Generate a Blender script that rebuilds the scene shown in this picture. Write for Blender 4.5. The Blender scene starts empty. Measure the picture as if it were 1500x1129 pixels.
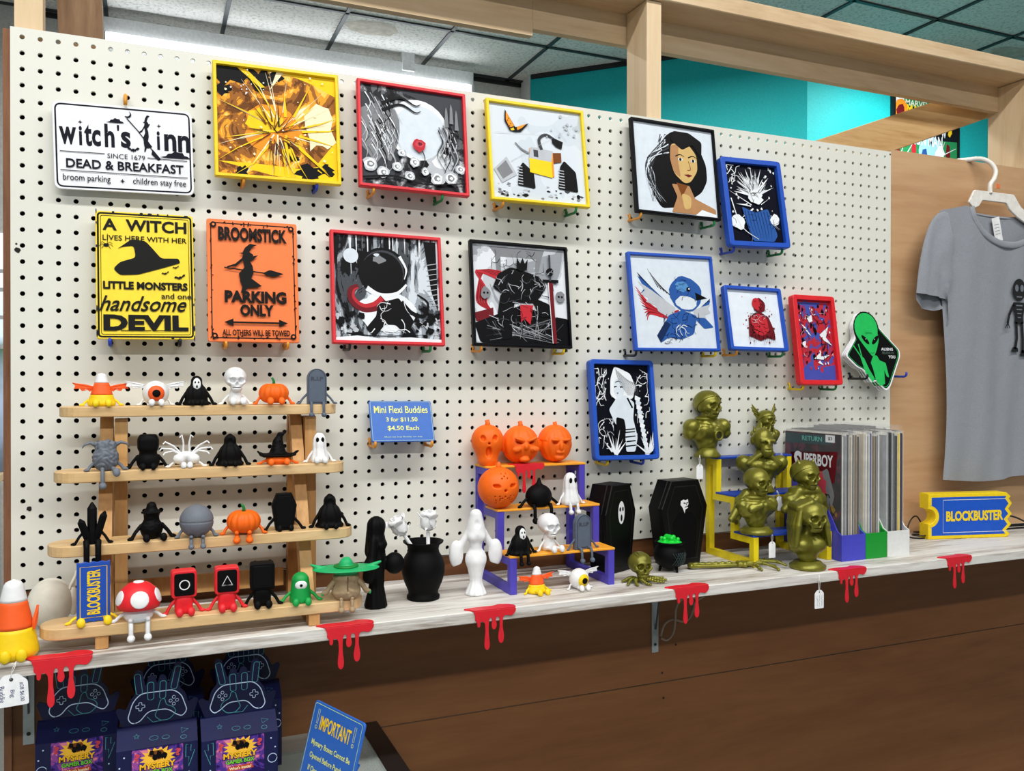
import bpy, bmesh, math, random
import numpy as np
from mathutils import Vector, Matrix, noise
from mathutils.geometry import tessellate_polygon

SC = bpy.context.scene
COL = SC.collection
R_ = math.radians
PI = math.pi

# ------------------------------------------------------------------ camera
CAM_LOC = (0.18025, -1.55492, 1.45020)
CAM_R = ((0.9194164367, -0.3932832061, 0.0013174554),
         (-0.0009778258, -0.0056357939, -0.9999836407),
         (0.3932841972, 0.9194001075, -0.0055662041))      # rows: right, down, forward
FOCAL = 1253.05
cam_d = bpy.data.cameras.new('camera'); cam = bpy.data.objects.new('camera', cam_d); COL.objects.link(cam)
cam_d.sensor_fit = 'HORIZONTAL'; cam_d.sensor_width = 36.0; cam_d.lens = FOCAL / 1500 * 36
cam_d.clip_start = .02; cam_d.clip_end = 60
_m = Matrix.Identity(4)
for i in range(3):
    _m[i][0] = CAM_R[0][i]; _m[i][1] = -CAM_R[1][i]; _m[i][2] = -CAM_R[2][i]; _m[i][3] = CAM_LOC[i]
cam.matrix_world = _m
SC.camera = cam

# ------------------------------------------------------------------ view, world, big lights
SC.view_settings.view_transform = 'Standard'; SC.view_settings.look = 'None'
SC.view_settings.gamma = 1.0; SC.view_settings.use_curve_mapping = False
SC.view_settings.exposure = 0.60
w = bpy.data.worlds.new('shop'); SC.world = w; w.use_nodes = True
w.node_tree.nodes['Background'].inputs[0].default_value = (.80, .92, 1.0, 1)
w.node_tree.nodes['Background'].inputs[1].default_value = 0.20
def area(name, loc, sx, sy, power, color=(1, .99, .965), rot=(0, 0, 0)):
    l = bpy.data.lights.new(name, 'AREA'); l.shape = 'RECTANGLE'; l.size = sx; l.size_y = sy
    l.energy = power; l.color = color
    o = bpy.data.objects.new(name, l); COL.objects.link(o); o.location = loc; o.rotation_euler = rot
    return o
area('ceiling_tube_near', (0.5, -1.3, 3.36), 4.2, .16, 56)        # rows of fluorescent battens over the shop floor
area('ceiling_tube_far', (-0.2, -3.7, 3.36), 3.8, .16, 92)
area('ceiling_tube_back', (1.4, 1.9, 3.30), 3.0, .16, 54)
area('ceiling_tube_side', (4.2, 1.2, 3.30), .16, 1.6, 40)

# ------------------------------------------------------------------ pixel of the photo -> point at a real depth
def ray(px, py):
    d = ((px - 750) / FOCAL, (py - 564.5) / FOCAL, 1.0)
    return Vector([sum(CAM_R[k][i] * d[k] for k in range(3)) for i in range(3)])
CV = Vector(CAM_LOC)
def onY(px, py, Y): d = ray(px, py); return CV + d * ((Y - CV.y) / d.y)
def onZ(px, py, Z): d = ray(px, py); return CV + d * ((Z - CV.z) / d.z)

# ------------------------------------------------------------------ materials
def lin(c):
    return tuple(((v / 255) / 12.92 if v <= 10.3 else ((v / 255 + .055) / 1.055) ** 2.4) for v in c) + (1.0,)
MATS = {}
def _base(name):
    m = bpy.data.materials.new(name); m.use_nodes = True
    n = m.node_tree.nodes; return m, n, m.node_tree.links, n['Principled BSDF']
def coords(n, l, scale=(1, 1, 1), rot=(0, 0, 0), loc=(0, 0, 0)):
    t = n.new('ShaderNodeTexCoord'); mp = n.new('ShaderNodeMapping'); l.new(t.outputs['Object'], mp.inputs[0])
    mp.inputs['Scale'].default_value = scale; mp.inputs['Rotation'].default_value = rot; mp.inputs['Location'].default_value = loc
    return mp.outputs[0]
def ramp(n, l, fac, stops, interp='LINEAR'):
    r = n.new('ShaderNodeValToRGB'); r.color_ramp.interpolation = interp
    e = r.color_ramp.elements
    while len(e) < len(stops): e.new(.5)
    for k, (p, c) in zip(e, stops): k.position = p; k.color = lin(c)
    l.new(fac, r.inputs[0]); return r.outputs[0]
def nz(n, l, vec, scale, detail=3, rough=.5, dist=0):
    x = n.new('ShaderNodeTexNoise'); l.new(vec, x.inputs['Vector']); x.inputs['Scale'].default_value = scale
    x.inputs['Detail'].default_value = detail; x.inputs['Roughness'].default_value = rough; x.inputs['Distortion'].default_value = dist
    return x.outputs[0]
def bump(n, l, h, strength, dist, bs):
    b = n.new('ShaderNodeBump'); b.inputs['Strength'].default_value = strength; b.inputs['Distance'].default_value = dist
    l.new(h, b.inputs['Height']); l.new(b.outputs[0], bs.inputs['Normal'])
def plain(name, rgb, rough=.5, metal=0, spec=.5, var=0, vs=60, coat=0):
    if name in MATS: return MATS[name]
    m, n, l, b = _base(name)
    b.inputs['Roughness'].default_value = rough; b.inputs['Metallic'].default_value = metal
    b.inputs['Specular IOR Level'].default_value = spec; b.inputs['Coat Weight'].default_value = coat
    v = var or .04
    f = nz(n, l, coords(n, l), vs)
    l.new(ramp(n, l, f, [(.3, [max(0, c * (1 - v)) for c in rgb]), (.7, [min(255, c * (1 + v)) for c in rgb])]), b.inputs['Base Color'])
    MATS[name] = m; return m
def filament(name, rgb, rough=.42, spec=.45):
    """printed plastic: fine horizontal layer lines"""
    if name in MATS: return MATS[name]
    m, n, l, b = _base(name)
    b.inputs['Roughness'].default_value = rough; b.inputs['Specular IOR Level'].default_value = spec
    f = nz(n, l, coords(n, l), 90)
    l.new(ramp(n, l, f, [(.3, [c * .96 for c in rgb]), (.7, rgb)]), b.inputs['Base Color'])
    wv = n.new('ShaderNodeTexWave'); wv.bands_direction = 'Z'; l.new(coords(n, l), wv.inputs[0]); wv.inputs['Scale'].default_value = 700
    bump(n, l, wv.outputs[1], .12, .0004, b)
    MATS[name] = m; return m
def wood(name, c1, c2, c3, axis='X', scale=9, rough=.55, bands=5.0):
    if name in MATS: return MATS[name]
    m, n, l, b = _base(name); b.inputs['Roughness'].default_value = rough; b.inputs['Specular IOR Level'].default_value = .3
    s = {'X': (.12, 1, 1), 'Y': (1, .12, 1), 'Z': (1, 1, .12)}[axis]
    v = coords(n, l, s)
    a = nz(n, l, v, scale, 5, .6, 1.2)
    g = nz(n, l, v, scale * 11, 3, .7)
    mx = n.new('ShaderNodeMath'); mx.operation = 'MULTIPLY_ADD'; l.new(g, mx.inputs[0]); mx.inputs[1].default_value = .35; l.new(a, mx.inputs[2])
    l.new(ramp(n, l, mx.outputs[0], [(.45, c3), (.62, c2), (.85, c1)]), b.inputs['Base Color'])
    bump(n, l, g, .12, .0006, b)
    MATS[name] = m; return m
def emit(name, rgb, power):
    if name in MATS: return MATS[name]
    m, n, l, b = _base(name)
    b.inputs['Base Color'].default_value = (0.8, .8, .8, 1); b.inputs['Emission Color'].default_value = lin(rgb); b.inputs['Emission Strength'].default_value = power
    MATS[name] = m; return m

# ------------------------------------------------------------------ text as flat outlines
_TX = {}
def text_geo(s, bold=0.0):
    k = (s, bold)
    if k not in _TX:
        c = bpy.data.curves.new('lettering', 'FONT'); c.body = s; c.resolution_u = 3; c.offset = bold; c.align_x = 'CENTER'
        o = bpy.data.objects.new('lettering', c)
        me = bpy.data.meshes.new_from_object(o)
        v = [tuple(p.co) for p in me.vertices]; f = [tuple(p.vertices) for p in me.polygons]
        bpy.data.objects.remove(o); bpy.data.curves.remove(c); bpy.data.meshes.remove(me)
        x0 = min(p[0] for p in v); x1 = max(p[0] for p in v); y0 = min(p[1] for p in v); y1 = max(p[1] for p in v)
        _TX[k] = ([((p[0] - x0) / (x1 - x0) - .5, (p[1] - y0) / (y1 - y0) - .5) for p in v], f)
    return _TX[k]

# ------------------------------------------------------------------ mesh builder
def rotm(rx=0, ry=0, rz=0): return Matrix.Rotation(rz, 4, 'Z') @ Matrix.Rotation(ry, 4, 'Y') @ Matrix.Rotation(rx, 4, 'X')
def rnd_poly(pts, r, n=4):
    """round the corners of a polygon"""
    out = []; N = len(pts)
    for i in range(N):
        p = Vector(pts[i]); a = Vector(pts[i - 1]) - p; b = Vector(pts[(i + 1) % N]) - p
        rr = min(r, a.length * .45, b.length * .45)
        A = p + a.normalized() * rr; B = p + b.normalized() * rr
        for k in range(n + 1):
            t = k / n; q = A * (1 - t) ** 2 + p * 2 * t * (1 - t) + B * t * t
            out.append((q.x, q.y))
    return out
def rect(x0, z0, x1, z1): return [(x0, z0), (x1, z0), (x1, z1), (x0, z1)]
def circ(cx, cz, r, n=20, rz=None, a0=0, a1=2 * PI):
    rz = rz or r
    k = n if abs(a1 - a0 - 2 * PI) < 1e-6 else n - 1
    return [(cx + r * math.cos(a0 + (a1 - a0) * i / k), cz + rz * math.sin(a0 + (a1 - a0) * i / k)) for i in range(n)]
class MB:
    def __init__(s): s.v = []; s.f = []; s.mi = []; s.sm = []; s.cur = 0; s.M = Matrix.Identity(4)
    def add(s, vs, fs, smooth=False):
        o = len(s.v)
        for p in vs:
            q = s.M @ Vector(p); s.v.append((q.x, q.y, q.z))
        for f in fs:
            s.f.append(tuple(i + o for i in f)); s.mi.append(s.cur); s.sm.append(smooth)
        return s
    def box(s, x0, y0, z0, x1, y1, z1, bev=0):
        if bev <= 0:
            v = [(x, y, z) for x in (x0, x1) for y in (y0, y1) for z in (z0, z1)]
            return s.add(v, [(0, 1, 3, 2), (4, 6, 7, 5), (0, 4, 5, 1), (2, 3, 7, 6), (0, 2, 6, 4), (1, 5, 7, 3)])
        b = min(bev, (x1 - x0) * .49, (y1 - y0) * .49, (z1 - z0) * .49); pts = []
        for x, sx in ((x0, 1), (x1, -1)):
            for y, sy in ((y0, 1), (y1, -1)):
                for z, sz in ((z0, 1), (z1, -1)):
                    pts += [(x + sx * b, y + sy * b, z), (x + sx * b, y, z + sz * b), (x, y + sy * b, z + sz * b)]
        return s.hull(pts)
    def hull(s, pts):
        bm = bmesh.new(); vv = [bm.verts.new(p) for p in pts]
        r = bmesh.ops.convex_hull(bm, input=vv)
        junk = [e for e in r['geom_interior'] if isinstance(e, bmesh.types.BMVert)]
        bmesh.ops.delete(bm, geom=junk, context='VERTS')
        bmesh.ops.dissolve_limit(bm, angle_limit=.02, verts=bm.verts[:], edges=bm.edges[:])
        bm.verts.index_update()
        s.add([v.co[:] for v in bm.verts], [[v.index for v in f.verts] for f in bm.faces]); bm.free(); return s
    def poly(s, pts, y=0.0):
        """flat polygon facing -Y at depth y (XZ outline)"""
        t = tessellate_polygon([[Vector((p[0], p[1], 0)) for p in pts]])
        fs = []
        for a, b, c in t:
            A, B, C = pts[a], pts[b], pts[c]
            cr = (B[0] - A[0]) * (C[1] - A[1]) - (B[1] - A[1]) * (C[0] - A[0])
            fs.append((a, b, c) if cr > 0 else (a, c, b))
        return s.add([(p[0], y, p[1]) for p in pts], fs)
    def prism(s, pts, y0, y1, bev=0):
        """XZ outline extruded from y0 (front) to y1"""
        n = len(pts)
        ar = sum(pts[i - 1][0] * pts[i][1] - pts[i][0] * pts[i - 1][1] for i in range(n))
        if ar < 0: pts = pts[::-1]
        t = [tuple(x) for x in tessellate_polygon([[Vector((p[0], p[1], 0)) for p in pts]])]
        def ins(d):
            out = []
            for i in range(n):
                a = Vector(pts[i]) - Vector(pts[i - 1]); b = Vector(pts[(i + 1) % n]) - Vector(pts[i])
                na = Vector((-a.y, a.x)); nb = Vector((-b.y, b.x))
                if na.length: na.normalize()
                if nb.length: nb.normalize()
                m = na + nb
                if m.length < 1e-9: m = na
                m.normalize(); k = d / max(.4, m.dot(nb) if nb.length else 1)
                out.append((pts[i][0] + m.x * k, pts[i][1] + m.y * k))
            return out
        rings = [(pts, y0), (pts, y1)] if bev <= 0 else [(ins(bev), y0), (pts, y0 + bev), (pts, y1 - bev), (ins(bev), y1)]
        vs = [(p[0], y, p[1]) for r, y in rings for p in r]; fs = []
        for k in range(len(rings) - 1):
            for i in range(n):
                j = (i + 1) % n; a = k * n
                fs.append((a + i, a + j, a + n + j, a + n + i)[::-1])
        L = (len(rings) - 1) * n
        def ori(f, up):
            A, B, C = (pts[i] for i in f)
            cr = (B[0] - A[0]) * (C[1] - A[1]) - (B[1] - A[1]) * (C[0] - A[0])
            return f if (cr > 0) == up else f[::-1]
        fs += [ori(f, True) for f in t] + [tuple(i + L for i in ori(f, False)) for f in t]
        return s.add(vs, fs)
    def tube(s, path, r, seg=10, cap=True, smooth=True, flat=1.0):
        P = [Vector(p) for p in path]; n = len(P)
        rr = r if isinstance(r, (list, tuple)) else [r] * n
        vs = []; fs = []; up = None
        for i in range(n):
            d = (P[min(i + 1, n - 1)] - P[max(i - 1, 0)]).normalized()
            if up is None:
                up = Vector((0, 0, 1)) if abs(d.z) < .9 else Vector((0, 1, 0))
            u = (up - d * up.dot(d)).normalized(); up = u; v = d.cross(u)
            for k in range(seg):
                a = 2 * PI * k / seg
                vs.append(P[i] + (u * math.cos(a) * flat + v * math.sin(a)) * rr[i])
        for i in range(n - 1):
            for k in range(seg):
                j = (k + 1) % seg
                fs.append((i * seg + k, i * seg + j, (i + 1) * seg + j, (i + 1) * seg + k))
        if cap: fs += [tuple(range(seg))[::-1], tuple((n - 1) * seg + k for k in range(seg))]
        return s.add(vs, fs, smooth)
    def limb(s, path, r, seg=12):
        """rounded-end tube"""
        P = [Vector(p) for p in path]; rr = list(r) if isinstance(r, (list, tuple)) else [r] * len(P)
        d0 = (P[0] - P[1]).normalized(); d1 = (P[-1] - P[-2]).normalized(); A = []; B = []
        for k, (c, q) in enumerate(((.97, .25), (.8, .6), (.45, .89))):
            A.append((P[0] + d0 * rr[0] * c, rr[0] * q)); B.append((P[-1] + d1 * rr[-1] * c, rr[-1] * q))
        al = A + list(zip(P, rr)) + B[::-1]
        return s.tube([a[0] for a in al], [a[1] for a in al], seg)
    def lathe(s, prof, seg=28, smooth=True, c=(0, 0, 0)):
        n = len(prof); vs = []; fs = []
        for r, z in prof:
            for k in range(seg):
                a = 2 * PI * k / seg; vs.append((c[0] + r * math.cos(a), c[1] + r * math.sin(a), c[2] + z))
        for i in range(n - 1):
            for k in range(seg):
                j = (k + 1) % seg; fs.append((i * seg + k, i * seg + j, (i + 1) * seg + j, (i + 1) * seg + k))
        if prof[0][0] > 1e-6: fs.append(tuple(range(seg))[::-1])
        if prof[-1][0] > 1e-6: fs.append(tuple((n - 1) * seg + k for k in range(seg)))
        return s.add(vs, fs, smooth)
    def ell(s, c, r, seg=20, rings=12, rot=None):
        r = (r, r, r) if isinstance(r, (int, float)) else r
        M = rot or Matrix.Identity(4); vs = []; fs = []
        for i in range(rings + 1):
            t = PI * i / rings
            for k in range(seg):
                a = 2 * PI * k / seg
                vs.append(Vector(c) + M @ Vector((r[0] * math.sin(t) * math.cos(a), r[1] * math.sin(t) * math.sin(a), -r[2] * math.cos(t))))
        for i in range(rings):
            for k in range(seg):
                j = (k + 1) % seg; fs.append((i * seg + k, i * seg + j, (i + 1) * seg + j, (i + 1) * seg + k))
        return s.add(vs, fs, True)
    def text(s, t, cx, cz, w, h, y=0.0, bold=0.0, shear=0.0, arc=None, depth=0):
        v, f = text_geo(t, bold)
        q = [(cx + p[0] * w + shear * p[1] * h, y, cz + p[1] * h) for p in v]
        return s.add(q, f)
    def stroke(s, pts, w, y=0.0):
        """flat ribbon along XZ points, w a number or list of widths"""
        n = len(pts); ww = w if isinstance(w, (list, tuple)) else [w] * n; L = []; Rr = []
        for i in range(n):
            a = Vector(pts[max(i - 1, 0)]); b = Vector(pts[min(i + 1, n - 1)]); d = b - a
            if d.length < 1e-9: d = Vector((1, 0))
            d.normalize(); nn = Vector((-d.y, d.x)) * ww[i] * .5; p = Vector(pts[i])
            L.append(p + nn); Rr.append(p - nn)
        vs = [(p.x, y, p.y) for p in L] + [(p.x, y, p.y) for p in Rr]
        return s.add(vs, [(i, n + i, n + i + 1, i + 1) for i in range(n - 1)])
    def line(s, pts, w, y=0.0, closed=True):
        """outline ring of constant width"""
        P = list(pts) + ([pts[0], pts[1]] if closed else [])
        return s.stroke(P, w, y)
    def build(s, name, mats, parent=None, loc=None, rz=None, auto=False):
        me = bpy.data.meshes.new(name); me.from_pydata(s.v, [], s.f); me.update()
        for m in (mats if isinstance(mats, (list, tuple)) else [mats]): me.materials.append(m)
        me.polygons.foreach_set('material_index', s.mi); me.polygons.foreach_set('use_smooth', s.sm)
        o = bpy.data.objects.new(name, me); COL.objects.link(o)
        if parent: o.parent = parent
        if loc is not None: o.location = loc
        if rz is not None: o.rotation_euler.z = rz
        return o

# ------------------------------------------------------------------ sculpting with distance fields (surface nets)
def s_ell(c, r, rot=None):
    r = (r, r, r) if isinstance(r, (int, float)) else r
    Mi = np.array((rot or Matrix.Identity(4)).to_3x3().inverted())
    def f(p):
        q = (p - np.array(c)) @ Mi.T
        k0 = np.sqrt(((q / r) ** 2).sum(-1)); k1 = np.sqrt(((q / np.array(r) ** 2) ** 2).sum(-1)) + 1e-9
        return k0 * (k0 - 1) / k1
    return f
def s_cap(a, b, ra, rb=None):
    rb = ra if rb is None else rb
    a = np.array(a, float); b = np.array(b, float)
    def f(p):
        d = b - a; t = np.clip(((p - a) @ d) / (d @ d), 0, 1)
        return np.sqrt(((p - a - t[..., None] * d) ** 2).sum(-1)) - (ra + (rb - ra) * t)
    return f
def s_box(c, h, r=0, rot=None):
    Mi = np.array((rot or Matrix.Identity(4)).to_3x3().inverted())
    def f(p):
        q = np.abs((p - np.array(c)) @ Mi.T) - (np.array(h) - r)
        return np.sqrt((np.maximum(q, 0) ** 2).sum(-1)) + np.minimum(q.max(-1), 0) - r
    return f
def u_(k, *fs):
    def f(p):
        d = fs[0](p)
        for g in fs[1:]:
            e = g(p); h = np.maximum(k - np.abs(d - e), 0) / k
            d = np.minimum(d, e) - h * h * k * .25
        return d
    return f
def sub_(k, a, *bs):
    def f(p):
        d = a(p)
        for g in bs:
            e = -g(p); h = np.maximum(k - np.abs(d - e), 0) / k
            d = np.maximum(d, e) + h * h * k * .25
        return d
    return f
def and_(a, b): return lambda p: np.maximum(a(p), b(p))
def mir(f):
    def g(p):
        q = p.copy(); q[..., 0] = np.abs(q[..., 0]); return f(q)
    return g
def at_(f, loc=(0, 0, 0), rot=None, sc=1.0):
    Mi = np.array((rot or Matrix.Identity(4)).to_3x3().inverted())
    return lambda p: f(((p - np.array(loc)) @ Mi.T) / sc) * sc
def ripple(f, amp, freq, axis=2, seed=0.0):
    """carved ridges / drapery"""
    def g(p):
        a = np.arctan2(p[..., 0], -p[..., 1])
        return f(p) + amp * np.sin(a * freq + seed + p[..., 2] * .05)
    return g
def rough_(f, amp, fr, seed=0):
    def g(p):
        x, y, z = p[..., 0] * fr + seed, p[..., 1] * fr, p[..., 2] * fr
        n = np.sin(x * 1.3 + 1.7 * np.sin(y * .9 + z)) * np.cos(z * 1.1 + 1.3 * np.sin(x * .8)) + .5 * np.sin(2.3 * y + z * 1.9 + x)
        return f(p) + amp * n
    return g
def sdf(mb, fn, lo, hi, h):
    lo = np.array(lo, float); hi = np.array(hi, float)
    n = np.maximum(4, np.ceil((hi - lo) / h).astype(int) + 1)
    ax = [lo[i] + h * np.arange(n[i]) for i in range(3)]
    G = np.stack(np.meshgrid(*ax, indexing='ij'), -1)
    D = fn(G)
    D = D.copy()
    for i in range(3):          # close the field at the border
        sl = [slice(None)] * 3
        for e in (0, -1):
            sl[i] = e; D[tuple(sl)] = np.maximum(D[tuple(sl)], h * .3)
    ins = D < 0
    cn = n - 1; acc = np.zeros(tuple(cn) + (3,)); cnt = np.zeros(tuple(cn))
    cor = [(a, b, c) for a in (0, 1) for b in (0, 1) for c in (0, 1)]
    S = lambda A, o: A[o[0]:o[0] + cn[0], o[1]:o[1] + cn[1], o[2]:o[2] + cn[2]]
    for o in cor:
        for i in range(3):
            if o[i]: continue
            p = list(o); p[i] = 1
            a, b = S(D, o), S(D, p); cr = (a < 0) != (b < 0)
            t = np.where(cr, a / np.where(cr, a - b, 1), 0)
            pos = np.zeros(tuple(cn) + (3,))
            for j in range(3): pos[..., j] = o[j]
            pos[..., i] = t
            acc += pos * cr[..., None]; cnt += cr
    act = cnt > 0; idx = -np.ones(tuple(cn), int); idx[act] = np.arange(act.sum())
    cells = np.argwhere(act)
    V = lo + h * (cells + acc[act] / cnt[act][:, None])
    F = []
    for i in range(3):
        j, k = (i + 1) % 3, (i + 2) % 3
        a = np.moveaxis(ins, i, 0); e = np.argwhere(np.moveaxis(a[:-1] != a[1:], 0, i))
        e = e[(e[:, j] > 0) & (e[:, k] > 0) & (e[:, j] < n[j] - 1) & (e[:, k] < n[k] - 1)]
        if not len(e): continue
        dj = np.zeros(3, int); dj[j] = 1; dk = np.zeros(3, int); dk[k] = 1
        q = np.stack([idx[tuple((e - x).T)] for x in (dj + dk, dk, 0 * dj, dj)], 1)
        fl = ins[tuple(e.T)]
        F.append(np.where(fl[:, None], q, q[:, ::-1]))
    F = np.concatenate(F)
    return mb.add([tuple(p) for p in V], [tuple(int(x) for x in f) for f in F], True)
def sculpt(name, fn, lo, hi, h, mat, parent=None, scale=.001, **kw):
    mb = MB(); mb.M = Matrix.Scale(scale, 4)
    sdf(mb, fn, lo, hi, h)
    return mb.build(name, mat, parent, **kw)

# ------------------------------------------------------------------ naming
def tag(o, label=None, cat=None, group=None, kind=None):
    if label: o['label'] = label
    if cat: o['category'] = cat
    if group: o['group'] = group
    if kind: o['kind'] = kind
    return o
def thing(name, label, cat, loc=(0, 0, 0), rz=0.0, group=None):
    o = bpy.data.objects.new(name, None); COL.objects.link(o); o.empty_display_size = .02
    o.location = loc; o.rotation_euler = (0, 0, rz)
    return tag(o, label, cat, group)
def struct(mb, name, mats, label=None):
    o = mb.build(name, mats); o['kind'] = 'structure'
    if label: o['label'] = label
    return o
# ================================================================== the setting
SHELF = 1.074
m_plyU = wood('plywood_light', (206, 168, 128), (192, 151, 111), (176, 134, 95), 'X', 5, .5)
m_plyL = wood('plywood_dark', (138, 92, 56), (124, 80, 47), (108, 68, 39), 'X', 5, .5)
m_lumber = wood('lumber', (226, 202, 168), (214, 186, 148), (196, 164, 126), 'X', 9, .6)
m_lumberZ = wood('lumber_upright', (230, 206, 170), (220, 192, 152), (204, 172, 130), 'Z', 9, .6)
m_lumberD = wood('lumber_shaded', (150, 120, 90), (125, 95, 68), (95, 70, 48), 'Z', 9, .7)  # darker lumber colour carries the shade on the backlit stud
m_edge = wood('raw_edge', (150, 105, 75), (130, 88, 62), (105, 70, 50), 'Z', 9, .7)

# pegboard: every hole is cut through
def pegboard():
    nx, nz_ = 73, 35; p = .0254; r = .0039; x0, x1, z0, z1 = -.0165, 1.848, 1.1165, 2.0085; th = .0055
    mb = MB(); K = 12; ang = [2 * PI * k / K + PI / K for k in range(K)]
    V = []; F = []
    def bound(lo, hi, i, n, first, last):
        a = first if i == 0 else (i - .5) * p; b = last if i == n - 1 else (i + .5) * p
        return a, b
    for i in range(nx):
        xa, xb = bound(0, 0, i, nx, x0, x1); cx = i * p
        for j in range(nz_):
            cz = 1.994 - j * p
            zb = z1 if j == 0 else cz + p / 2; za = z0 if j == nz_ - 1 else cz - p / 2
            o = len(V)
            for y in (0, th):
                for a in ang: V.append((cx + r * math.cos(a), y, cz + r * math.sin(a)))
                for a in ang:
                    c, s_ = math.cos(a), math.sin(a); m = max(abs(c), abs(s_))
                    # corner snapping keeps the cell square
                    ux, uz = c / m, s_ / m
                    if abs(abs(c) - abs(s_)) < .55 and abs(abs(ux) + abs(uz) - 2) < .65: ux, uz = math.copysign(1, c), math.copysign(1, s_)
                    X = cx + (ux * (xb - cx) if ux > 0 else -ux * (xa - cx)); Z = cz + (uz * (zb - cz) if uz > 0 else -uz * (za - cz))
                    V.append((X, y, Z))
            for k in range(K):
                n2 = (k + 1) % K
                F.append((o + k, o + K + k, o + K + n2, o + n2))
                F.append((o + 2 * K + k, o + 2 * K + n2, o + 3 * K + n2, o + 3 * K + k))
                F.append((o + k, o + n2, o + 2 * K + n2, o + 2 * K + k))
    mb.add(V, F)
    return mb
m_peg, n, l, b = _base('pegboard_paint')
b.inputs['Roughness'].default_value = .38; b.inputs['Specular IOR Level'].default_value = .4
f = nz(n, l, coords(n, l), 2.2, 4, .6)
l.new(ramp(n, l, f, [(.3, (222, 222, 211)), (.7, (229, 229, 219))]), b.inputs['Base Color'])
f2 = nz(n, l, coords(n, l), 260, 2); bump(n, l, f2, .08, .0004, b)
pb = pegboard()
for (x0, z0, x1, z1) in ((-.0165, 1.1165, 1.848, 1.1165), (-.0165, 2.0085, 1.848, 2.0085)):
    pb.add([(x0, 0, z0), (x1, 0, z0), (x1, .0055, z0), (x0, .0055, z0)], [(0, 1, 2, 3)])
for x in (-.0165, 1.848): pb.add([(x, 0, 1.1165), (x, 0, 2.0085), (x, .0055, 2.0085), (x, .0055, 1.1165)], [(0, 1, 2, 3)])
struct(pb, 'wall_pegboard', m_peg, 'cream painted pegboard panel behind the displayed pictures')
# knocked-through dents and torn holes of the board
dm = MB()
for (px, py, r) in ((26, 366, .0042), (43, 745, .004), (1176, 293, .0025), (1188, 311, .0032), (1200, 328, .0038), (1165, 374, .003), (1304, 226, .0022), (24, 357, .0015)):
    c = onY(px, py, -.0004)
    rr = random.Random(px)
    dm.poly([(c.x + r * rr.uniform(.75, 1.2) * math.cos(a * .449), c.z + r * rr.uniform(.75, 1.2) * math.sin(a * .449)) for a in range(14)], -.0005)
struct(dm, 'trim_1', plain('torn_hole', (28, 24, 20), .9), 'dark torn dents in the pegboard face')

# panels behind and beside the board
mb = MB(); mb.box(1.851, .004, SHELF, 3.4, .016, 2.0155); struct(mb, 'wall_right', m_plyU, 'pale plywood panel right of the pegboard')
mb = MB(); mb.box(-.0165, .0078, 1.1135, 1.848, .0098, 1.985); struct(mb, 'hole_shade_sheet', plain('hole_shade', (14, 13, 12), .95, spec=.05), 'black sheet standing in for shade behind the pegboard holes')  # added sheet; its near-black colour stands in for shade behind the holes
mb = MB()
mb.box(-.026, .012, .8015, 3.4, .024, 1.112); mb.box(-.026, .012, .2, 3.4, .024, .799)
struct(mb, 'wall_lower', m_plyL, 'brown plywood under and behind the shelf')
nm = MB()
for px, py in ((970, 985), (972, 1022), (990, 944)):
    c = onY(px, py, .011); nm.M = Matrix.Translation(c) @ Matrix.Rotation(PI / 2, 4, 'X'); nm.lathe([(.0022, 0), (.002, .0012), (0, .0014)], 10)
struct(nm, 'trim_2', plain('nail', (40, 26, 20), .6), 'dark nail heads in the brown plywood')
# raw left edge strip
mb = MB(); mb.box(-.0275, .0056, .75, -.0168, .055, 2.006); struct(mb, 'trim_3', m_edge, 'raw brown wooden edge left of the pegboard')
# studs carrying the board
mb = MB(); mb.box(1.162, .0125, 1.1125, 1.198, .0545, 2.262); mb.box(1.162, .0545, 1.99, 1.198, .094, 2.262); struct(mb, 'wall_post', m_lumberZ, 'pale pine stud rising behind the pegboard')
mb = MB(); mb.box(2.352, .0165, SHELF, 2.39, .13, 2.262); mb.box(2.352, -.02, 2.0165, 2.39, .0165, 2.262)
struct(mb, 'wall_end_post', m_lumberZ, 'pale pine post right of the brace')
mb = MB(); mb.box(-.012, .0105, 1.12, .028, .05, 2.9); struct(mb, 'wall_left_post', m_lumberZ, 'pale stud at the top left of the pegboard')
mb = MB(); mb.M = Matrix.Translation((.081, .06, 2.0)) @ Matrix.Rotation(R_(-2.0), 4, 'Y'); mb.box(-.034, 0, -.3, .034, .036, .9); struct(mb, 'wall_dark_post', m_lumberD, 'dark stud at the top left, shade put into its colour')
# header: plate on top and a board on edge behind
mb = MB(); mb.box(.2, .002, 2.264, 3.4, .118, 2.301, .002); struct(mb, 'trim_4', m_lumber, 'pale pine top plate over the display')
mb = MB(); mb.box(.2, .0985, 2.181, .934, .117, 2.2645); struct(mb, 'trim_5', m_lumber, 'left length of the pine board behind the top plate')
mb = MB(); mb.box(.9345, .0985, 2.196, 2.3515, .117, 2.2645); struct(mb, 'trim_6', m_lumber, 'right length of the pine board behind the top plate')
# diagonal brace
A = onY(1252, 214, .16); B = onY(1417, 158, .16)
d = (B - A); ang = math.atan2(d.z, d.x)
mb = MB(); mb.M = Matrix.Translation(A) @ Matrix.Rotation(-ang, 4, 'Y'); mb.box(-.45, -.019, -.045, d.length + .07, .019, .045, .002)
struct(mb, 'trim_7', wood('lumber_brace', (226, 190, 140), (208, 170, 118), (186, 144, 92), 'X', 9, .6), 'pine brace slanting up to the right post')

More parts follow.
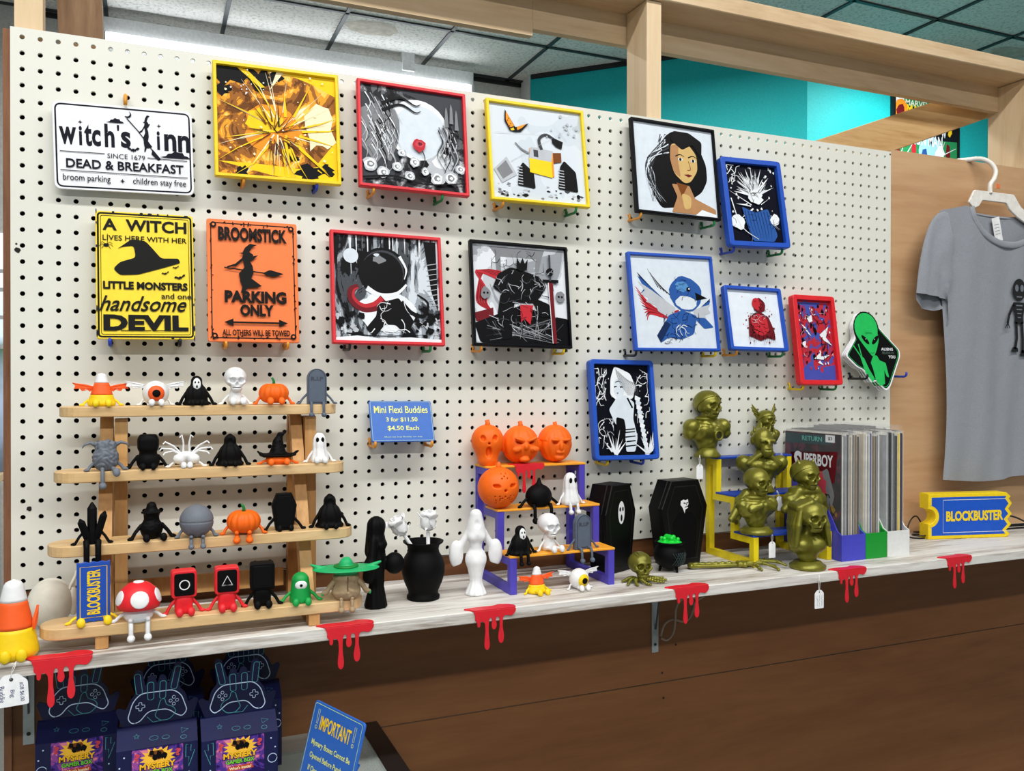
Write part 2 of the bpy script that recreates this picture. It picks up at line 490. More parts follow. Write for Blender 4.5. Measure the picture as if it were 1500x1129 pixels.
# ------------------------------------------------------------------ shelf
m_white = None
m_white, n, l, b = _base('whitewashed_wood'); b.inputs['Roughness'].default_value = .5; b.inputs['Specular IOR Level'].default_value = .35
v = coords(n, l, (.16, 1.6, 2.2)); a = nz(n, l, v, 16, 6, .68, .8); g = nz(n, l, v, 70, 3, .7)
mx = n.new('ShaderNodeMath'); mx.operation = 'MULTIPLY_ADD'; l.new(g, mx.inputs[0]); mx.inputs[1].default_value = .4; l.new(a, mx.inputs[2])
l.new(ramp(n, l, mx.outputs[0], [(.48, (122, 110, 100)), (.60, (182, 173, 164)), (.73, (220, 217, 211)), (1, (238, 236, 230))]), b.inputs['Base Color'])
bump(n, l, g, .1, .0005, b)
mb = MB(); mb.box(-.2, -.2515, SHELF - .0195, 3.4, .0115, SHELF, .0012)
tag(mb.build('shelf', m_white), 'long whitewashed wooden shelf under the pegboard', 'shelf')

# ------------------------------------------------------------------ ceiling and far walls
CEIL = 3.475
m_tile, n, l, b = _base('ceiling_tile'); b.inputs['Roughness'].default_value = .9; b.inputs['Specular IOR Level'].default_value = .1
f = nz(n, l, coords(n, l), 55, 4, .7)
l.new(ramp(n, l, f, [(.36, (176, 176, 172)), (.48, (216, 216, 212)), (.7, (226, 226, 222))]), b.inputs['Base Color'])
mb = MB(); mb.box(-6, -6, CEIL, 9, 3.9, CEIL + .03); struct(mb, 'ceiling', m_tile, 'speckled tile ceiling')
mb = MB()
gx, gy = 1.809, 3.135
for k in range(-13, 12):
    x = gx + .6096 * k; mb.box(x - .011, -6, CEIL - .009, x + .011, 3.79, CEIL - .0005)
for k in range(-15, 2):
    y = gy + .6096 * k; mb.box(-6, y - .011, CEIL - .009, 9, y + .011, CEIL - .0005)
struct(mb, 'trim_8', plain('grid_bar', (58, 66, 68), .45, .3), 'dark grid bars of the tile ceiling')
# water stains on the tiles
st = MB()
for (px, py, rx, ry) in ((545, 42, .16, .11), (1478, 78, .14, .1), (130, 8, .12, .1)):
    c = onZ(px, py, CEIL - .002); rr = random.Random(py)
    pts = [(c.x + rx * rr.uniform(.8, 1.1) * math.cos(a * .349), c.y + ry * rr.uniform(.8, 1.1) * math.sin(a * .349), CEIL - .0011) for a in range(18)]
    st.add(pts, [tuple(range(18))])
struct(st, 'trim_9', plain('water_stain', (188, 182, 170), .9, var=.08, vs=25), 'faint water stains on ceiling tiles')
m_wallw = plain('white_wall', (214, 214, 210), .8)
m_teal, n, l, b = _base('teal_wall'); b.inputs['Roughness'].default_value = .6; b.inputs['Specular IOR Level'].default_value = .3
f = nz(n, l, coords(n, l), 120, 3, .6)
l.new(ramp(n, l, f, [(.35, (22, 178, 182)), (.65, (30, 190, 193))]), b.inputs['Base Color']); bump(n, l, f, .15, .002, b)
mb = MB(); mb.box(-.42, 3.78, 0, 2.53, 3.86, CEIL); mb.box(2.52, 3.625, 0, 2.56, 3.78, CEIL); struct(mb, 'wall_far', m_wallw, 'white far wall behind the light fixture')
def wallseg(name, A, B, m, lab):
    A = Vector(A); B = Vector(B); d = (B - A).normalized(); n_ = Vector((-d.y, d.x)) * .06
    q = [A, B, B + n_, A + n_]; mb = MB()
    mb.add([(p.x, p.y, 0) for p in q] + [(p.x, p.y, CEIL) for p in q], [(0, 1, 5, 4), (1, 2, 6, 5), (2, 3, 7, 6), (3, 0, 4, 7), (4, 5, 6, 7), (0, 3, 2, 1)])
    return struct(mb, name, m, lab)
wallseg('wall_teal', (2.525, 3.622), (3.742, 2.381), m_teal, 'turquoise wall behind the pine posts')
wallseg('wall_teal_right', (3.742, 2.381), (6.4, 2.381), m_teal, 'turquoise wall holding the framed comic cover')
mb = MB(); mb.M = Matrix.Translation((2.53, 3.615, CEIL)) @ Matrix.Rotation(math.atan2(-1.241, 1.217), 4, 'Z'); mb.box(0, -.012, -.03, 1.74, 0, 0)
struct(mb, 'trim_10', plain('black_trim', (22, 24, 24), .5), 'black moulding between turquoise wall and ceiling')
mb = MB(); mb.box(-.4, 3.765, CEIL - .035, 2.52, 3.78, CEIL - .009); struct(mb, 'trim_11', plain('black_trim', (22, 24, 24), .5), 'black moulding above the white far wall')
# shop beyond the left edge of the board
mb = MB(); mb.box(-3, 3.78, 0, -.42, 3.86, .9); mb.box(-3, 3.78, 2.25, -.42, 3.86, CEIL); mb.box(-3, 3.78, .9, -2.2, 3.86, 2.25)
struct(mb, 'wall_left', m_wallw, 'white wall around the far left window')
m_day, n, l, b = _base('daylight_view'); b.inputs['Roughness'].default_value = .1
v = coords(n, l, (1, 1, 1)); sp = n.new('ShaderNodeSeparateXYZ'); l.new(v, sp.inputs[0])
no = nz(n, l, v, 5, 3); mxx = n.new('ShaderNodeMath'); mxx.operation = 'MULTIPLY_ADD'; l.new(no, mxx.inputs[0]); mxx.inputs[1].default_value = .5; l.new(sp.outputs[2], mxx.inputs[2])
mr = n.new('ShaderNodeMapRange'); l.new(mxx.outputs[0], mr.inputs[0]); mr.inputs[1].default_value = 1.1; mr.inputs[2].default_value = 2.5
c_ = ramp(n, l, mr.outputs[0], [(.1, (70, 80, 88)), (.35, (150, 165, 185)), (.5, (70, 100, 80)), (.62, (200, 220, 235)), (.9, (235, 245, 250))])
l.new(c_, b.inputs['Emission Color']); b.inputs['Emission Strength'].default_value = .9; b.inputs['Base Color'].default_value = (.02, .02, .02, 1)
mb = MB(); mb.box(-2.2, 3.82, .9, -.42, 3.83, 2.25); mb.cur = 1
for z in (1.62, 1.78, 1.93, 2.03): mb.box(-2.2, 3.79, z, -.42, 3.81, z + .02)
for x in (-2.2, -1.3, -.46): mb.box(x, 3.78, .9, x + .04, 3.82, 2.25)
struct(mb, 'window_1', [m_day, plain('window_frame', (190, 195, 198), .5)], 'daylit shop window at far left')
mb = MB(); mb.box(-6, -6, -.02, 9, 3.9, 0); struct(mb, 'floor', plain('floor_grey', (120, 118, 114), .5), 'grey shop floor')
# counter under the far window
t = thing('sideboard', 'brown wooden counter below the far left window', 'counter', (-.9, 3.4, 0))
mb = MB(); mb.box(-.5, -.2, .93, .4, .2, .97, .004); mb.build('counter_top', m_lumber, t)
mb = MB(); mb.box(-.48, -.18, 0, .38, .18, .93); mb.build('body', plain('shade_grey', (92, 90, 88), .7), t)

# ------------------------------------------------------------------ strip light over the board
t = thing('strip_light', 'white fluorescent strip light glowing along the far white wall', 'light fixture', (1.032, 3.62, 3.302))
mb = MB(); mb.box(-1.072, -.05, .028, 1.072, .05, .115, .004); mb.build('housing', plain('fixture_white', (228, 230, 230), .5), t)
for x in (-1.07, 1.05): mb = MB(); mb.box(x, -.07, -.03, x + .02, .045, .03, .003); mb.build('end_cap', plain('fixture_white', (228, 230, 230), .5), t)
mb = MB(); mb.M = Matrix.Translation((-1.05, -.048, .002)) @ Matrix.Rotation(PI / 2, 4, 'Y'); mb.lathe([(.019, 0), (.019, 2.1)], 16)
mb.build('tube', emit('tube_glow', (246, 250, 255), 8), t)
mb = MB(); mb.box(.60, -.056, .06, .68, -.02, .185, .003); mb.build('hanger_clip', plain('fixture_white', (228, 230, 230), .5), t)
# ================================================================== pictures and signs on the pegboard
HOOKC = dict(orange=(240, 160, 50), yellow=(245, 210, 30), blue=(40, 70, 190), green=(20, 140, 70), black=(22, 24, 30))
def hookmat(c): return filament('hook_' + c, HOOKC[c])
def ink(name, stops, scale, dist=1.5, detail=5, rough=.55, stretch=(1, 1, 1)):
    """printed sheet: hard-edged tones"""
    m, n, l, b = _base(name); b.inputs['Roughness'].default_value = .45; b.inputs['Specular IOR Level'].default_value = .12
    f = nz(n, l, coords(n, l, stretch), scale, detail, rough, dist)
    l.new(ramp(n, l, f, stops, 'CONSTANT'), b.inputs['Base Color']); return m
def sheet(name, rgb): return plain(name, rgb, .45, spec=.12, var=.02)
K_ = sheet('ink_black', (8, 8, 11)); W_ = sheet('ink_white', (232, 236, 240)); G1 = sheet('ink_grey', (128, 130, 134)); G2 = sheet('ink_pale', (186, 190, 196)); G3 = sheet('ink_dark', (62, 64, 70))
RD = sheet('ink_red', (190, 44, 54)); RDK = sheet('ink_maroon', (110, 26, 34)); YL = sheet('ink_yellow', (250, 208, 30)); OR = sheet('ink_orange', (240, 150, 40)); BL = sheet('ink_blue', (44, 88, 160)); BLK = sheet('ink_navy', (24, 44, 84))
SK1 = sheet('ink_skin', (176, 130, 88)); SK2 = sheet('ink_skin_light', (206, 172, 110)); BR = sheet('ink_brown', (120, 66, 26)); CRM = sheet('ink_cream', (252, 238, 196)); PAP = sheet('paper_pale', (212, 221, 230)); PK = sheet('ink_rose', (206, 70, 84)); GRN = sheet('ink_green', (24, 170, 84)); VIO = sheet('ink_violet', (72, 80, 168))
class Art:
    """a printed picture: flat colour shapes over one sheet, in 0..1 coordinates of the sheet"""
    def __init__(s, w, h, base, seed=1):
        s.w, s.h, s.mats, s.mb, s.n = w, h, [base], MB(), 0; s.r = random.Random(seed)
        s.mb.poly(rect(0, 0, w, h), 0)
    def _m(s, m):
        if m not in s.mats: s.mats.append(m)
        s.mb.cur = s.mats.index(m); s.n += 1; return -.00003 * s.n
    def _c(s, pts): return [(min(max(p[0], 0), 1) * s.w, min(max(p[1], 0), 1) * s.h) for p in pts]
    def p(s, m, pts, rnd=0):
        y = s._m(m)
        if rnd: pts = rnd_poly(pts, rnd)
        s.mb.poly(s._c(pts), y)
    def c(s, m, x, z, r, rz=None, n=24): s.p(m, circ(x, z, r, n, rz or r * s.w / s.h))
    def blob(s, m, x, z, r, jit=.3, n=16, sq=1.0):
        s.p(m, [(x + r * s.r.uniform(1 - jit, 1 + jit) * math.cos(2 * PI * k / n), z + r * sq * s.r.uniform(1 - jit, 1 + jit) * math.sin(2 * PI * k / n)) for k in range(n)])
    def splat(s, m, n, x0, z0, x1, z1, r0, r1):
        for _ in range(n): s.blob(m, s.r.uniform(x0, x1), s.r.uniform(z0, z1), s.r.uniform(r0, r1), .45, 9)
    def st(s, m, pts, w0, w1=None, n=12):
        """smooth tapering brush stroke through points"""
        y = s._m(m); P = []; N = len(pts)
        for i in range(N - 1):
            p0, p1, p2, p3 = (Vector(pts[max(0, min(N - 1, i + k))]) for k in (-1, 0, 1, 2))
            for k in range(n):
                t = k / n
                P.append(.5 * ((2 * p1) + (p2 - p0) * t + (2 * p0 - 5 * p1 + 4 * p2 - p3) * t * t + (3 * p1 - p0 - 3 * p2 + p3) * t ** 3))
        P.append(Vector(pts[-1])); w1 = w0 if w1 is None else w1; L = len(P)
        s.mb.stroke(s._c([(q.x, q.y) for q in P]), [(w0 + (w1 - w0) * i / (L - 1)) * s.w for i in range(L)], y)
    def rays(s, m, n, cx, cz, r0, r1, w, a0=0, a1=2 * PI):
        for _ in range(n):
            a = s.r.uniform(a0, a1); q = s.r.uniform(r0, r1); b = s.r.uniform(.1, .6) * r0
            s.st(m, [(cx + b * math.cos(a), cz + b * math.sin(a)), (cx + q * math.cos(a + .08), cz + q * math.sin(a + .08))], s.r.uniform(.4, 1) * w, .001, 2)
    def scrib(s, m, n, x0, z0, x1, z1, w, ln=.12):
        for _ in range(n):
            x, z = s.r.uniform(x0, x1), s.r.uniform(z0, z1); a = s.r.uniform(0, 2 * PI); q = [(x, z)]
            for _k in range(3):
                a += s.r.uniform(-1.1, 1.1); q.append((min(x1, max(x0, q[-1][0] + ln * .4 * math.cos(a))), min(z1, max(z0, q[-1][1] + ln * .4 * math.sin(a)))))
            s.st(m, q, w * s.r.uniform(.4, 1), w * .2, 4)
    def text(s, m, t, x, z, w, h, bold=0, shear=0):
        y = s._m(m); s.mb.text(t, x * s.w, z * s.h, w * s.w, h * s.h, y, bold, shear)

def mount(name, label, cat, tl, tr, br, bl, yt=-.013, yb=-.044, snap=None, group=None):
    """an Empty at the lower middle of a leaning panel; returns root, width, height (local x right, z up the panel, -y to the viewer)"""
    a, b, c, d = onY(*tl, yt), onY(*tr, yt), onY(*br, yb), onY(*bl, yb)
    wd = ((b - a).length + (c - d).length) / 2; ht = ((a - d).length + (b - c).length) / 2
    if snap: wd, ht = snap
    base = (c + d) / 2; top = (a + b) / 2; up = (top - base).normalized()
    ri = ((b - a).normalized() + (c - d).normalized()).normalized(); ri.y = 0; ri.normalize()
    bk = up.cross(ri).normalized(); up = ri.cross(bk).normalized()
    t = thing(name, label, cat, (0, 0, 0), 0, group)
    M = Matrix((ri, bk, up)).transposed().to_4x4()
    if bk.y < 0: M = Matrix((ri, -bk, up)).transposed().to_4x4()
    M.translation = base; t.matrix_world = M; t.location = base; t.rotation_euler = M.to_euler()
    return t, wd, ht, base
def hook(col, x, z, y1, label):
    """printed J hook plugged in a pegboard hole"""
    mb = MB(); mb.tube([(0, .004, .0), (0, y1 + .003, -.001), (0, y1 - .002, .001), (0, y1 - .004, .0055), (0, y1 - .004, .010)], [.0027, .0027, .0027, .0027, .0022], 8)
    mb.tube([(0, .004, .012), (0, -.0045, .012), (0, -.0055, .008), (0, -.0055, 0)], .0024, 8)
    o = mb.build('peg_hook', hookmat(col), None, (x, 0, z)); tag(o, label, 'hook', 'hooks holding up the pictures'); return o
def hooks(t, wd, base, what, spec, inset=.16, yb=-.044):
    for col, u, side in spec:
        p = t.matrix_basis @ Vector((wd * (u - .5), 0, 0))
        hook(col, p.x, p.z - .0078, yb - .0005, f'{col} hook under the {side} end of the {what}')
def frame(label, col, corners, art, hk, what, bar=.008, depth=.011, rc=.0, yb=-.044, snap=None):
    t, W, H, base = mount('picture_frame', label, 'framed picture', *corners, yb=yb, snap=snap, group='framed pictures on the pegboard')
    fm = filament('frame_' + '_'.join(map(str, col)), col, .45, .12 if max(col) < 40 else .4)
    o = rect(-W / 2, 0, W / 2, H); i_ = rect(-W / 2 + bar, bar, W / 2 - bar, H - bar)
    if rc: o = rnd_poly(o, rc, 5); i_ = rnd_poly(i_, max(.0005, rc - bar * .6), 5)
    else: o = rnd_poly(o, .002, 5); i_ = rnd_poly(i_, .0008, 5)
    mb = MB(); N = len(o); e = .0014
    def inset(P, d):
        cx, cz = 0, H / 2; return [(cx + (p[0] - cx) * (1 - 2 * d / W), cz + (p[1] - cz) * (1 - 2 * d / H)) for p in P]
    rings = [(o, 0), (o, -depth + e), (inset(o, e), -depth), (inset(i_, -e * .5), -depth), (i_, -depth + e), (i_, 0)]
    vs = [(p[0], y, p[1]) for R, y in rings for p in R]; fs = []
    for k in range(6):
        for q in range(N):
            j = (q + 1) % N; k2 = (k + 1) % 6; fs.append((k * N + q, k * N + j, k2 * N + j, k2 * N + q))
    mb.add(vs, fs); mb.build('frame', fm, t)
    aw, ah = W - 2 * bar + .001, H - 2 * bar + .001
    A = art(aw, ah); ao = A.mb.build('artwork', A.mats, t, (-aw / 2, -depth * .42, bar - .0005))
    mb = MB(); mb.box(-W / 2 + bar * .6, -depth * .38, bar * .6, W / 2 - bar * .6, -.0005, H - bar * .6); mb.build('backing', fm, t)
    hooks(t, W, base, what, hk, yb=yb - depth if False else yb - .0005)
    return t

def art_fire(w, h):
    A = Art(w, h, ink('ink_fire', [(0, (110, 64, 24)), (.42, (158, 98, 40)), (.5, (232, 160, 44)), (.57, (250, 205, 90)), (.64, (255, 242, 205))], 13, 2.5), 3)
    A.p(YL, [(0, .12), (.45, .02), (1, 0), (1, .18), (.7, .1), (.3, .12)]); A.p(YL, [(.55, 1), (1, 1), (1, .82), (.8, .92)]); A.p(YL, [(.82, .15), (1, .05), (1, .4), (.93, .3)])
    for x, z, r in ((.08, .93, .14), (.22, .97, .1), (.38, .9, .1), (.5, .95, .06), (.05, .78, .07), (.75, .07, .1), (.9, .1, .06), (.2, .03, .06), (.62, .2, .05)): A.blob(K_, x, z, r, .5, 15, .8)
    A.p(YL, [(.17, 1), (.25, .99), (.4, .84), (.36, .83)]); A.p(CRM, [(.5, 1), (.56, 1), (.44, .82)])
    A.blob(OR, .45, .45, .23, .15, 22); A.blob(YL, .38, .52, .15, .2, 18, .8); A.blob(BR, .55, .28, .13, .35, 16, .6); A.blob(CRM, .86, .5, .13, .4, 14, 1.6)
    A.rays(CRM, 26, .5, .45, .3, .62, .014); A.rays(YL, 18, .55, .45, .35, .7, .03); A.rays(BR, 22, .45, .42, .2, .5, .018); A.rays(K_, 10, .5, .4, .18, .36, .014)
    A.splat(CRM, 30, .02, .02, .98, .98, .004, .012); A.splat(W_, 14, .05, .75, .5, .98, .004, .009)
    return A
def art_rose(w, h):
    A = Art(w, h, ink('ink_night', [(0, (12, 12, 16)), (.44, (36, 37, 42)), (.53, (96, 98, 102)), (.6, (160, 162, 166)), (.68, (216, 218, 222))], 20, 2.0), 5)
    A.p(G3, [(.3, 1), (1, 1), (1, .55), (.6, .9)]); A.c(W_, .55, .6, .3); A.c(PAP, .57, .58, .26)
    # gnarled oak at the left, willow at the right
    A.p(G3, [(0, .92), (.14, .9), (.3, .78), (.36, .62), (.3, .5), (.36, .3), (.3, .1), (0, .05)], .03)
    A.blob(G1, .16, .55, .2, .2, 18, 1.5); A.blob(G2, .8, .26, .17, .25, 18, .8); A.blob(W_, .78, .3, .1, .25, 14, .8)
    for k in range(70):
        x = A.r.uniform(.0, .3); z = A.r.uniform(.35, .92)
        A.st((G2, W_, K_, G1)[k % 4], [(x, z), (x + .05, z - .1), (x + A.r.uniform(-.02, .1), z - .2)], .012, .002, 5)
    for s_ in (0, .07): A.st(K_, [(.2, .82 - s_), (.38, .9 - s_), (.52, .84 - s_), (.58, .86 - s_)], .03, .004)
    for k in range(26):
        x = A.r.uniform(.74, .92); z = A.r.uniform(.4, .7)
        A.st((K_, G3, G1, G2)[k % 4], [(x, z), (x + .04, z - .12), (x - .02, z - .26), (x + .03, z - .36)], .013, .002, 5)
    for x, z in ((.83, .82), (.88, .86), (.93, .8)): A.p(G1, [(x - .02, z - .16), (x + .02, z - .16), (x + .012, z), (x, z + .05), (x - .012, z)])
    for x, z, r in ((.08, .2, .07), (.2, .13, .06), (.33, .2, .05), (.45, .12, .05), (.72, .12, .07), (.85, .14, .07), (.6, .18, .04), (.95, .24, .05), (.5, .26, .05), (.38, .34, .04)):
        A.blob(G2, x, z, r, .15, 14); A.blob(W_, x, z, r * .75, .2, 12); A.blob(G1, x, z, r * .45, .25, 10); A.blob(W_, x + .006, z, r * .25, .2, 9)
    A.st(K_, [(0, .06), (.3, .1), (.6, .05), (1, .1)], .02, .01); A.st(G3, [(.56, .42), (.6, .3), (.55, .16)], .012, .006)
    A.blob(RD, .55, .44, .06, .15, 16); A.blob(PK, .55, .45, .04, .2, 12); A.blob(RDK, .555, .45, .02, .25, 10); A.p(RD, [(.49, .42), (.55, .36), (.61, .42), (.55, .4)])
    return A
def art_digger(w, h):
    A = Art(w, h, ink('ink_mist', [(0, (186, 196, 205)), (.36, (204, 213, 222)), (.46, (213, 221, 229))], 7, .5, 3), 7)
    for k in range(46):
        A.blob((G1, G2, G3, K_)[k % 4], A.r.uniform(.02, .98), A.r.uniform(.03, .17), A.r.uniform(.008, .03), .5, 9, .6)
    A.p(G2, [(.02, .3), (.16, .44), (.26, .26), (.1, .16)]); A.p(G1, [(.05, .3), (.15, .4), (.22, .28), (.11, .2)])
    for x, s_ in ((.35, 1), (.8, 1.15)):
        A.p(K_, [(x - .09 * s_, .15), (x + .1 * s_, .13), (x + .09 * s_, .3 * s_), (x - .02, .4 * s_), (x - .06 * s_, .34 * s_)], .02)
        for k in range(7): A.st(G2, [(x - .08 * s_, .17 + .03 * k), (x - .03, .165 + .03 * k)], .009, .009, 2)
    A.p(OR, [(.4, .32), (.66, .27), (.66, .54), (.41, .56)]); A.p(YL, [(.4, .3), (.64, .26), (.64, .43), (.4, .45)]); A.p(G2, [(.4, .45), (.64, .43), (.66, .55), (.42, .57)]); A.p(G3, [(.45, .47), (.5, .465), (.5, .54), (.45, .545)]); A.p(BR, [(.66, .42), (.75, .44), (.75, .54), (.66, .53)])
    # the jib of a little yellow excavator
    A.st(G3, [(.54, .55), (.52, .66), (.6, .72), (.72, .66)], .035, .02); A.p(K_, [(.66, .7), (.78, .66), (.76, .58), (.7, .6), (.66, .64)]); A.st(G1, [(.4, .5), (.32, .54), (.26, .6)], .02, .012)
    for k in range(8): A.st(G2, [(A.r.uniform(.05, .9), A.r.uniform(.3, .9)), (A.r.uniform(.1, .95), A.r.uniform(.6, .95))], .003, .001, 3) if k % 2 else A.splat(G2, 3, .6, .7, .95, .95, .005, .02)
    A.p(K_, [(.27, .76), (.17, .94), (.16, .82), (.2, .74), (.21, .72), (.27, .71), (.33, .72), (.42, .82), (.33, .78)], .01)
    A.p(OR, [(.26, .77), (.18, .92), (.175, .83), (.21, .75)], .01); A.p(YL, [(.25, .755), (.215, .735), (.23, .72), (.26, .73)]); A.p(OR, [(.285, .765), (.39, .81), (.34, .76), (.29, .73)], .01); A.splat(K_, 6, .18, .74, .24, .86, .004, .008)
    return A
def art_portrait(w, h):
    A = Art(w, h, PAP, 9)
    A.p(K_, [(.5, .95), (.68, .93), (.82, .8), (.9, .6), (.9, .42), (.82, .28), (.7, .2), (.62, .1), (.3, .05), (.2, .2), (.14, .4), (.2, .58), (.34, .7), (.38, .86)], .05)
    for k in range(30):
        z = A.r.uniform(.1, .9)
        A.st((K_, G3, PAP)[k % 3], [(.45 - A.r.uniform(0, .12), .9 - k * .008), (.26 - A.r.uniform(0, .1), .6), (.16 + A.r.uniform(-.04, .08), .4), (.24 + A.r.uniform(-.05, .12), .12)], .012, .002, 6)
    A.p(SK1, [(.44, .34), (.66, .34), (.72, .2), (.98, .1), (.98, .02), (.42, .02), (.5, .2)], .02); A.p(BR, [(.5, .36), (.64, .34), (.56, .2)])
    A.p(SK2, [(.46, .8), (.68, .82), (.78, .7), (.78, .52), (.68, .38), (.6, .36), (.48, .46), (.44, .62)], .05)
    A.p(SK1, [(.46, .78), (.56, .8), (.54, .6), (.56, .42), (.48, .47), (.44, .62)], .03); A.p(SK2, [(.55, .25), (.68, .22), (.66, .08), (.58, .06)], .05)
    A.p(K_, [(.46, .84), (.6, .74), (.74, .82), (.84, .66), (.86, .86), (.7, .95), (.5, .95)], .03)
    for x in (.57, .73):
        A.st(K_, [(x - .06, .66), (x, .685), (x + .05, .665)], .014, .006, 5); A.c(W_, x, .63, .028, .018); A.c(K_, x, .63, .016, .018)
    A.st(BR, [(.67, .62), (.69, .53), (.65, .515)], .006, .008, 5); A.p(RDK, [(.6, .46), (.66, .47), (.71, .46), (.66, .435)], .01); A.p(W_, [(.8, .08), (.98, .04), (.98, .0), (.7, .0)])
    return A
def art_burst(w, h):
    A = Art(w, h, sheet('ink_midnight', (9, 11, 26)), 11)
    A.splat(W_, 40, .02, .3, .98, .98, .004, .02); A.rays(W_, 36, .52, .6, .22, .42, .07, .2, 3.0); A.rays(G1, 14, .52, .6, .2, .36, .02, .2, 3.0); A.rays(W_, 16, .5, .45, .3, .55, .02)
    A.blob(W_, .53, .58, .13, .35, 15, .7); A.p(BL, [(.25, .45), (.5, .38), (.75, .44), (.88, .1), (.8, .02), (.4, .02), (.32, .2)], .03)
    for k in range(8): A.st(BLK, [(.3 + .06 * k, .4), (.34 + .06 * k, .2), (.4 + .05 * k, .06)], .014, .004, 4)
    A.blob(W_, .15, .25, .13, .25, 14, .7); A.blob(W_, .86, .3, .1, .25, 12, .7); A.scrib(K_, 10, .05, .15, .95, .35, .012); A.scrib(W_, 8, .04, .75, .3, .97, .02, .2); A.st(W_, [(.06, .55), (.2, .2), (.5, .04)], .02, .006); A.scrib(K_, 12, .35, .5, .7, .85, .012)
    return A
def art_alley(w, h):
    A = Art(w, h, ink('ink_rain', [(0, (8, 9, 13)), (.43, (70, 74, 80)), (.5, (150, 158, 166)), (.57, (208, 216, 224))], 15, 1.6, 5, .6, (1.6, 1, .6)), 13)
    for k in range(26): x = A.r.uniform(.02, .98); A.st((K_, W_)[k % 2], [(x, 1), (x, A.r.uniform(.55, .9))], .012, .003, 2)
    A.p(K_, [(.0, .98), (.02, .6), (.06, .98)]); A.p(K_, [(.86, .98), (.98, .98), (.98, .3), (.92, .5)])
    for k in range(9): A.st(G2, [(.88, .35 + .05 * k), (.98, .37 + .05 * k)], .006, .006, 2)
    A.c(PAP, .16, .8, .07); A.blob(W_, .5, .28, .3, .15, 22, .6)
    A.c(K_, .46, .66, .235); A.c(G3, .46, .67, .2); A.c(K_, .45, .65, .2); A.blob(G1, .42, .78, .07, .3, 12, .5); A.blob(PAP, .4, .82, .03, .3, 9, .5)
    A.st(W_, [(.3, .5), (.42, .44), (.58, .46), (.68, .55)], .05, .02); A.st(W_, [(.62, .82), (.68, .7), (.66, .6)], .03, .006)
    A.st(RDK, [(.46, .4), (.38, .33), (.26, .31), (.16, .38), (.15, .48), (.22, .52)], .1, .03); A.st(RD, [(.44, .41), (.36, .35), (.26, .335), (.18, .4), (.18, .47), (.22, .5)], .05, .012)
    A.p(K_, [(.4, .36), (.6, .42), (.74, .2), (.66, .06), (.56, .16), (.46, .16), (.36, .04), (.28, .12), (.38, .24)], .02); A.st(K_, [(.62, .38), (.72, .28), (.84, .26), (.88, .38), (.78, .46)], .05, .012); A.scrib(W_, 14, .32, .08, .7, .38, .01)
    for k in range(40): A.blob((K_, K_, G2)[k % 3], A.r.choice((A.r.uniform(.01, .24), A.r.uniform(.76, .99))), A.r.uniform(.04, .26), A.r.uniform(.012, .035), .5, 9)
    A.p(W_, [(0, 0), (1, 0), (1, .03), (.7, .045), (.4, .03), (.2, .05), (0, .03)]); A.st(K_, [(.1, .07), (.4, .05), (.9, .075)], .015, .005)
    return A
def art_throne(w, h):
    A = Art(w, h, ink('ink_ash', [(0, (150, 154, 160)), (.4, (192, 196, 202)), (.48, (220, 224, 230))], 8, 1, 4), 15)
    A.p(G1, [(.18, .98), (.78, .98), (.74, .88), (.7, .72), (.66, .72), (.68, .88), (.3, .88), (.3, .72), (.25, .72), (.24, .9)]); A.scrib(G3, 14, .2, .74, .76, .97, .01)
    for k in range(9): A.st((RD, RDK)[k % 2], [(.3, .72 - k * .01), (.12 - .01 * k, .72), (.05 + .01 * k, .55), (.04 + .012 * k, .4), (.2, .32)], .03, .004, 6)
    A.p(RDK, [(0, .3), (.2, .36), (.2, .2), (.02, .22)]); A.p(K_, [(.05, .02), (.0, .2), (.2, .28), (.5, .4), (.8, .3), (1, .28), (1, .0), (.1, 0)], .02)
    for k in range(40): A.st((G1, G3, G2)[k % 3], [(A.r.uniform(.1, .95), A.r.uniform(.08, .3)), (A.r.uniform(.1, .95), A.r.uniform(.02, .1))], .007, .001, 2)
    A.p(K_, [(.26, .7), (.4, .78), (.56, .74), (.7, .7), (.78, .6), (.7, .48), (.62, .42), (.38, .42), (.3, .5), (.2, .56)], .03)
    A.p(K_, [(.28, .5), (.44, .5), (.4, .3), (.38, .06), (.28, .04), (.24, .3)], .02); A.p(K_, [(.58, .5), (.8, .42), (.84, .3), (.7, .28)], .02); A.scrib(G2, 34, .24, .08, .78, .74, .009, .1); A.scrib(G3, 20, .2, .06, .85, .7, .016)
    A.p(K_, [(.46, .76), (.5, .74), (.57, .76), (.585, .87), (.55, .82), (.53, .88), (.5, .82), (.465, .88)]); A.p(RD, [(.48, .4), (.62, .4), (.58, .2), (.52, .26), (.48, .22)]); A.scrib(RDK, 6, .48, .24, .6, .4, .012)
    for x in (.12, .92): A.blob(G1, x, .5, .05, .15, 14, 1.2); A.blob(K_, x - .015, .5, .012, .2, 8); A.blob(K_, x + .02, .5, .012, .2, 8)
    A.p(RDK, [(.8, .64), (.845, .64), (.86, .02), (.82, .02)]); A.st(W_, [(.797, .64), (.815, .02)], .008, .006, 2); A.st(K_, [(.735, .655), (.91, .66)], .03, .03, 2); A.st(G3, [(.82, .66), (.822, .93)], .02, .02, 2); A.blob(K_, .82, .75, .04, .2, 12); A.scrib(G2, 5, .79, .72, .85, .78, .006, .05)
    return A
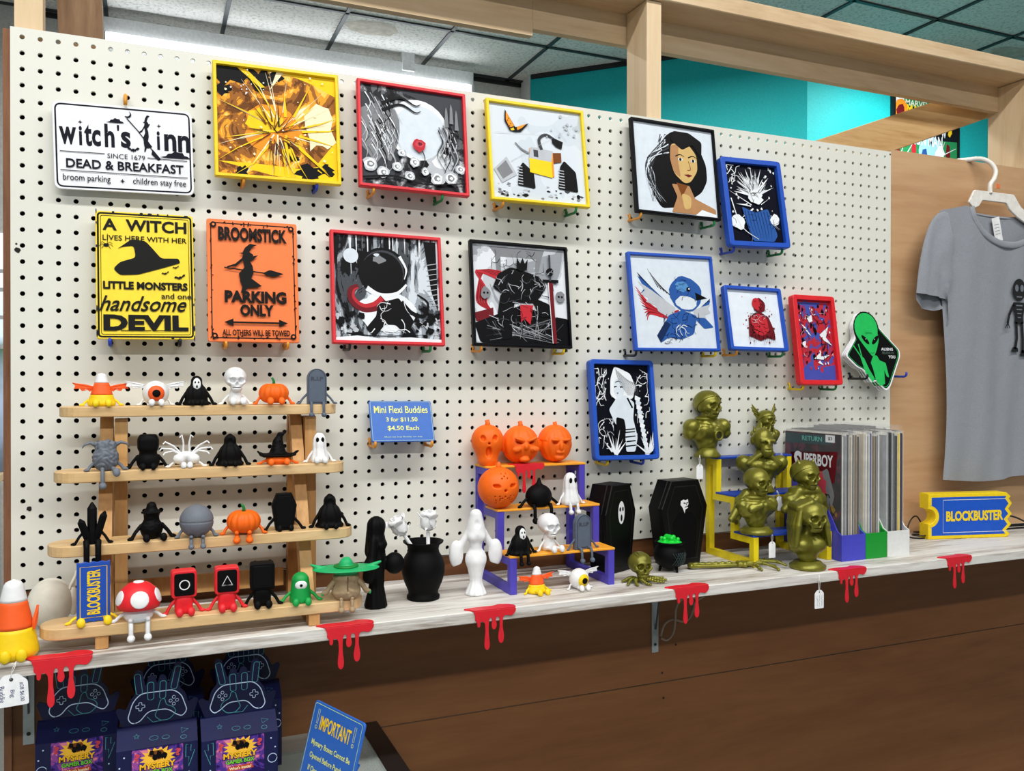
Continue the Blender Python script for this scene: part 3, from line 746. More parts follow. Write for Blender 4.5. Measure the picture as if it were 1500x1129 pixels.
def art_bird(w, h):
    A = Art(w, h, PAP, 17)
    for k in range(10): A.st((RD, RDK)[k % 3 == 2], [(.56, .4 - .006 * k), (.38, .38 - .004 * k), (.2, .48 - .012 * k), (.05 + .012 * k, .66 - .04 * k)], .05, .006, 6)
    for m_, k in ((BLK, 1.0), (BL, .8), (G2, .45)):      # two raised wings rooted at the shoulders
        A.p(m_, [(.52, .44), (.4, .52), (.24, .6 + .06 * k), (.08, .64 + .18 * k), (.16, .6 + .05 * k), (.1, .58), (.2, .54), (.16, .5), (.28, .46), (.3, .4), (.46, .32)], .012)
        A.p(m_, [(.74, .42), (.84, .46), (.97, .44 + .12 * k), (.93, .44), (.96, .4), (.88, .37), (.9, .33), (.76, .3)], .012)
    for k in range(6): A.st(K_, [(.5 - .035 * k, .56 + .02 * k), (.36 - .03 * k, .66 + .04 * k)], .008, .002, 3)
    # a round blue songbird in flight
    A.blob(BL, .66, .6, .2, .06, 26, .95); A.blob(sheet('ink_sky', (84, 140, 196)), .62, .68, .09, .2, 14, .6); A.blob(PAP, .66, .5, .13, .12, 18, .6); A.p(K_, [(.78, .62), (.93, .56), (.79, .53)]); A.c(K_, .7, .65, .026); A.c(W_, .708, .656, .009)
    A.p(BL, [(.42, .36), (.6, .42), (.78, .36), (.72, .16), (.56, .1), (.4, .12), (.3, .06), (.34, .2)], .03); A.p(BLK, [(.3, .06), (.26, .14), (.38, .3), (.44, .26)]); A.p(BL, [(.74, .34), (.88, .34), (.98, .24), (.86, .22)], .02); A.scrib(BLK, 18, .36, .1, .8, .4, .012); A.scrib(K_, 9, .3, .05, .6, .16, .01, .06); A.scrib(PAP, 6, .5, .12, .66, .36, .012); A.scrib(K_, 12, .54, .5, .84, .78, .006, .07)
    return A
def art_cloak(w, h):
    A = Art(w, h, sheet('paper_white', (224, 232, 240)), 19)
    A.splat(RD, 40, .25, .1, .85, .95, .003, .014); A.splat(RDK, 26, .28, .08, .85, .6, .004, .018)
    A.p(RDK, [(.34, .2), (.38, .52), (.5, .6), (.62, .62), (.76, .54), (.84, .3), (.84, .14), (.7, .18), (.55, .12), (.42, .18)], .03); A.p(RD, [(.4, .5), (.56, .6), (.72, .52), (.74, .3), (.6, .2), (.46, .26)], .04)
    A.blob(RDK, .6, .74, .12, .1, 18, 1.1); A.blob(RD, .57, .76, .09, .2, 14, 1.1); A.scrib(K_, 26, .36, .14, .82, .62, .012, .1); A.scrib(K_, 8, .52, .64, .72, .84, .012, .08); A.scrib(PAP, 9, .42, .38, .7, .56, .006)
    for k in range(14): x = .34 + .037 * k; A.st((RDK, K_)[k % 2], [(x, .22), (x, A.r.uniform(.03, .14))], .01, .002, 2)
    return A
def art_shards(w, h):
    A = Art(w, h, ink('ink_marble', [(0, (60, 20, 40)), (.38, (184, 46, 62)), (.49, (130, 60, 110)), (.53, (70, 84, 170))], 24, 2.2), 21)
    A.p(VIO, [(.0, .0), (1, 0), (1, .2), (.6, .16), (.3, .24), (0, .12)]); A.p(VIO, [(.3, .98), (.75, .98), (.62, .9)]); A.splat(RD, 22, .05, .1, .95, .95, .02, .08); A.splat(K_, 26, .03, .2, .97, .95, .01, .04)
    for q in ([(.12, .7), (.3, .58), (.38, .55), (.24, .66)], [(.62, .57), (.9, .68), (.8, .54), (.96, .44), (.74, .5)], [(.08, .46), (.22, .5), (.18, .4)], [(.3, .78), (.44, .82), (.46, .74), (.36, .72)], [(.4, .27), (.62, .36), (.6, .3), (.86, .32), (.66, .26)], [(.5, .22), (.66, .19), (.56, .25)]): A.p(W_, q)
    A.scrib(K_, 24, .05, .25, .95, .92, .02, .2); A.splat(W_, 14, .05, .1, .95, .95, .006, .016); A.scrib(W_, 6, .05, .3, .95, .9, .014, .16)
    return A
def art_braid(w, h):
    A = Art(w, h, sheet('ink_coal', (7, 9, 20)), 23)
    A.splat(W_, 50, .03, .1, .97, .97, .003, .012); A.scrib(W_, 16, .03, .55, .24, .95, .02, .2); A.scrib(W_, 12, .74, .35, .97, .95, .018, .16); A.scrib(W_, 12, .04, .08, .3, .4, .016, .14)
    A.p(W_, [(.38, .98), (.5, .95), (.66, .9), (.74, .76), (.68, .62), (.56, .62), (.4, .6), (.28, .66), (.3, .84)], .04); A.p(PAP, [(.36, .82), (.5, .86), (.56, .76), (.5, .64), (.4, .62), (.34, .7)], .03)
    A.st(K_, [(.38, .8), (.44, .815), (.5, .8)], .016, .006, 5); A.st(K_, [(.36, .75), (.41, .76)], .03, .01, 3); A.st(K_, [(.46, .75), (.52, .75)], .03, .01, 3); A.st(G3, [(.4, .68), (.43, .685)], .02, .01, 3)
    A.p(PAP, [(.4, .64), (.54, .66), (.7, .58), (.66, .4), (.72, .2), (.66, .04), (.5, .04), (.5, .3), (.34, .34), (.24, .5)], .03); A.p(K_, [(.36, .42), (.5, .4), (.52, .3), (.48, .1), (.34, .22)], .03); A.st(K_, [(.58, .63), (.66, .52)], .03, .03, 2)
    for z in (.28, .25, .2, .15, .1): A.st(K_, [(.5, z), (.68, z + .01)], .022, .018, 2)
    for k in range(13): A.p((W_, PAP)[k % 2], [(.72 + .01 * k, .66 - .05 * k), (.82 + .008 * k, .63 - .05 * k), (.78 + .01 * k, .585 - .05 * k), (.71 + .01 * k, .61 - .05 * k)], .01)
    for k in range(16): A.st((K_, G1)[k % 2], [(.4 + .02 * k, .95 - .012 * k), (.46 + .018 * k, .8), (.6 + .012 * k, .66)], .006, .002, 4)
    for x0 in (.3, .9): A.rays(W_, 14, x0, .0, .12, .3, .04, .5, 2.6)
    return A
YEL = (250, 216, 20); REDF = (222, 40, 52); BLKF = (8, 9, 15); BLUF = (28, 82, 190)
frame('yellow-framed picture of golden sparks and flames, top left of the pictures', YEL, [(314, 88), (497, 108), (498, 275), (315, 258)], art_fire, [('orange', .22, 'left'), ('blue', .8, 'right')], 'yellow-framed flame picture', yb=-.03, snap=(.2127, .2), bar=.0062)
frame('red-framed grey night picture with a pale moon and one red rose', REDF, [(518, 116.5), (677.6, 140), (685, 291), (525, 274)], art_rose, [('orange', .13, 'left'), ('green', .75, 'right')], 'red-framed rose picture', snap=(.208, .203), bar=.0062)
frame('yellow-framed pale picture of a butterfly over a small yellow machine', YEL, [(712, 143), (855, 162), (861, 307), (718, 294)], art_digger, [('orange', .12, 'left'), ('green', .86, 'right')], 'yellow-framed butterfly picture', snap=(.211, .203), bar=.0062)
frame('black-framed portrait of a woman with long black hair', BLKF, [(919, 173), (1042, 191), (1052, 326), (930, 311)], art_portrait, [('orange', .06, 'left'), ('green', .93, 'right')], 'black-framed woman portrait', snap=(.209, .204), bar=.0055)
frame('small blue rounded frame with a white burst over blue on black', BLUF, [(1052, 235), (1139, 242.5), (1152, 367), (1064, 362)], art_burst, [('blue', .1, 'left'), ('green', .9, 'right')], 'blue-framed white burst picture', bar=.0115, depth=.016, rc=.009, snap=(.163, .2))
frame('red-framed black and white rainy alley picture with a black ball and red ribbon', REDF, [(480, 339), (641, 351), (650, 508), (485.5, 504)], art_alley, [('black', .15, 'left'), ('green', .87, 'right')], 'red-framed alley picture', snap=(.2075, .207), bar=.0062)
frame('black-framed grey picture of an armoured knight enthroned with a red sword', BLKF, [(684, 352.5), (825, 364), (835.8, 512), (691, 506.6)], art_throne, [('orange', .08, 'left'), ('yellow', .92, 'right')], 'black-framed knight picture', snap=(.2075, .206), bar=.0055)
frame('blue-framed pale picture of a round blue bird trailing a red cape', BLUF, [(916, 369.6), (1038.5, 378), (1052.5, 515), (927, 515)], art_bird, [('black', .02, 'left'), ('yellow', .95, 'right')], 'blue-framed bird picture', snap=(.211, .208), bar=.006)
frame('small blue rounded frame with a dark red spattered cloaked figure on white', BLUF, [(1055, 419), (1138.5, 423.5), (1150.5, 517), (1067, 513)], art_cloak, [('orange', .12, 'left'), ('green', .92, 'right')], 'blue-framed red cloak picture', bar=.0075, depth=.013, rc=.006, snap=(.156, .145))
frame('tall red rounded frame with red, blue and white shard pattern', (226, 36, 44), [(1152, 433), (1214, 435.6), (1228, 565.6), (1167, 564)], art_shards, [('yellow', .12, 'left'), ('green', .9, 'right')], 'tall red-framed shard picture', bar=.011, depth=.016, rc=.008, snap=(.122, .206))
frame('blue rounded frame with a white braided woman on black, lowest of the pictures', BLUF, [(854, 529), (948, 529), (960, 674), (868, 674)], art_braid, [('yellow', .22, 'left'), ('blue', .78, 'right')], 'blue-framed braided woman picture', bar=.0095, depth=.016, rc=.009, snap=(.15, .205))

# ------------------------------------------------------------------ flat printed signs
def flat(A_mb, n): return -.00004 * n
class Sign:
    def __init__(s, t, W, H): s.t, s.W, s.H, s.n = t, W, H, 0; s.mb = MB(); s.mats = []
    def mat(s, m):
        if m not in s.mats: s.mats.append(m)
        s.mb.cur = s.mats.index(m); s.n += 1; return -.0002 - .00004 * s.n
    def p(s, m, pts): s.mb.poly([(p[0] * s.W - s.W / 2, p[1] * s.H) for p in pts], s.mat(m))
    def px(s, m, pts): s.mb.poly(pts, s.mat(m))
    def ring(s, m, inset, w, rc):
        P = rnd_poly(rect(-s.W / 2 + inset, inset, s.W / 2 - inset, s.H - inset), rc, 5); s.mb.line(P, w, s.mat(m))
    def seg(s, m, x0, z0, x1, z1, w): s.mb.stroke([(x0 * s.W - s.W / 2, z0 * s.H), (x1 * s.W - s.W / 2, z1 * s.H)], w, s.mat(m))
    def st(s, m, pts, w): s.mb.stroke([(x * s.W - s.W / 2, z * s.H) for x, z in pts], w, s.mat(m))
    def tx(s, m, t, x, z, w, h, bold=0, shear=0): s.mb.text(t, x * s.W - s.W / 2, z * s.H, w * s.W, h * s.H, s.mat(m), bold, shear)
    def done(s, y, name='lettering'): return s.mb.build(name, s.mats, s.t, (0, y, 0))
def plate(t, W, H, rc, th, m, y=0, name='plate'):
    mb = MB(); mb.prism(rnd_poly(rect(-W / 2, 0, W / 2, H), rc, 6), y - th, y, .0006); return mb.build(name, m, t)
INK = plain('sign_ink', (10, 12, 28), .5, spec=.15); INKY = plain('sign_black', (8, 10, 8), .5, spec=.15)
def witch(S, m, fn):
    """witch riding a broom, as a set of outlines placed by fn"""
    for P in ([(-.02, .36), (.1, .4), (.2, .3), (.34, .33), (.2, .2), (.06, .16), (-.06, .22)],                   # hair and head
              [(-.14, .36), (.22, .3), (.22, .34), (.12, .4), (.2, .52), (.32, .58), (.14, .6), (.02, .5), (-.04, .38)],   # hat
              [(-.04, .26), (.1, .24), (.2, .06), (.22, -.1), (.14, -.3), (-.1, -.32), (-.14, -.14), (0, .02), (-.02, .12)],     # body
              [(-.02, .2), (-.2, .04), (-.42, .0), (-.42, .03), (-.22, .1), (-.06, .24)],
              [(.1, -.2), (.42, -.42), (.3, -.46), (.06, -.48), (-.02, -.6), (-.1, -.6), (-.06, -.46), (-.12, -.3)]): S.px(m, [fn(*p) for p in P])
def bat(S, m, fn):
    S.px(m, [fn(*p) for p in ((-1, .3), (-.7, .5), (-.2, .1), (-.12, .3), (0, .2), (.12, .3), (.2, .1), (.7, .5), (1, .3), (.75, .05), (.5, .05), (.3, -.25), (.1, -.15), (0, -.45), (-.1, -.15), (-.3, -.25), (-.5, .05), (-.75, .05))])
def cloud(S, m, fn):
    S.px(m, [fn(*p) for p in ((-1, 0), (-.6, .12), (-.45, .35), (-.2, .4), (0, .62), (.25, .5), (.5, .5), (.6, .25), (.8, .2), (1, 0), (.4, -.04), (-.4, -.04))])
# white inn sign hanging from one hook
t, W, H, base = mount('hanging_sign', 'white WITCH\'S INN sign with black border, hung at upper left', 'sign', (80, 149), (285.7, 164.3), (287, 289), (77.3, 275), yt=-.012, yb=-.014, snap=(.2085, .1405))
SW = plain('sign_white', (240, 242, 248), .35)
plate(t, W, H, .011, .004, SW)
S = Sign(t, W, H); S.ring(INK, .0045, .0024, .009)
def wl(ch, x, z, w, h): S.tx(INK, ch, x, z, w, h, .03)
for ch, x, w, h, z in (('w', .102, .118, .2, .61), ('i', .190, .022, .22, .62), ('t', .243, .052, .25, .63), ('c', .300, .062, .19, .605), ('h', .393, .07, .27, .645), ('\'', .455, .016, .07, .74), ('s', .508, .07, .19, .61), ('i', .745, .022, .22, .63), ('n', .833, .09, .2, .615), ('n', .935, .09, .2, .61)): wl(ch, x, z, w, h)
for x, z in ((.19, .775), (.752, .80)): S.px(INK, [((x + .018 * math.sin(k * PI / 4) * (1 if k % 2 == 0 else .3)) * W - W / 2, z * H + .018 * W * math.cos(k * PI / 4) * (1 if k % 2 == 0 else .3)) for k in range(8)])
witch(S, INK, lambda x, z: ((.65 + x * .115) * W - W / 2, (.70 + z * .36) * H)); S.st(INK, [(.52, .86), (.6, .72), (.72, .46)], .0016); S.px(INK, [(x * W - W / 2, z * H) for x, z in ((.7, .52), (.76, .41), (.74, .39), (.69, .46))])
S.px(INK, [(.527 * W - W / 2 + .0055 * math.cos(a), .905 * H + .0055 * math.sin(a)) for a in [k * .4 - 2.6 for k in range(11)]] + [(.522 * W - W / 2 + .0045 * math.cos(a), .915 * H + .0045 * math.sin(a)) for a in [1.2 - k * .4 for k in range(9)]])
cloud(S, INK, lambda x, z: ((.435 + x * .065) * W - W / 2, (.80 + z * .085) * H)); cloud(S, INK, lambda x, z: ((.865 + x * .115) * W - W / 2, (.435 + z * .13) * H)); bat(S, INK, lambda x, z: ((.56 + x * .046) * W - W / 2, (.495 + z * .07) * H))
S.seg(INK, .045, .43, .355, .43, .0012); S.seg(INK, .66, .415, .955, .405, .0012); S.tx(INK, 'SINCE 1679', .508, .41, .27, .055, .0)
S.tx(INK, 'DEAD & BREAKFAST', .505, .3, .84, .105, .02); S.seg(INK, .045, .215, .955, .205, .0012)
S.tx(INK, 'broom parking', .225, .128, .33, .095, .005); S.tx(INK, 'children stay free', .745, .125, .39, .095, .005); S.px(INK, [(.475 * W - W / 2 + .004 * math.cos(k * PI / 4) * (1 if k % 2 == 0 else .35), .125 * H + .004 * math.sin(k * PI / 4) * (1 if k % 2 == 0 else .35)) for k in range(8)])
S.done(-.0041)
c = onY(184, 143, 0); mb = MB(); mb.tube([(0, .004, 0), (0, -.012, 0), (0, -.02, -.004), (0, -.02, -.018)], .003, 8)
tag(mb.build('peg_hook', hookmat('orange'), None, (c.x, 0, c.z)), 'orange hook poking through the top of the white inn sign', 'hook', 'hooks holding up the pictures')

# yellow witch sign
t, W, H, base = mount('metal_sign', 'yellow A WITCH LIVES HERE sign with black witch hat', 'sign', (141, 310), (280, 318), (285, 498), (142.6, 497), yb=-.042, snap=(.1475, .2105))
SY = filament('sign_yellow', (252, 220, 20), .35); plate(t, W, H, .006, .006, SY)
S = Sign(t, W, H); S.ring(INKY, .0036, .0028, .005); S.ring(INKY, .0075, .0009, .003)
rr = random.Random(4)
for k in range(16):
    e = rr.random(); x, z = ((rr.uniform(0, 1), rr.choice((.006, .994))) if k % 2 else (rr.choice((.008, .992)), rr.uniform(0, 1)))
    S.px(INKY, circ(x * W - W / 2, z * H, rr.uniform(.0012, .004), 8, rr.uniform(.0008, .0018)) if k % 2 else circ(x * W - W / 2, z * H, rr.uniform(.0008, .0014), 8, rr.uniform(.002, .007)))
S.tx(INKY, 'A  WITCH', .5, .895, .86, .095, .03); S.tx(INKY, 'LIVES HERE WITH HER', .5, .79, .86, .042, .012)
hat = [(.19, .53), (.3, .5), (.5, .52), (.72, .58), (.84, .63), (.8, .66), (.66, .65), (.56, .73), (.5, .78), (.36, .775), (.24, .70), (.27, .74), (.3, .76), (.4, .76), (.42, .68), (.39, .62), (.24, .6), (.18, .56)]
S.p(INKY, rnd_poly([(.17, .545), (.24, .497), (.42, .505), (.7, .57), (.86, .61), (.84, .645), (.66, .64), (.58, .71), (.5, .775), (.36, .785), (.21, .70), (.26, .72), (.38, .735), (.4, .64), (.24, .6)], .03))
S.p(INKY, circ(.105, .73, .028, 12, .014)); S.seg(INKY, .118, .735, .118, .82, .0007)
for k in range(6): a = (-.9, -.2, .5, 2.6, 3.3, 4.0)[k]; S.st(INKY, [(.105, .73), (.105 + .045 * math.cos(a), .73 + .03 * math.sin(a) + .012), (.105 + .07 * math.cos(a), .725 + .03 * math.sin(a))], .0008)
for x, z, r in ((.85, .49, .06), (.7, .52, .04), (.81, .57, .035)): bat(S, INKY, lambda a, b: ((x + a * r) * W - W / 2, (z + b * r * .7 + a * r * .2) * H))
S.tx(INKY, 'LITTLE MONSTERS', .5, .417, .86, .062, .045); S.tx(INKY, 'and one', .81, .34, .31, .045, .014); S.tx(INKY, 'handsome', .49, .275, .86, .12, .012, .35); S.tx(INKY, 'DEVIL', .5, .125, .86, .125, .05)
for x in (.13, .3, .47, .63, .78): S.seg(INKY, x - .06, .066, x + .075, .066, .0014)
S.done(-.0061); hooks(t, W, base, 'yellow witch sign', [('blue', .13, 'left'), ('black', .84, 'right')], yb=-.042)

# orange broomstick sign
t, W, H, base = mount('metal_sign', 'orange BROOMSTICK PARKING ONLY sign with black rubbed border', 'sign', (302.4, 320.4), (435.6, 329), (439.3, 503), (303.3, 500.6), yb=-.042, snap=(.1495, .2115))
plate(t, W, H, .004, .006, filament('sign_orange', (255, 122, 48), .35)); S = Sign(t, W, H); S.ring(INKY, .0065, .0018, .005)
for k in range(70):
    x, z = ((rr.uniform(.03, .97), rr.choice((.035, .965)) + rr.uniform(-.012, .012)) if k % 2 else (rr.choice((.045, .955)) + rr.uniform(-.012, .012), rr.uniform(.02, .98)))
    S.px(INKY, [(x * W - W / 2 + rr.uniform(.0005, .0022) * math.cos(a), z * H + rr.uniform(.0005, .0022) * math.sin(a)) for a in (0, 1, 2, 3, 4, 5)])
for x, z in ((.07, .045), (.93, .045), (.93, .95), (.07, .95)): S.px(INKY, circ(x * W - W / 2, z * H, .005, 12)); S.px(plain('sign_dot', (255, 122, 48), .4), circ(x * W - W / 2, z * H, .002, 10))
S.tx(INKY, 'BROOMSTICK', .5, .88, .76, .115, .045); S.tx(INKY, 'PARKING', .52, .365, .68, .1, .05); S.tx(INKY, 'ONLY', .53, .255, .37, .095, .05)
S.seg(INKY, .2, .155, .84, .155, .0032)
for x, s_ in ((.17, 1), (.87, -1)): S.p(INKY, [(x, .155), (x + .1 * s_, .185), (x + .1 * s_, .125)])
S.tx(INKY, 'ALL OTHERS WILL BE TOWED', .52, .072, .74, .05, .03)
witch(S, INKY, lambda x, z: ((.4 + x * .45) * W - W / 2, (.6 + z * .34) * H)); S.st(INKY, [(.18, .6), (.62, .565)], .0022); S.p(INKY, rnd_poly([(.6, .565), (.68, .595), (.84, .565), (.72, .535), (.63, .55)], .02))
S.done(-.0061); hooks(t, W, base, 'orange broomstick sign', [('orange', .19, 'left'), ('orange', .87, 'right')], yb=-.042)

# small blue price sign
t, W, H, base = mount('price_sign', 'blue Mini Flexi Buddies price sign with pale lettering', 'sign', (538, 587), (629, 586.7), (637, 647), (543.6, 648), yb=-.043, snap=(.1185, .079))
SB = filament('sign_blue', (44, 104, 196), .4); LEM = plain('sign_lemon', (232, 238, 130), .5); LEM2 = plain('sign_mint', (190, 226, 170), .5); plate(t, W, H, .004, .004, SB)
S = Sign(t, W, H); S.ring(LEM2, .0022, .0006, .003); S.tx(LEM, 'Mini Flexi Buddies', .5, .78, .86, .18, .012); S.tx(LEM, '3 for $11.50', .5, .53, .5, .12, .02); S.tx(LEM, '$4.50 Each', .51, .32, .5, .125, .02); S.tx(LEM2, 'Must be buy Buddy on top', .5, .11, .6, .035, .01)
S.done(-.0041); hooks(t, W, base, 'blue price sign', [('orange', .05, 'left'), ('orange', .95, 'right')], yb=-.043)

# alien diamond signs, three in a stack
DI = [(.02, .44), (.22, .66), (.2, .82), (.3, .97), (.42, .985), (.55, .93), (.66, .8), (.985, .52), (.98, .44), (.74, .06), (.66, .01), (.5, .14), (.42, .11), (.3, .27), (.2, .3)]
def alien(i):
    yb = -.046 + .012 * i; dx = -4.5 * i
    lab = ('front diamond sign with a green alien holding up two fingers', 'second alien diamond sign, white edge showing behind the front one', 'rearmost alien diamond sign against the pegboard')[i]
    t, W, H, base = mount('diamond_sign', lab, 'sign', (1238 + dx, 456), (1322 + dx, 459), (1324 + dx, 575), (1241 + dx, 574), yt=-.017 + .005 * i, yb=yb, group='stacked alien diamond signs')
    P = rnd_poly([(x * W - W / 2, z * H) for x, z in DI], .008, 5)
    mb = MB(); mb.prism(P, -.004, 0, .0005); mb.build('plate', SW, t)
    S = Sign(t, W, H); cx, cz = 0, .5 * H
    ins = lambda d: [(cx + (x - cx) * (1 - 2 * d / W) * 1.0, cz + (z - cz) * (1 - 2 * d / H)) for x, z in P]
    AG = plain('alien_green', (30, 190, 90), .4); S.px(INKY, ins(.005)); S.px(AG, ins(.0075)); S.px(INKY, ins(.009))
    q = lambda L, r=.02: [(x * W - W / 2, z * H) for x, z in rnd_poly(L, r)]
    S.px(AG, q([(.5, .45), (.56, .45), (.6, .39), (.7, .36), (.735, .18), (.695, .19), (.66, .27), (.65, .1), (.56, .075), (.5, .14), (.47, .28), (.44, .36)], .012)); S.px(AG, q([(.27, .43), (.33, .42), (.40, .28), (.475, .17), (.44, .115), (.33, .24)], .012))
    for a, b in (((.29, .42), (.17, .57)), ((.3, .42), (.26, .585))): S.st(AG, [a, b], .0032)
    S.px(INKY, [(x * W - W / 2, z * H) for x, z in circ(.425, .77, .222, 26, .222)]); S.px(AG, [(x * W - W / 2, z * H) for x, z in circ(.425, .785, .2, 26, .19)]); S.px(AG, q([(.24, .74), (.615, .74), (.625, .64), (.57, .52), (.515, .44), (.475, .44), (.37, .55), (.28, .65)], .03))
    for s_ in (-1, 1): S.px(INKY, [((.475 + s_ * .085 + .06 * math.cos(a) * 1 + s_ * .02 * math.sin(a)) * W - W / 2, (.64 + .048 * math.sin(a) + s_ * .03 * math.cos(a)) * H) for a in [k * .3307 for k in range(19)]])
    for s_ in (-1, 1): S.px(SW, circ((.475 + s_ * .075) * W - W / 2, .65 * H, .0012, 8))
    S.st(INKY, [(.45, .48), (.49, .475), (.52, .485)], .0008)
    for z in (.715, .73): S.st(INKY, [(.4, z), (.46, z + .006), (.52, z)], .0006)
    S.tx(SW, 'ALIENS', .75, .53, .21, .035, .02); S.tx(plain('sign_faint', (90, 110, 100), .5), 'BELIEVE IN', .76, .485, .2, .03, .0); S.tx(SW, 'YOU', .82, .435, .12, .038, .02)
    S.done(-.0042); return t, W, base
for i in (2, 1, 0): t_, W_a, b_a = alien(i)
c = onY(1252, 553, -.02); hook('black', c.x, c.z - .002, -.055, 'black hook under the left side of the alien signs'); c = onY(1311, 551, -.02); hook('blue', c.x, c.z, -.05, 'blue hook at the right side of the alien signs')
# ================================================================== printed figurines (local units: millimetres)
FB = filament('print_black', (6, 6, 7), .6, .12); FW = filament('print_white', (238, 239, 240), .5, .35); FO = filament('print_orange', (252, 108, 14), .5, .35); FOR = filament('print_candy', (252, 98, 36), .48, .35)
FY = filament('print_yellow', (250, 212, 16), .45, .4); FG = filament('print_grey', (112, 118, 128), .55, .3); FGS = filament('print_slate', (92, 102, 118), .55, .3); FR = filament('print_red', (232, 36, 46), .45, .4)
FGR = filament('print_green', (14, 158, 70), .45, .4); FT = filament('print_tan', (170, 146, 114), .6, .25); FBL = filament('print_blue', (26, 78, 180), .45, .4); FGN = filament('print_mint', (22, 176, 104), .45, .4)
FLK = filament('print_dark_green', (10, 130, 50), .45, .4)
MM = Matrix.Scale(.001, 4)
def mm(): b = MB(); b.M = MM.copy(); return b
def EL(t, name, c, r, m, rot=None, seg=20, rings=12):
    b = mm(); b.ell(c, r, seg, rings, rot); return b.build(name, m, t)
def arm(t, s_, m, sh, hand, r=2.2, hr=None):
    """straight arm propped on the shelf, with a mitten hand"""
    b = mm(); a = Vector((s_ * sh[0], sh[1], sh[2])); h = Vector((s_ * hand[0], hand[1], hand[2])); q = a.lerp(h, .55) + Vector((s_ * .8, 1, .4))
    b.limb([a, q, h], [r, r * .9, r * .95], 10); d = Vector((s_ * 4.4, -1.2, -.2)); b.limb([h, h + d * .6, h + d], [r * .95, r * 1.1, r * .7], 10)
    return b.build('arm', m, t)
def leg(t, x, m, hip, foot, r=2.8, sole=4.4, drop=False, fm=None):
    """short jointed leg ending in a round shoe; drop lets it hang over the edge"""
    b = mm(); h = Vector((x, hip[0], hip[1])); f_ = Vector((x * foot[2] if len(foot) > 2 else x, foot[0], foot[1]))
    if drop:
        f_.y = -11.6 - sole * .9; hz = max(h.z, r + .4); h.z = hz
        b.limb([h, Vector((h.x, -9.5 - r, hz)), Vector((f_.x, f_.y + 1, hz - r * 1.6)), f_], [r, r, r * .9, r * .9], 10)
    else: b.limb([h, h.lerp(f_, .5), f_], [r, r * .85, r * .9], 10)
    l = b.build('leg', m, t)
    c = mm(); R = rotm(R_(-18 if not drop else 20), 0, R_(6 if x > 0 else -6)); c.ell((f_.x, f_.y - (1.2 if not drop else 1.5), f_.z + (.6 if not drop else -2.4)), (sole * .86, sole * .62 if not drop else sole * 1.0, sole * (1.05 if not drop else .8)), 16, 10, R)
    c.build('foot', fm or m, l); return l
def mask(t, name, m, pts, y, th=1.0, curve=0.0):
    """thin raised face piece bent around the body"""
    b = mm(); b.prism(rnd_poly(pts, 2, 4), y - th, y + th * .6, .25)
    return b.build(name, m, t)
FIGS = []
def seat(n, label, cat, px, pyb, tier_z, Y, rz=0, group=None, sc=1.0, edge=False):
    if edge: Y -= .0140
    p = onY(px, pyb, Y); t = thing(n, label, cat, (p.x, Y, tier_z), rz, group); t.scale = (sc,) * 3; FIGS.append((t, edge, Y)); return t
def hgt(px, pyt, Y, z): return (onY(px, pyt, Y).z - z) * 1000

# --- bodies -----------------------------------------------------------------
def wings(t, m, z, x0, span, up, y=2):
    for s_ in (-1, 1):
        P = [(x0, z - 3), (x0 + 1, z + 2), (x0 + span * .45, z + up * .75), (x0 + span, z + up), (x0 + span * .86, z + up * .45), (x0 + span * .9, z - up * .3), (x0 + span * .66, z - up * .1), (x0 + span * .55, z - up * .8), (x0 + span * .36, z - up * .25), (x0 + span * .2, z - up * .9)]
        b = mm(); b.prism([(s_ * x, zz) for x, zz in P], y - 1, y + 1.2, .5)
        for a, q in (((x0, z), (x0 + span * .98, z + up)), ((x0 + 2, z), (x0 + span * .88, z - up * .25)), ((x0 + 2, z - 1), (x0 + span * .54, z - up * .7))): b.tube([(s_ * a[0], y - 1, a[1]), (s_ * q[0], y - 1, q[1])], [1.0, .5], 8)
        b.build('wing', m, t)
def candy_cone(t, H, r0, r1, bands, name='body', flat=.8):
    """candy corn in three bands, each its own piece"""
    zs = [0] + [H * q for q in bands] + [H]
    prof = [(r0 * .86, 0), (r0, H * .06)] + [(r0 + (r1 - r0) * k, H * (.06 + .8 * k)) for k in (.25, .5, .75, 1)] + [(r1 * .86, H * .93), (r1 * .55, H * .985), (0, H)]
    def rad(z):
        for (ra, za), (rb, zb) in zip(prof, prof[1:]):
            if za <= z <= zb: return ra + (rb - ra) * (z - za) / (zb - za + 1e-9)
        return 0
    for k, (nm, m) in enumerate((('yellow_base', FY), ('orange_band', FOR), ('white_tip', FW))):
        z = [zs[k] + (zs[k + 1] - zs[k]) * i / 8 for i in range(9)]
        b = mm(); b.M = b.M @ Matrix.Diagonal((1, flat, 1, 1)); b.lathe([(max(rad(q), 0.0001), q) for q in z], 30); b.build(nm, m, t)
def bat_candy(label, px, pyb, pyt, Y, z, rz=0, feet=True):
    t = seat('candy_corn_figurine', label, 'figurine', px, pyb, z, Y, rz, 'seated mini figurines'); H = hgt(px, pyt, Y, z)
    candy_cone(t, H, H * .40, H * .15, (.34, .7)); wings(t, FOR, H * .56, H * .2, H * .6, H * .14)
    for s_ in (-1, 1): arm(t, s_, FY, (H * .34, 0, H * .2), (H * .5, -3, 2.2), 2)
    for s_ in (-1, 1): leg(t, s_ * H * .17, FY, (-H * .2, 5), (-H * .5, 5), 3.4, 6)
    return t
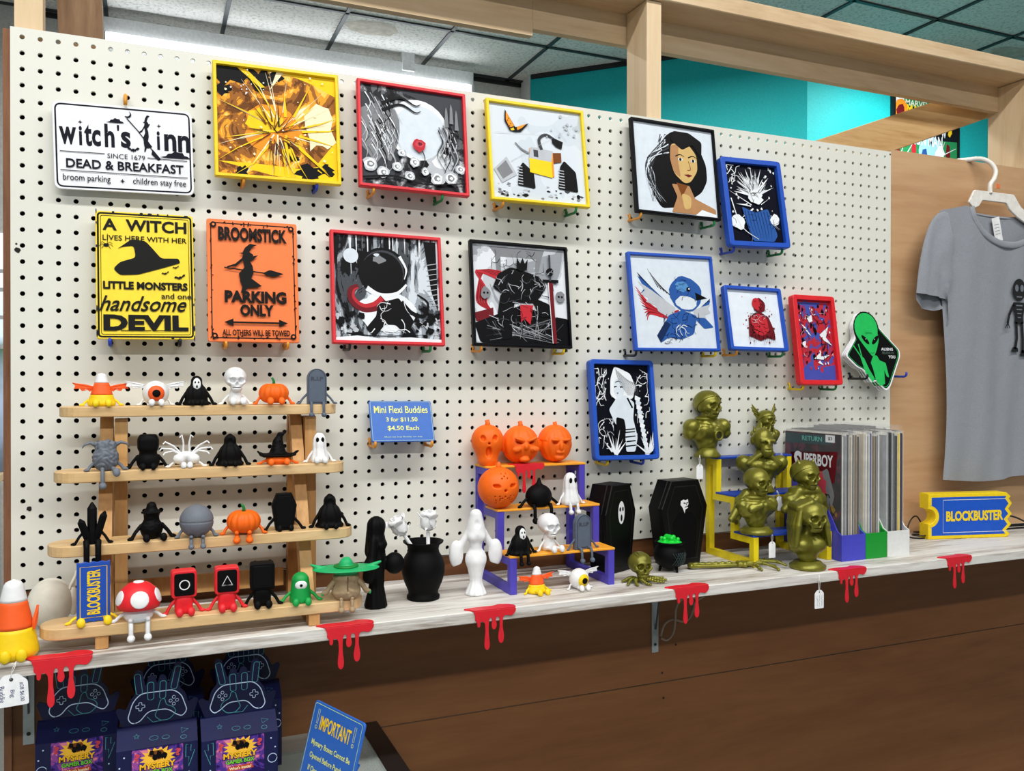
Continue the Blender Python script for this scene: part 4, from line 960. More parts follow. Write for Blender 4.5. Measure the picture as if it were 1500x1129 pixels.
def eyeball(label, px, pyb, pyt, Y, z, iris, rz=0, rot=(0, 0)):
    t = seat('eyeball_figurine', label, 'figurine', px, pyb, z, Y, rz, 'seated mini figurines'); H = hgt(px, pyt, Y, z); r = H * .48
    EL(t, 'eyeball', (0, 0, r), (r, r * .95, r), FW, None, 28, 16)
    R = rotm(R_(rot[0]), 0, R_(rot[1]))
    for nm, m, q, k in (('iris', iris, .62, .86), ('pupil', FB, .3, .965)):
        b = mm(); b.M = b.M @ Matrix.Translation((0, 0, r)) @ R @ Matrix.Rotation(PI / 2, 4, 'X')
        rr = r * q; d = math.sqrt(max(0, 1 - q * q)) * r * .95
        b.lathe([(rr, d - .5), (rr, d + .6), (rr * .7, math.sqrt(1 - (q * .7) ** 2) * r * .95 + .9), (rr * .35, r * .95 * math.sqrt(1 - (q * .35) ** 2) + .9), (0, r * .95 + .9)], 26) if nm == 'iris' else b.lathe([(rr, r * .9), (rr, r * .95 + 1.2), (rr * .6, r * .95 + 1.6), (0, r * .95 + 1.7)], 22)
        b.build(nm, m, t)
    wings(t, FW, H * .78, r * .82, H * .72, H * .17, 3)
    for s_ in (-1, 1): arm(t, s_, FW, (r * .8, 0, r * .6), (r * 1.15, -2, 2), 1.8)
    for s_ in (-1, 1): leg(t, s_ * r * .36, FW, (-r * .6, 4), (-r * 1.2, 5), 3, 5.6)
    return t
def robe_fn(H, w, hood=.3, depth=.62):
    return u_(5, s_cap((0, 1, H * .78), (0, 0, H * .8), H * .17, H * .17), s_ell((0, 0, H * .3), (w * .42, w * depth * .5, H * .42)), s_ell((0, 0, H * .06), (w * .5, w * depth * .55, H * .12)))
def robed(label, px, pyb, pyt, Y, z, rz=0, face=None, hood='round', m=None, drop=False, name='hooded_figurine'):
    m = m or FB; t = seat(name, label, 'figurine', px, pyb, z, Y, rz, 'seated mini figurines', edge=drop); H = hgt(px, pyt, Y, z); w = H * .86
    f = robe_fn(H, w)
    if hood == 'peak': f = u_(5, f, s_cap((0, 2, H * .8), (0, 3, H * .95), H * .13, H * .04))
    f = ripple(f, .5, 9)
    if not face: f = sub_(2, f, s_ell((0, -H * .2, H * .76), (H * .1, H * .1, H * .13)))
    sculpt('robe', and_(f, lambda p: -p[..., 2]), (-w * .62, -w * .5, -1), (w * .62, w * .5, H * 1.05), H / 44, m, t)
    for s_ in (-1, 1): arm(t, s_, m, (w * .36, 0, H * .42), (w * .6, -2, 2.2), 2.6)
    for s_ in (-1, 1): leg(t, s_ * H * .14, m, (-H * .2, 4.5), (-H * (.5 if not drop else .42), 4.5 if not drop else -H * .22), 3.2, 5, drop)
    if face:       # plain pale mask with two round eye holes and an oval mouth
        c = mm(); c.M = c.M @ Matrix.Translation((0, -H * .165, H * .7)) @ rotm(R_(-8)); c.ell((0, 0, 0), (H * .125, H * .05, H * .2), 22, 14); k = c.build('mask', FW, t)
        b = mm(); b.M = b.M @ Matrix.Translation((0, -H * .165, H * .7)) @ rotm(R_(-8))
        for s_ in (-1, 1): b.ell((s_ * H * .05, -H * .044, H * .05), (H * .026, H * .014, H * .036), 12, 8)
        b.build('eye_holes', FB, k); b = mm(); b.M = b.M @ Matrix.Translation((0, -H * .165, H * .7)) @ rotm(R_(-8)); b.ell((0, -H * .043, -H * .09), (H * .03, H * .014, H * .05), 12, 8); b.build('mouth_hole', FB, k)
    return t
def skull_fn(R, jaw=1.0):
    """human skull about the origin, facing -y, cranium radius R"""
    f = u_(R * .3, s_ell((0, R * .12, R * .25), (R * .96, R * 1.08, R * .92)), s_ell((0, -R * .5, -R * .3), (R * .6, R * .42, R * .5)), s_ell((0, -R * .42, -R * .75), (R * .46, R * .4, R * .34 * jaw)))
    f = u_(R * .2, f, mir(s_ell((R * .56, -R * .52, -R * .2), (R * .25, R * .3, R * .16))))
    f = u_(R * .16, f, s_ell((0, -R * .82, R * .22), (R * .62, R * .16, R * .13)))
    f = sub_(R * .12, f, mir(s_ell((R * .35, -R * .95, -R * .02), (R * .27, R * .5, R * .25))), s_ell((0, -R * 1.0, -R * .38), (R * .13, R * .38, R * .18)))
    f = sub_(R * .05, f, s_box((0, -R * .95, -R * .68), (R * .34, R * .34, R * .03)))
    f = sub_(R * .05, f, mir(s_ell((R * .62, -R * .4, -R * .62), (R * .18, R * .3, R * .26))))
    for k in range(4): f = sub_(R * .03, f, mir(s_cap((R * (.05 + .1 * k), -R * .98, -R * .58), (R * (.05 + .1 * k), -R * .98, -R * .8), R * .018)))
    return f
def skull_fig(label, px, pyb, pyt, Y, z, rz=0):
    t = seat('skull_figurine', label, 'figurine', px, pyb, z, Y, rz, 'seated mini figurines'); H = hgt(px, pyt, Y, z); R = H * .30
    sculpt('skull', at_(skull_fn(R), (0, 0, H * .66)), (-R * 1.2, -R * 1.4, H * .3), (R * 1.2, R * 1.5, H * 1.05), H / 56, FW, t)
    b = mm(); b.limb([(0, 1, H * .36), (0, 1, H * .1)], [H * .15, H * .2], 16); b.build('body', FW, t)
    for s_ in (-1, 1): arm(t, s_, FW, (H * .17, 0, H * .26), (H * .36, -3, 2.2), 2.2)
    for s_ in (-1, 1): leg(t, s_ * H * .13, FW, (-H * .1, 5), (-H * .42, 6), 3.4, 6.2)
    return t
def pumpkin_mesh(b, r, h, ribs=12, c=(0, 0, 0), seg=72, rings=24, dent=.1):
    vs = []; fs = []
    for i in range(rings + 1):
        t = PI * i / rings
        for k in range(seg):
            a = 2 * PI * k / seg; q = 1 - dent * (1 - abs(math.cos(a * ribs / 2))) ** 1.6; zz = -math.cos(t)
            rr = math.sin(t) ** .82 * r * q if 0 < i < rings else 0
            vs.append((c[0] + rr * math.cos(a), c[1] + rr * math.sin(a), c[2] + h * (zz * (1 - .18 * math.exp(-(rr / r / .35) ** 2)))))
    for i in range(rings):
        for k in range(seg):
            j = (k + 1) % seg; fs.append((i * seg + k, i * seg + j, (i + 1) * seg + j, (i + 1) * seg + k))
    b.add(vs, fs, True)
def pumpkin_fig(label, px, pyb, pyt, Y, z, rz=0, drop=False):
    t = seat('pumpkin_figurine', label, 'figurine', px, pyb, z, Y, rz, 'seated mini figurines', edge=drop); H = hgt(px, pyt, Y, z); r = H * .55
    b = mm(); pumpkin_mesh(b, r, H * .4, 14, (0, 0, H * .42)); b.build('pumpkin', FO, t)
    b = mm(); b.tube([(0, 0, H * .72), (.2, 0, H * .85), (-1, -.4, H * .93), (-3, -.8, H)], [H * .06, H * .05, H * .045, H * .04], 8); b.build('stem', FLK, t)
    for s_ in (-1, 1): arm(t, s_, FO, (r * .85, 0, H * .3), (r * 1.15, -3, 2.2), 2.4)
    for s_ in (-1, 1): leg(t, s_ * H * .2, FO, (-r * .7, 5), (-r * 1.2, 6 if not drop else -4), 3.6, 6.4, drop)
    return t
def stone_fig(label, px, pyb, pyt, Y, z, rz=0):
    t = seat('gravestone_figurine', label, 'figurine', px, pyb, z, Y, rz, 'seated mini figurines', edge=True); H = hgt(px, pyt, Y, z); w = H * .27
    P = [(-w, 0), (w, 0)] + circ(0, H - w, w, 18, w, 0, PI)
    b = mm(); b.prism(P, -H * .08, H * .1, .8); st = b.build('stone', FGS, t)
    b = mm(); Q = [(x * .84, max(H * .06, z_ * .96 + H * .02)) for x, z_ in P]; b.M = b.M @ Matrix.Translation((0, 0, 0)); b.line([(q[0], q[1]) for q in Q], 1.4, -H * .08 - .35); b.text('R.I.P', 0, H * .72, w * 1.25, H * .11, -H * .08 - .4, .03); b.build('engraving', plain('slate_dark', (58, 64, 76), .6), st)
    for s_ in (-1, 1): arm(t, s_, FGS, (w * .95, 0, H * .3), (w * 1.75, -1, 2.2), 1.9)
    for s_ in (-1, 1): leg(t, s_ * w * .62, FGS, (-H * .1, 3), (-H * .3, -H * .24), 2.6, 5.2, True)
    return t
def ghost_fig(label, px, pyb, pyt, Y, z, rz=0, drop=False):
    t = seat('ghost_figurine', label, 'figurine', px, pyb, z, Y, rz, 'seated mini figurines', edge=drop); H = hgt(px, pyt, Y, z); w = H * .62
    f = ripple(u_(7, s_ell((0, 0, H * .72), (H * .2, H * .19, H * .27)), s_cap((0, 0, H * .5), (0, 0, H * .12), H * .21, H * .3)), .7, 8)
    sculpt('sheet', and_(f, lambda p: -p[..., 2]), (-w * .7, -w * .7, -1), (w * .7, w * .7, H * 1.06), H / 44, FW, t)
    for s_ in (-1, 1): EL(t, 'eye', (s_ * H * .085, -H * .185, H * .76), (H * .052, H * .03, H * .085), FB, None, 14, 10)
    for s_ in (-1, 1): arm(t, s_, FW, (H * .22, 0, H * .36), (H * .42, -2, 2.2), 2.2)
    for s_ in (-1, 1): leg(t, s_ * H * .13, FW, (-H * .22, 5), (-H * .46, 5 if not drop else -H * .16), 3.2, 5.6, drop)
    return t
# --- the wooden tier rack -----------------------------------------------------
m_rack = wood('rack_pine', (228, 196, 148), (212, 176, 124), (190, 150, 100), 'X', 14, .5); m_rackZ = wood('rack_pine_upright', (214, 170, 112), (192, 142, 86), (160, 108, 62), 'Z', 10, .5)
TIERS = []
t = thing('tier_rack', 'four-tier pine rack with rounded shelves holding the mini figurines', 'display rack', (.27, -.13, SHELF))
for k, (yf, zt, hw) in enumerate(((-.098, 1.4095, .213), (-.143, 1.314, .217), (-.188, 1.213, .221), (-.236, 1.109, .2265))):
    d = .066; th = .0160; P = [(-hw + .03, -d / 2), (hw - .03, -d / 2)] + circ(hw - .03, 0, .03, 12, d / 2, -PI / 2, PI / 2)[1:-1] + [(hw - .03, d / 2), (-hw + .03, d / 2)] + circ(-hw + .03, 0, .03, 12, d / 2, PI / 2, 3 * PI / 2)[1:-1]
    b = MB(); b.M = Matrix.Rotation(PI / 2, 4, 'X'); b.prism(P, -th, 0, .0012)
    o = b.build('shelf_board', m_rack, t); o.location = (.0, yf + d / 2 + .13, zt - SHELF); TIERS.append((yf, zt))
for sx in (-.147, .147):
    b = MB()      # slanting strut behind the figurines, rear leg, side plank and foot
    q = ((-.196, 1.0745), (-.168, 1.0745), (-.0305, 1.3925), (-.052, 1.3925))
    b.hull([(sx + dx, y + .13, z - SHELF) for dx in (-.0095, .0095) for y, z in q]); b.build('leg', m_rackZ, t)
    b = MB(); b.hull([(sx + dx, y + .13, z - SHELF) for dx in (-.009, .009) for y, z in ((-.028, 1.0745), (-.005, 1.0745), (-.028, 1.3925), (-.012, 1.3925))]); b.build('leg', m_rackZ, t)
    b = MB(); b.box(sx + .012, .05, .001, sx + .03, .095, .315); b.build('side_panel', m_rackZ, t)
    b = MB(); b.box(sx - .0085, -.104, .0005, sx + .0085, -.076, .0185, .001); b.build('front_foot', m_rackZ, t)
b = MB(); b.box(-.13, .1, .02, .13, .108, .05); b.build('stretcher', m_rackZ, t)
def T(k): yf, z = TIERS[k]; return yf + .0235, z + .0002
# top tier
Y, z = T(0)
bat_candy('bat-winged candy corn figurine, leftmost on the top tier', 149, 594, 546, Y, z, R_(4))
eyeball('white winged eyeball figurine with orange iris on the top tier', 228, 594, 556, Y, z, FOR, R_(3))
robed('black robed figurine with white mask face, seated on the top tier', 288, 593, 549, Y, z, 0, True)
skull_fig('white skull figurine seated on the top tier', 345, 592, 538, Y, z, R_(4))
pumpkin_fig('orange pumpkin figurine with green stem on the top tier', 401, 593, 553, Y, z)
stone_fig('grey R.I.P gravestone figurine dangling its legs at the right of the top tier', 464, 590, 540, Y, z, R_(-4))
# second tier
Y, z = T(1)
t = seat('horned_figurine', 'grey horned sack figurine dangling a leg at left of second tier', 'figurine', 155, 691, z, Y, R_(8), 'seated mini figurines', edge=True); H = hgt(155, 646, Y, z)
f = rough_(u_(5, s_ell((0, 0, H * .4), (H * .42, H * .36, H * .42)), s_cap((0, 0, H * .6), (0, 0, H * .88), H * .36, H * .3)), .8, .42)
f = u_(3, f, *[s_cap((H * .3 * math.cos(a), H * .26 * math.sin(a), H * .84), (H * .33 * math.cos(a), H * .29 * math.sin(a), H * .97), 2.6, 1.8) for a in [k * .785 for k in range(8)]])
sculpt('body', and_(sub_(2, f, s_ell((0, 0, H * 1.02), (H * .26, H * .22, H * .14))), lambda p: -p[..., 2]), (-H * .6, -H * .55, -1), (H * .6, H * .55, H * 1.1), H / 46, FG, t)
for s_ in (-1, 1):
    b = mm(); b.tube([(s_ * H * .3, 0, H * .88), (s_ * H * .48, 0, H * .98), (s_ * H * .66, -1, H * .92), (s_ * H * .74, -2, H * .8)], [3, 2.6, 1.8, .5], 10); b.build('horn', FG, t)
    arm(t, s_, FG, (H * .36, 0, H * .28), (H * .56, -3, 2.4), 2.6)
leg(t, -6, FG, (-H * .3, 3), (-H * .52, -H * .42), 3.2, 6.4, True); leg(t, 9, FG, (-H * .3, 4), (-H * .62, -1, 1.3), 3.4, 6.4)
t = seat('bucket_head_figurine', 'black tall-headed figurine seated second from left on second tier', 'figurine', 217, 690, z, Y, 0, 'seated mini figurines'); H = hgt(217, 636, Y, z)
f = u_(5, s_cap((0, 0, H * .84), (0, 0, H * .62), H * .27, H * .26), s_box((0, 0, H * .72), (H * .28, H * .24, H * .2), 6), s_ell((0, 0, H * .22), (H * .32, H * .26, H * .32)))
sculpt('body', and_(and_(f, lambda p: -p[..., 2]), lambda p: p[..., 2] - H), (-H * .5, -H * .5, -1), (H * .5, H * .5, H * 1.02), H / 40, FB, t)
for s_ in (-1, 1): arm(t, s_, FB, (H * .28, 0, H * .36), (H * .5, -2, 2.2), 2.6); leg(t, s_ * H * .14, FB, (-H * .2, 4.5), (-H * .46, 4.5), 3.4, 5.4)
t = seat('crab_figurine', 'white many-legged crab figurine with raised claws on second tier', 'figurine', 273, 687, z, Y, 0, 'seated mini figurines'); H = hgt(273, 637, Y, z)
sculpt('body', u_(4, mir(s_ell((H * .2, -H * .04, H * .26), (H * .2, H * .18, H * .16))), s_ell((0, 0, H * .36), (H * .22, H * .2, H * .14))), (-H * .5, -H * .4, 0), (H * .5, H * .4, H * .6), H / 40, FW, t)
for s_ in (-1, 1):
    for x1, z1 in ((.14, 1.0), (.62, .8), (.72, .6), (.62, .46)):
        b = mm(); b.limb([(s_ * H * .1, 1, H * .36), (s_ * H * x1 * .6, 2, H * (.3 + z1 * .45)), (s_ * H * x1, 0, H * z1), (s_ * H * (x1 + .05), -3, H * (z1 - .06))], [1.7, 1.5, 1.4, 1.2], 8); b.build('claw', FW, t)
    arm(t, s_, FW, (H * .3, 0, H * .18), (H * .5, -4, 2), 2); leg(t, s_ * 4.6, FW, (-H * .16, 4), (-H * .4, 4), 2.8, 5.2)
robed('black hooded figurine seated with empty hood in the middle of second tier', 337, 686, 635, Y, z, R_(-3), None, 'peak')
t = seat('witch_hat_figurine', 'black witch hat figurine with orange boots on second tier', 'figurine', 407, 685, z, Y, R_(-4), 'seated mini figurines'); H = hgt(407, 630, Y, z)
f = u_(3, s_ell((0, 0, H * .26), (H * .52, H * .4, H * .07)), s_cap((0, 0, H * .26), (0, 0, H * .66), H * .27, H * .14), s_cap((0, 0, H * .64), (H * .06, 0, H * .85), H * .13, H * .08), s_cap((H * .06, 0, H * .85), (H * .22, -1, H * .96), H * .07, H * .03), mir(s_cap((H * .4, -2, H * .26), (H * .58, -4, H * .38), H * .06, H * .03)))
f = rough_(f, .5, .5); sculpt('hat', f, (-H * .8, -H * .5, H * .1), (H * .8, H * .5, H * 1.05), H / 44, FB, t)
b = mm(); b.lathe([(H * .3, 0), (H * .36, H * .1), (H * .34, H * .22)], 24); b.build('body', FO, t)
for s_ in (-1, 1): arm(t, s_, FO, (H * .3, -2, H * .12), (H * .5, -5, 2), 2.2); leg(t, s_ * H * .16, FO, (-H * .3, 4.5), (-H * .58, 5, 1.4), 3, 5.6)
ghost_fig('white ghost figurine with black eyes at right end of second tier', 468, 684, 633, Y, z, R_(-4))
# third tier
Y, z = T(2)
t = seat('crystal_figurine', 'black three-crystal figurine with legs hanging at left of third tier', 'figurine', 135, 790, z, Y, R_(4), 'seated mini figurines', edge=True); H = hgt(135, 733, Y, z)
def crystal(b, base, tip, r):
    d = (Vector(tip) - Vector(base)); L = d.length; b.M = MM @ Matrix.Translation(base) @ d.to_track_quat('Z', 'Y').to_matrix().to_4x4()
    b.lathe([(r * .8, 0), (r, L * .3), (r, L * .84), (r * .25, L * .98), (0, L)], 6, False)
for base, tip, r in (((0, 0, 0), (0, 2, H), 6.4), ((-4, -1, 2), (-16, -2, H * .62), 5.8), ((4, -1, 2), (17, -2, H * .78), 5.8)): b = MB(); crystal(b, base, tip, r); b.build('crystal', FB, t)
for s_ in (-1, 1): arm(t, s_, FB, (9, 0, H * .34), (22, -4, 2.4), 2.2); leg(t, s_ * 7.5, FB, (-10, 3), (-14, -H * .42), 4.6, 6.4, True)
t = seat('brimmed_hat_figurine', 'black figurine in a brimmed hat seated on third tier', 'figurine', 222, 791, z, Y, R_(10), 'seated mini figurines'); H = hgt(222, 736, Y, z)
f = u_(4, s_ell((0, 0, H * .64), (H * .2, H * .19, H * .2)), s_ell((0, 0, H * .28), (H * .3, H * .24, H * .32)), s_ell((0, 0, H * .74), (H * .29, H * .27, H * .035)), s_cap((0, 0, H * .74), (0, 0, H * .9), H * .17, H * .13))
sculpt('body', and_(rough_(f, .4, .5), lambda p: -p[..., 2]), (-H * .5, -H * .5, -1), (H * .5, H * .5, H * 1.06), H / 44, FB, t)
for s_ in (-1, 1): arm(t, s_, FB, (H * .27, 0, H * .38), (H * .52, -3, 2.2), 3); leg(t, s_ * H * .17, FB, (-H * .18, 5), (-H * .5, 5, 1.3), 3.6, 6)
t = seat('ball_figurine', 'grey grooved ball figurine with dangling legs on third tier', 'figurine', 288, 787, z, Y, 0, 'seated mini figurines', edge=True); H = hgt(288, 737, Y, z); r = H * .5
f = sub_(.6, s_ell((0, 0, r), r), lambda p: np.maximum(np.abs(p[..., 2] - r) - .9, r * .97 - np.sqrt((p[..., 0]) ** 2 + p[..., 1] ** 2 + (p[..., 2] - r) ** 2)))
sculpt('ball', rough_(f, .12, 1.4), (-r * 1.1, -r * 1.1, -1), (r * 1.1, r * 1.1, H * 1.04), H / 56, FG, t)
for s_ in (-1, 1): arm(t, s_, FG, (r * .8, 0, r * .5), (r * 1.05, -3, 2.2), 2.4); leg(t, s_ * r * .34, FG, (-r * .7, 3), (-r * 1.0, -r * .36), 2.8, 5, True)
pumpkin_fig('orange pumpkin figurine with feet over the edge of the third tier', 357, 785, 736, Y, z, R_(-8), True)
def coffin_pts(w, h): return [(-w * .34, 0), (w * .34, 0), (w * .5, h * .68), (w * .3, h), (-w * .3, h), (-w * .5, h * .68)]
t = seat('coffin_figurine', 'black coffin-shaped figurine seated on the third tier', 'figurine', 416, 780, z, Y, 0, 'seated mini figurines'); H = hgt(416, 722, Y, z)
b = mm(); b.prism(coffin_pts(H * .66, H), -7, 7, 1); b.build('coffin', FB, t); b = mm(); b.prism([(x * .8, z_ * .84 + H * .08) for x, z_ in coffin_pts(H * .66, H)], -8.4, -6.5, .6); b.build('lid', FB, t)
for s_ in (-1, 1): arm(t, s_, FB, (H * .24, 0, H * .34), (H * .48, -3, 2.2), 2.4); leg(t, s_ * H * .15, FB, (-8, 4.5), (-15, 4.5), 3.4, 5.2)
robed('black hooded figurine with a pointed hood at right end of third tier', 483, 778, 723, Y, z, R_(-6), None, 'peak')
# lowest tier
Y, z = T(3)
t = seat('ticket_figurine', 'upright blue BLOCKBUSTER ticket figurine with yellow limbs on the lowest tier', 'figurine', 137, 909, z, Y, R_(6), 'seated mini figurines'); H = hgt(137, 822, Y, z); w = H * .5
P = [(-w / 2, 0)] + [(-w / 2 + w * k / 8, (0, 1.6)[k % 2]) for k in range(1, 8)] + [(w / 2, 0), (w / 2, H)] + [(w / 2 - w * k / 8, H - (0, 1.6)[k % 2]) for k in range(1, 8)] + [(-w / 2, H)]
b = mm(); b.prism(P, -3, 3, .5); tk = b.build('ticket', FBL, t)
b = mm(); b.line(rect(-w * .4, H * .08, w * .4, H * .92), 1, -3.3); b.build('border', FY, tk)
v, f = text_geo('BLOCKBUSTER', .03); b = mm(); b.add([(-p[1] * w * .4, -3.35, H / 2 + p[0] * H * .74) for p in v], f); b.build('lettering', FY, tk)
for s_ in (-1, 1): arm(t, s_, FY, (w * .5, 0, H * .1), (w * .72, -4, 2.4), 2.2); leg(t, s_ * w * .36, FY, (-3, 4), (-H * .26, 5, 1.1), 3.6, 6.6)
t = seat('mushroom_figurine', 'red toadstool figurine with white spots and dangling white legs, lowest tier', 'figurine', 203, 905, z, Y, R_(4), 'seated mini figurines', edge=True); H = hgt(203, 848, Y, z); r = H * .54
b = mm(); b.M = b.M @ Matrix.Translation((0, 0, H * .36)); b.lathe([(r * .5, -2), (r * .94, -1.5), (r, H * .1), (r * .96, H * .26), (r * .8, H * .44), (r * .5, H * .58), (r * .2, H * .635), (0, H * .64)], 32); cap = b.build('cap', FR, t)
for a, e, q in ((0, 18, .42), (72, 20, .36), (-72, 20, .36), (144, 20, .36), (-144, 20, .36), (0, 88, .25)):
    b = mm(); a_, e_ = R_(a), R_(e); d = Vector((math.sin(a_) * math.cos(e_), -math.cos(a_) * math.cos(e_), math.sin(e_))); b.M = b.M @ Matrix.Translation((0, 0, H * .36)); k_ = [Vector((0, 0, 0))]; sdf(b, and_(s_ell((0, 0, H * .1), (r * 1.03, r * 1.03, H * .56)), s_ell((d.x * r, d.y * r, H * .1 + d.z * H * .54), r * q)), (-r * 1.1, -r * 1.1, -4), (r * 1.1, r * 1.1, H * .7), 1.0); b.build('spot', FW, cap)
b = mm(); b.lathe([(H * .3, 0), (H * .36, H * .12), (H * .33, H * .3), (H * .28, H * .36)], 24); b.build('stalk', FW, t)
for s_ in (-1, 1): arm(t, s_, FW, (H * .3, 0, H * .22), (H * .56, -3, 2.2), 2.6); leg(t, s_ * H * .2, FW, (-H * .3, 4), (-H * .44, -H * .34), 3.6, 6.2, True)
def box_fig(label, px, pyb, pyt, m, face, rz=0):
    t = seat('box_head_figurine', label, 'figurine', px, pyb, z, Y, rz, 'seated mini figurines'); H = hgt(px, pyt, Y, z); w = H * .44
    b = mm(); b.M = b.M @ Matrix.Translation((0, 0, H * .68)); b.prism(rnd_poly(rect(-w * .62, -H * .3, w * .62, H * .32), 5, 5), -w * .4, w * .42, 1.2); hd = b.build('head', m, t)
    b = mm(); b.M = b.M @ Matrix.Translation((0, 0, H * .68)); b.prism(rnd_poly(rect(-w * .5, -H * .245, w * .5, H * .265), 4, 5), -w * .46, -w * .36, .6); sc_ = b.build('face_panel', FB, hd)
    b = mm(); b.M = b.M @ Matrix.Translation((0, 0, H * .685)); y = -w * .46 - .3
    if face == 'o': b.line(circ(0, 0, w * .24, 28), 1.5, y)
    if face == 't': b.line([(-w * .26, -w * .2), (w * .26, -w * .2), (0, w * .28)], 1.5, y)
    if face: b.build('symbol', FW, sc_)
    f = u_(4, s_box((0, 0, H * .2), (w * .44, w * .36, H * .22), 5), s_cap((0, 0, H * .3), (0, 0, H * .36), w * .34)); sculpt('body', and_(f, lambda p: -p[..., 2]), (-w, -w, -1), (w, w, H * .6), H / 36, m, t)
    for s_ in (-1, 1): arm(t, s_, m, (w * .44, 0, H * .3), (w * .86, -3, 2.2), 2.6); leg(t, s_ * w * .28, m, (-w * .3, 5), (-w * .82, 6), 3.8, 6.2)
    return t
box_fig('red box-headed figurine with a white circle on its black face', 269, 900, 834, FR, 'o', R_(4))
box_fig('red box-headed figurine with a white triangle on its black face', 332, 893, 829, FR, 't')
box_fig('all-black box-headed figurine on the lowest tier', 384, 889, 823, FB, '', R_(-3))
t = seat('bean_figurine', 'small green bean-shaped figurine with one white eye patch on lowest tier', 'figurine', 440, 887, z, Y, R_(-4), 'seated mini figurines'); H = hgt(440, 837, Y, z)
sculpt('body', and_(s_cap((0, 0, H * .7), (0, 0, H * .1), H * .29, H * .36), lambda p: -p[..., 2]), (-H * .5, -H * .5, -1), (H * .5, H * .5, H * 1.05), H / 40, FGR, t)
EL(t, 'eye_patch', (0, -H * .27, H * .6), (H * .2, H * .06, H * .15), FW); EL(t, 'pupil', (0, -H * .33, H * .6), (H * .05, H * .02, H * .05), FB)
for s_ in (-1, 1): arm(t, s_, FGR, (H * .3, 0, H * .34), (H * .6, -3, 2.2), 2.6); leg(t, s_ * H * .2, FGR, (-H * .3, 5), (-H * .62, 5), 3.6, 6)
t = seat('gnome_figurine', 'tan-coated figurine under a wide green leaf hat at right end of lowest tier', 'figurine', 507, 884, z, Y, R_(-8), 'seated mini figurines', edge=True); H = hgt(507, 815, Y, z)
f = u_(4, s_ell((0, 0, H * .2), (H * .36, H * .28, H * .24)), s_cap((0, 0, H * .3), (0, 0, H * .52), H * .29, H * .27), lambda p: np.sqrt((np.sqrt(p[..., 0] ** 2 + p[..., 1] ** 2) - H * .26) ** 2 + (p[..., 2] - H * .56) ** 2) - H * .07)
f = sub_(1, rough_(f, .6, .35), s_box((1.5, -H * .34, H * .42), (.5, H * .12, H * .2)))
sculpt('coat', and_(f, lambda p: -p[..., 2]), (-H * .5, -H * .5, -1), (H * .5, H * .5, H * .72), H / 44, FT, t)
EL(t, 'face', (0, -H * .06, H * .64), (H * .2, H * .2, H * .16), FT)
f = u_(3, s_ell((0, 0, H * .76), (H * .82, H * .5, H * .045)), s_cap((0, 0, H * .76), (0, 0, H * .86), H * .3, H * .17), s_cap((0, 0, H * .86), (2, 0, H * .98), H * .15, H * .05), mir(s_cap((H * .55, 0, H * .77), (H * .84, 0, H * .88), H * .07, H * .03)))
hh = sculpt('brimmed_hat', f, (-H * 1.0, -H * .6, H * .6), (H * 1.0, H * .6, H * 1.08), H / 44, FGN, t)
b = mm(); b.lathe([(H * .3, H * .79), (H * .305, H * .82), (H * .285, H * .85)], 24); b.build('hat_band', FLK, hh)
for s_ in (-1, 1):
    a = arm(t, s_, FT, (H * .28, 0, H * .46), (H * .48, -4, H * .2), 4.2); EL(a, 'hand', (s_ * (H * .48 + 6), -5, H * .17), (2.2, 2.2, 3.4), FGN)
    leg(t, s_ * H * .13, FT, (-H * .22, 3), (-H * .36, -H * .16), 3, 5.6, True)
# ================================================================== things standing on the shelf
def on(px, py, z=SHELF): return onZ(px, py, z)
Z0 = SHELF + .0003
# ---- price tags
TAGM = plain('tag_card', (244, 246, 250), .5, spec=.2); STR = plain('tag_string', (232, 232, 228), .7); PEN = plain('pen_ink', (70, 74, 120), .6)
def price_tag(label, top, knot, w, h, lines=3, tilt=0, rz=0, seed=1, words=None):
    """paper tag hanging from a loop of string; top is where the string is tied"""
    t = thing('price_tag', label, 'price tag', knot, rz, 'white price tags'); rr = random.Random(seed)
    b = MB(); k = w * .28; P = rnd_poly([(-w / 2, -h), (w / 2, -h), (w / 2, -k), (w / 2 - k, 0), (-w / 2 + k, 0), (-w / 2, -k)], w * .08, 4); b.M = Matrix.Rotation(tilt, 4, 'Y'); b.prism(P, -.0004, .0004); c = b.build('card', TAGM, t)
    b = MB(); b.M = Matrix.Rotation(tilt, 4, 'Y'); b.poly(circ(0, -w * .17, w * .065, 12), -.0006); b.build('eyelet', plain('eyelet_dark', (60, 60, 64), .5), c)
    if words:
        b = MB(); b.M = Matrix.Rotation(tilt, 4, 'Y')
        for x, zz, l_, hh, tx in words:
            v, f = text_geo(tx, 0); b.add([(x * w + p[1] * hh * w, -.0007, -h * zz - p[0] * l_ * h) for p in v], f)
        b.build('handwriting', PEN, c)
    elif lines:
        b = MB(); b.M = Matrix.Rotation(tilt, 4, 'Y')
        for i in range(lines):
            x = w * (-.25 + .25 * i); zz = -h * .3
            while zz > -h * .85:
                l_ = rr.uniform(.05, .11) * h; b.stroke([(x + rr.uniform(-.05, .05) * w, zz), (x + rr.uniform(-.08, .08) * w, zz - l_ * .5), (x + rr.uniform(-.05, .05) * w, zz - l_)], .0005, -.0007); zz -= l_ * 1.15
        b.build('handwriting', PEN, c)
    tp = Vector(top) - Vector(knot); b = MB(); b.tube([(0, -.0007, -w * .17), (0.0, -.0012, 0), tp * .5 + Vector((.0012, -.001, 0)), tp], .00045, 6); b.tube([(0, .0007, -w * .17), (0.0, .0012, 0), tp * .5 + Vector((-.0012, .001, 0)), tp], .00045, 6)
    b.build('string', STR, t); return t
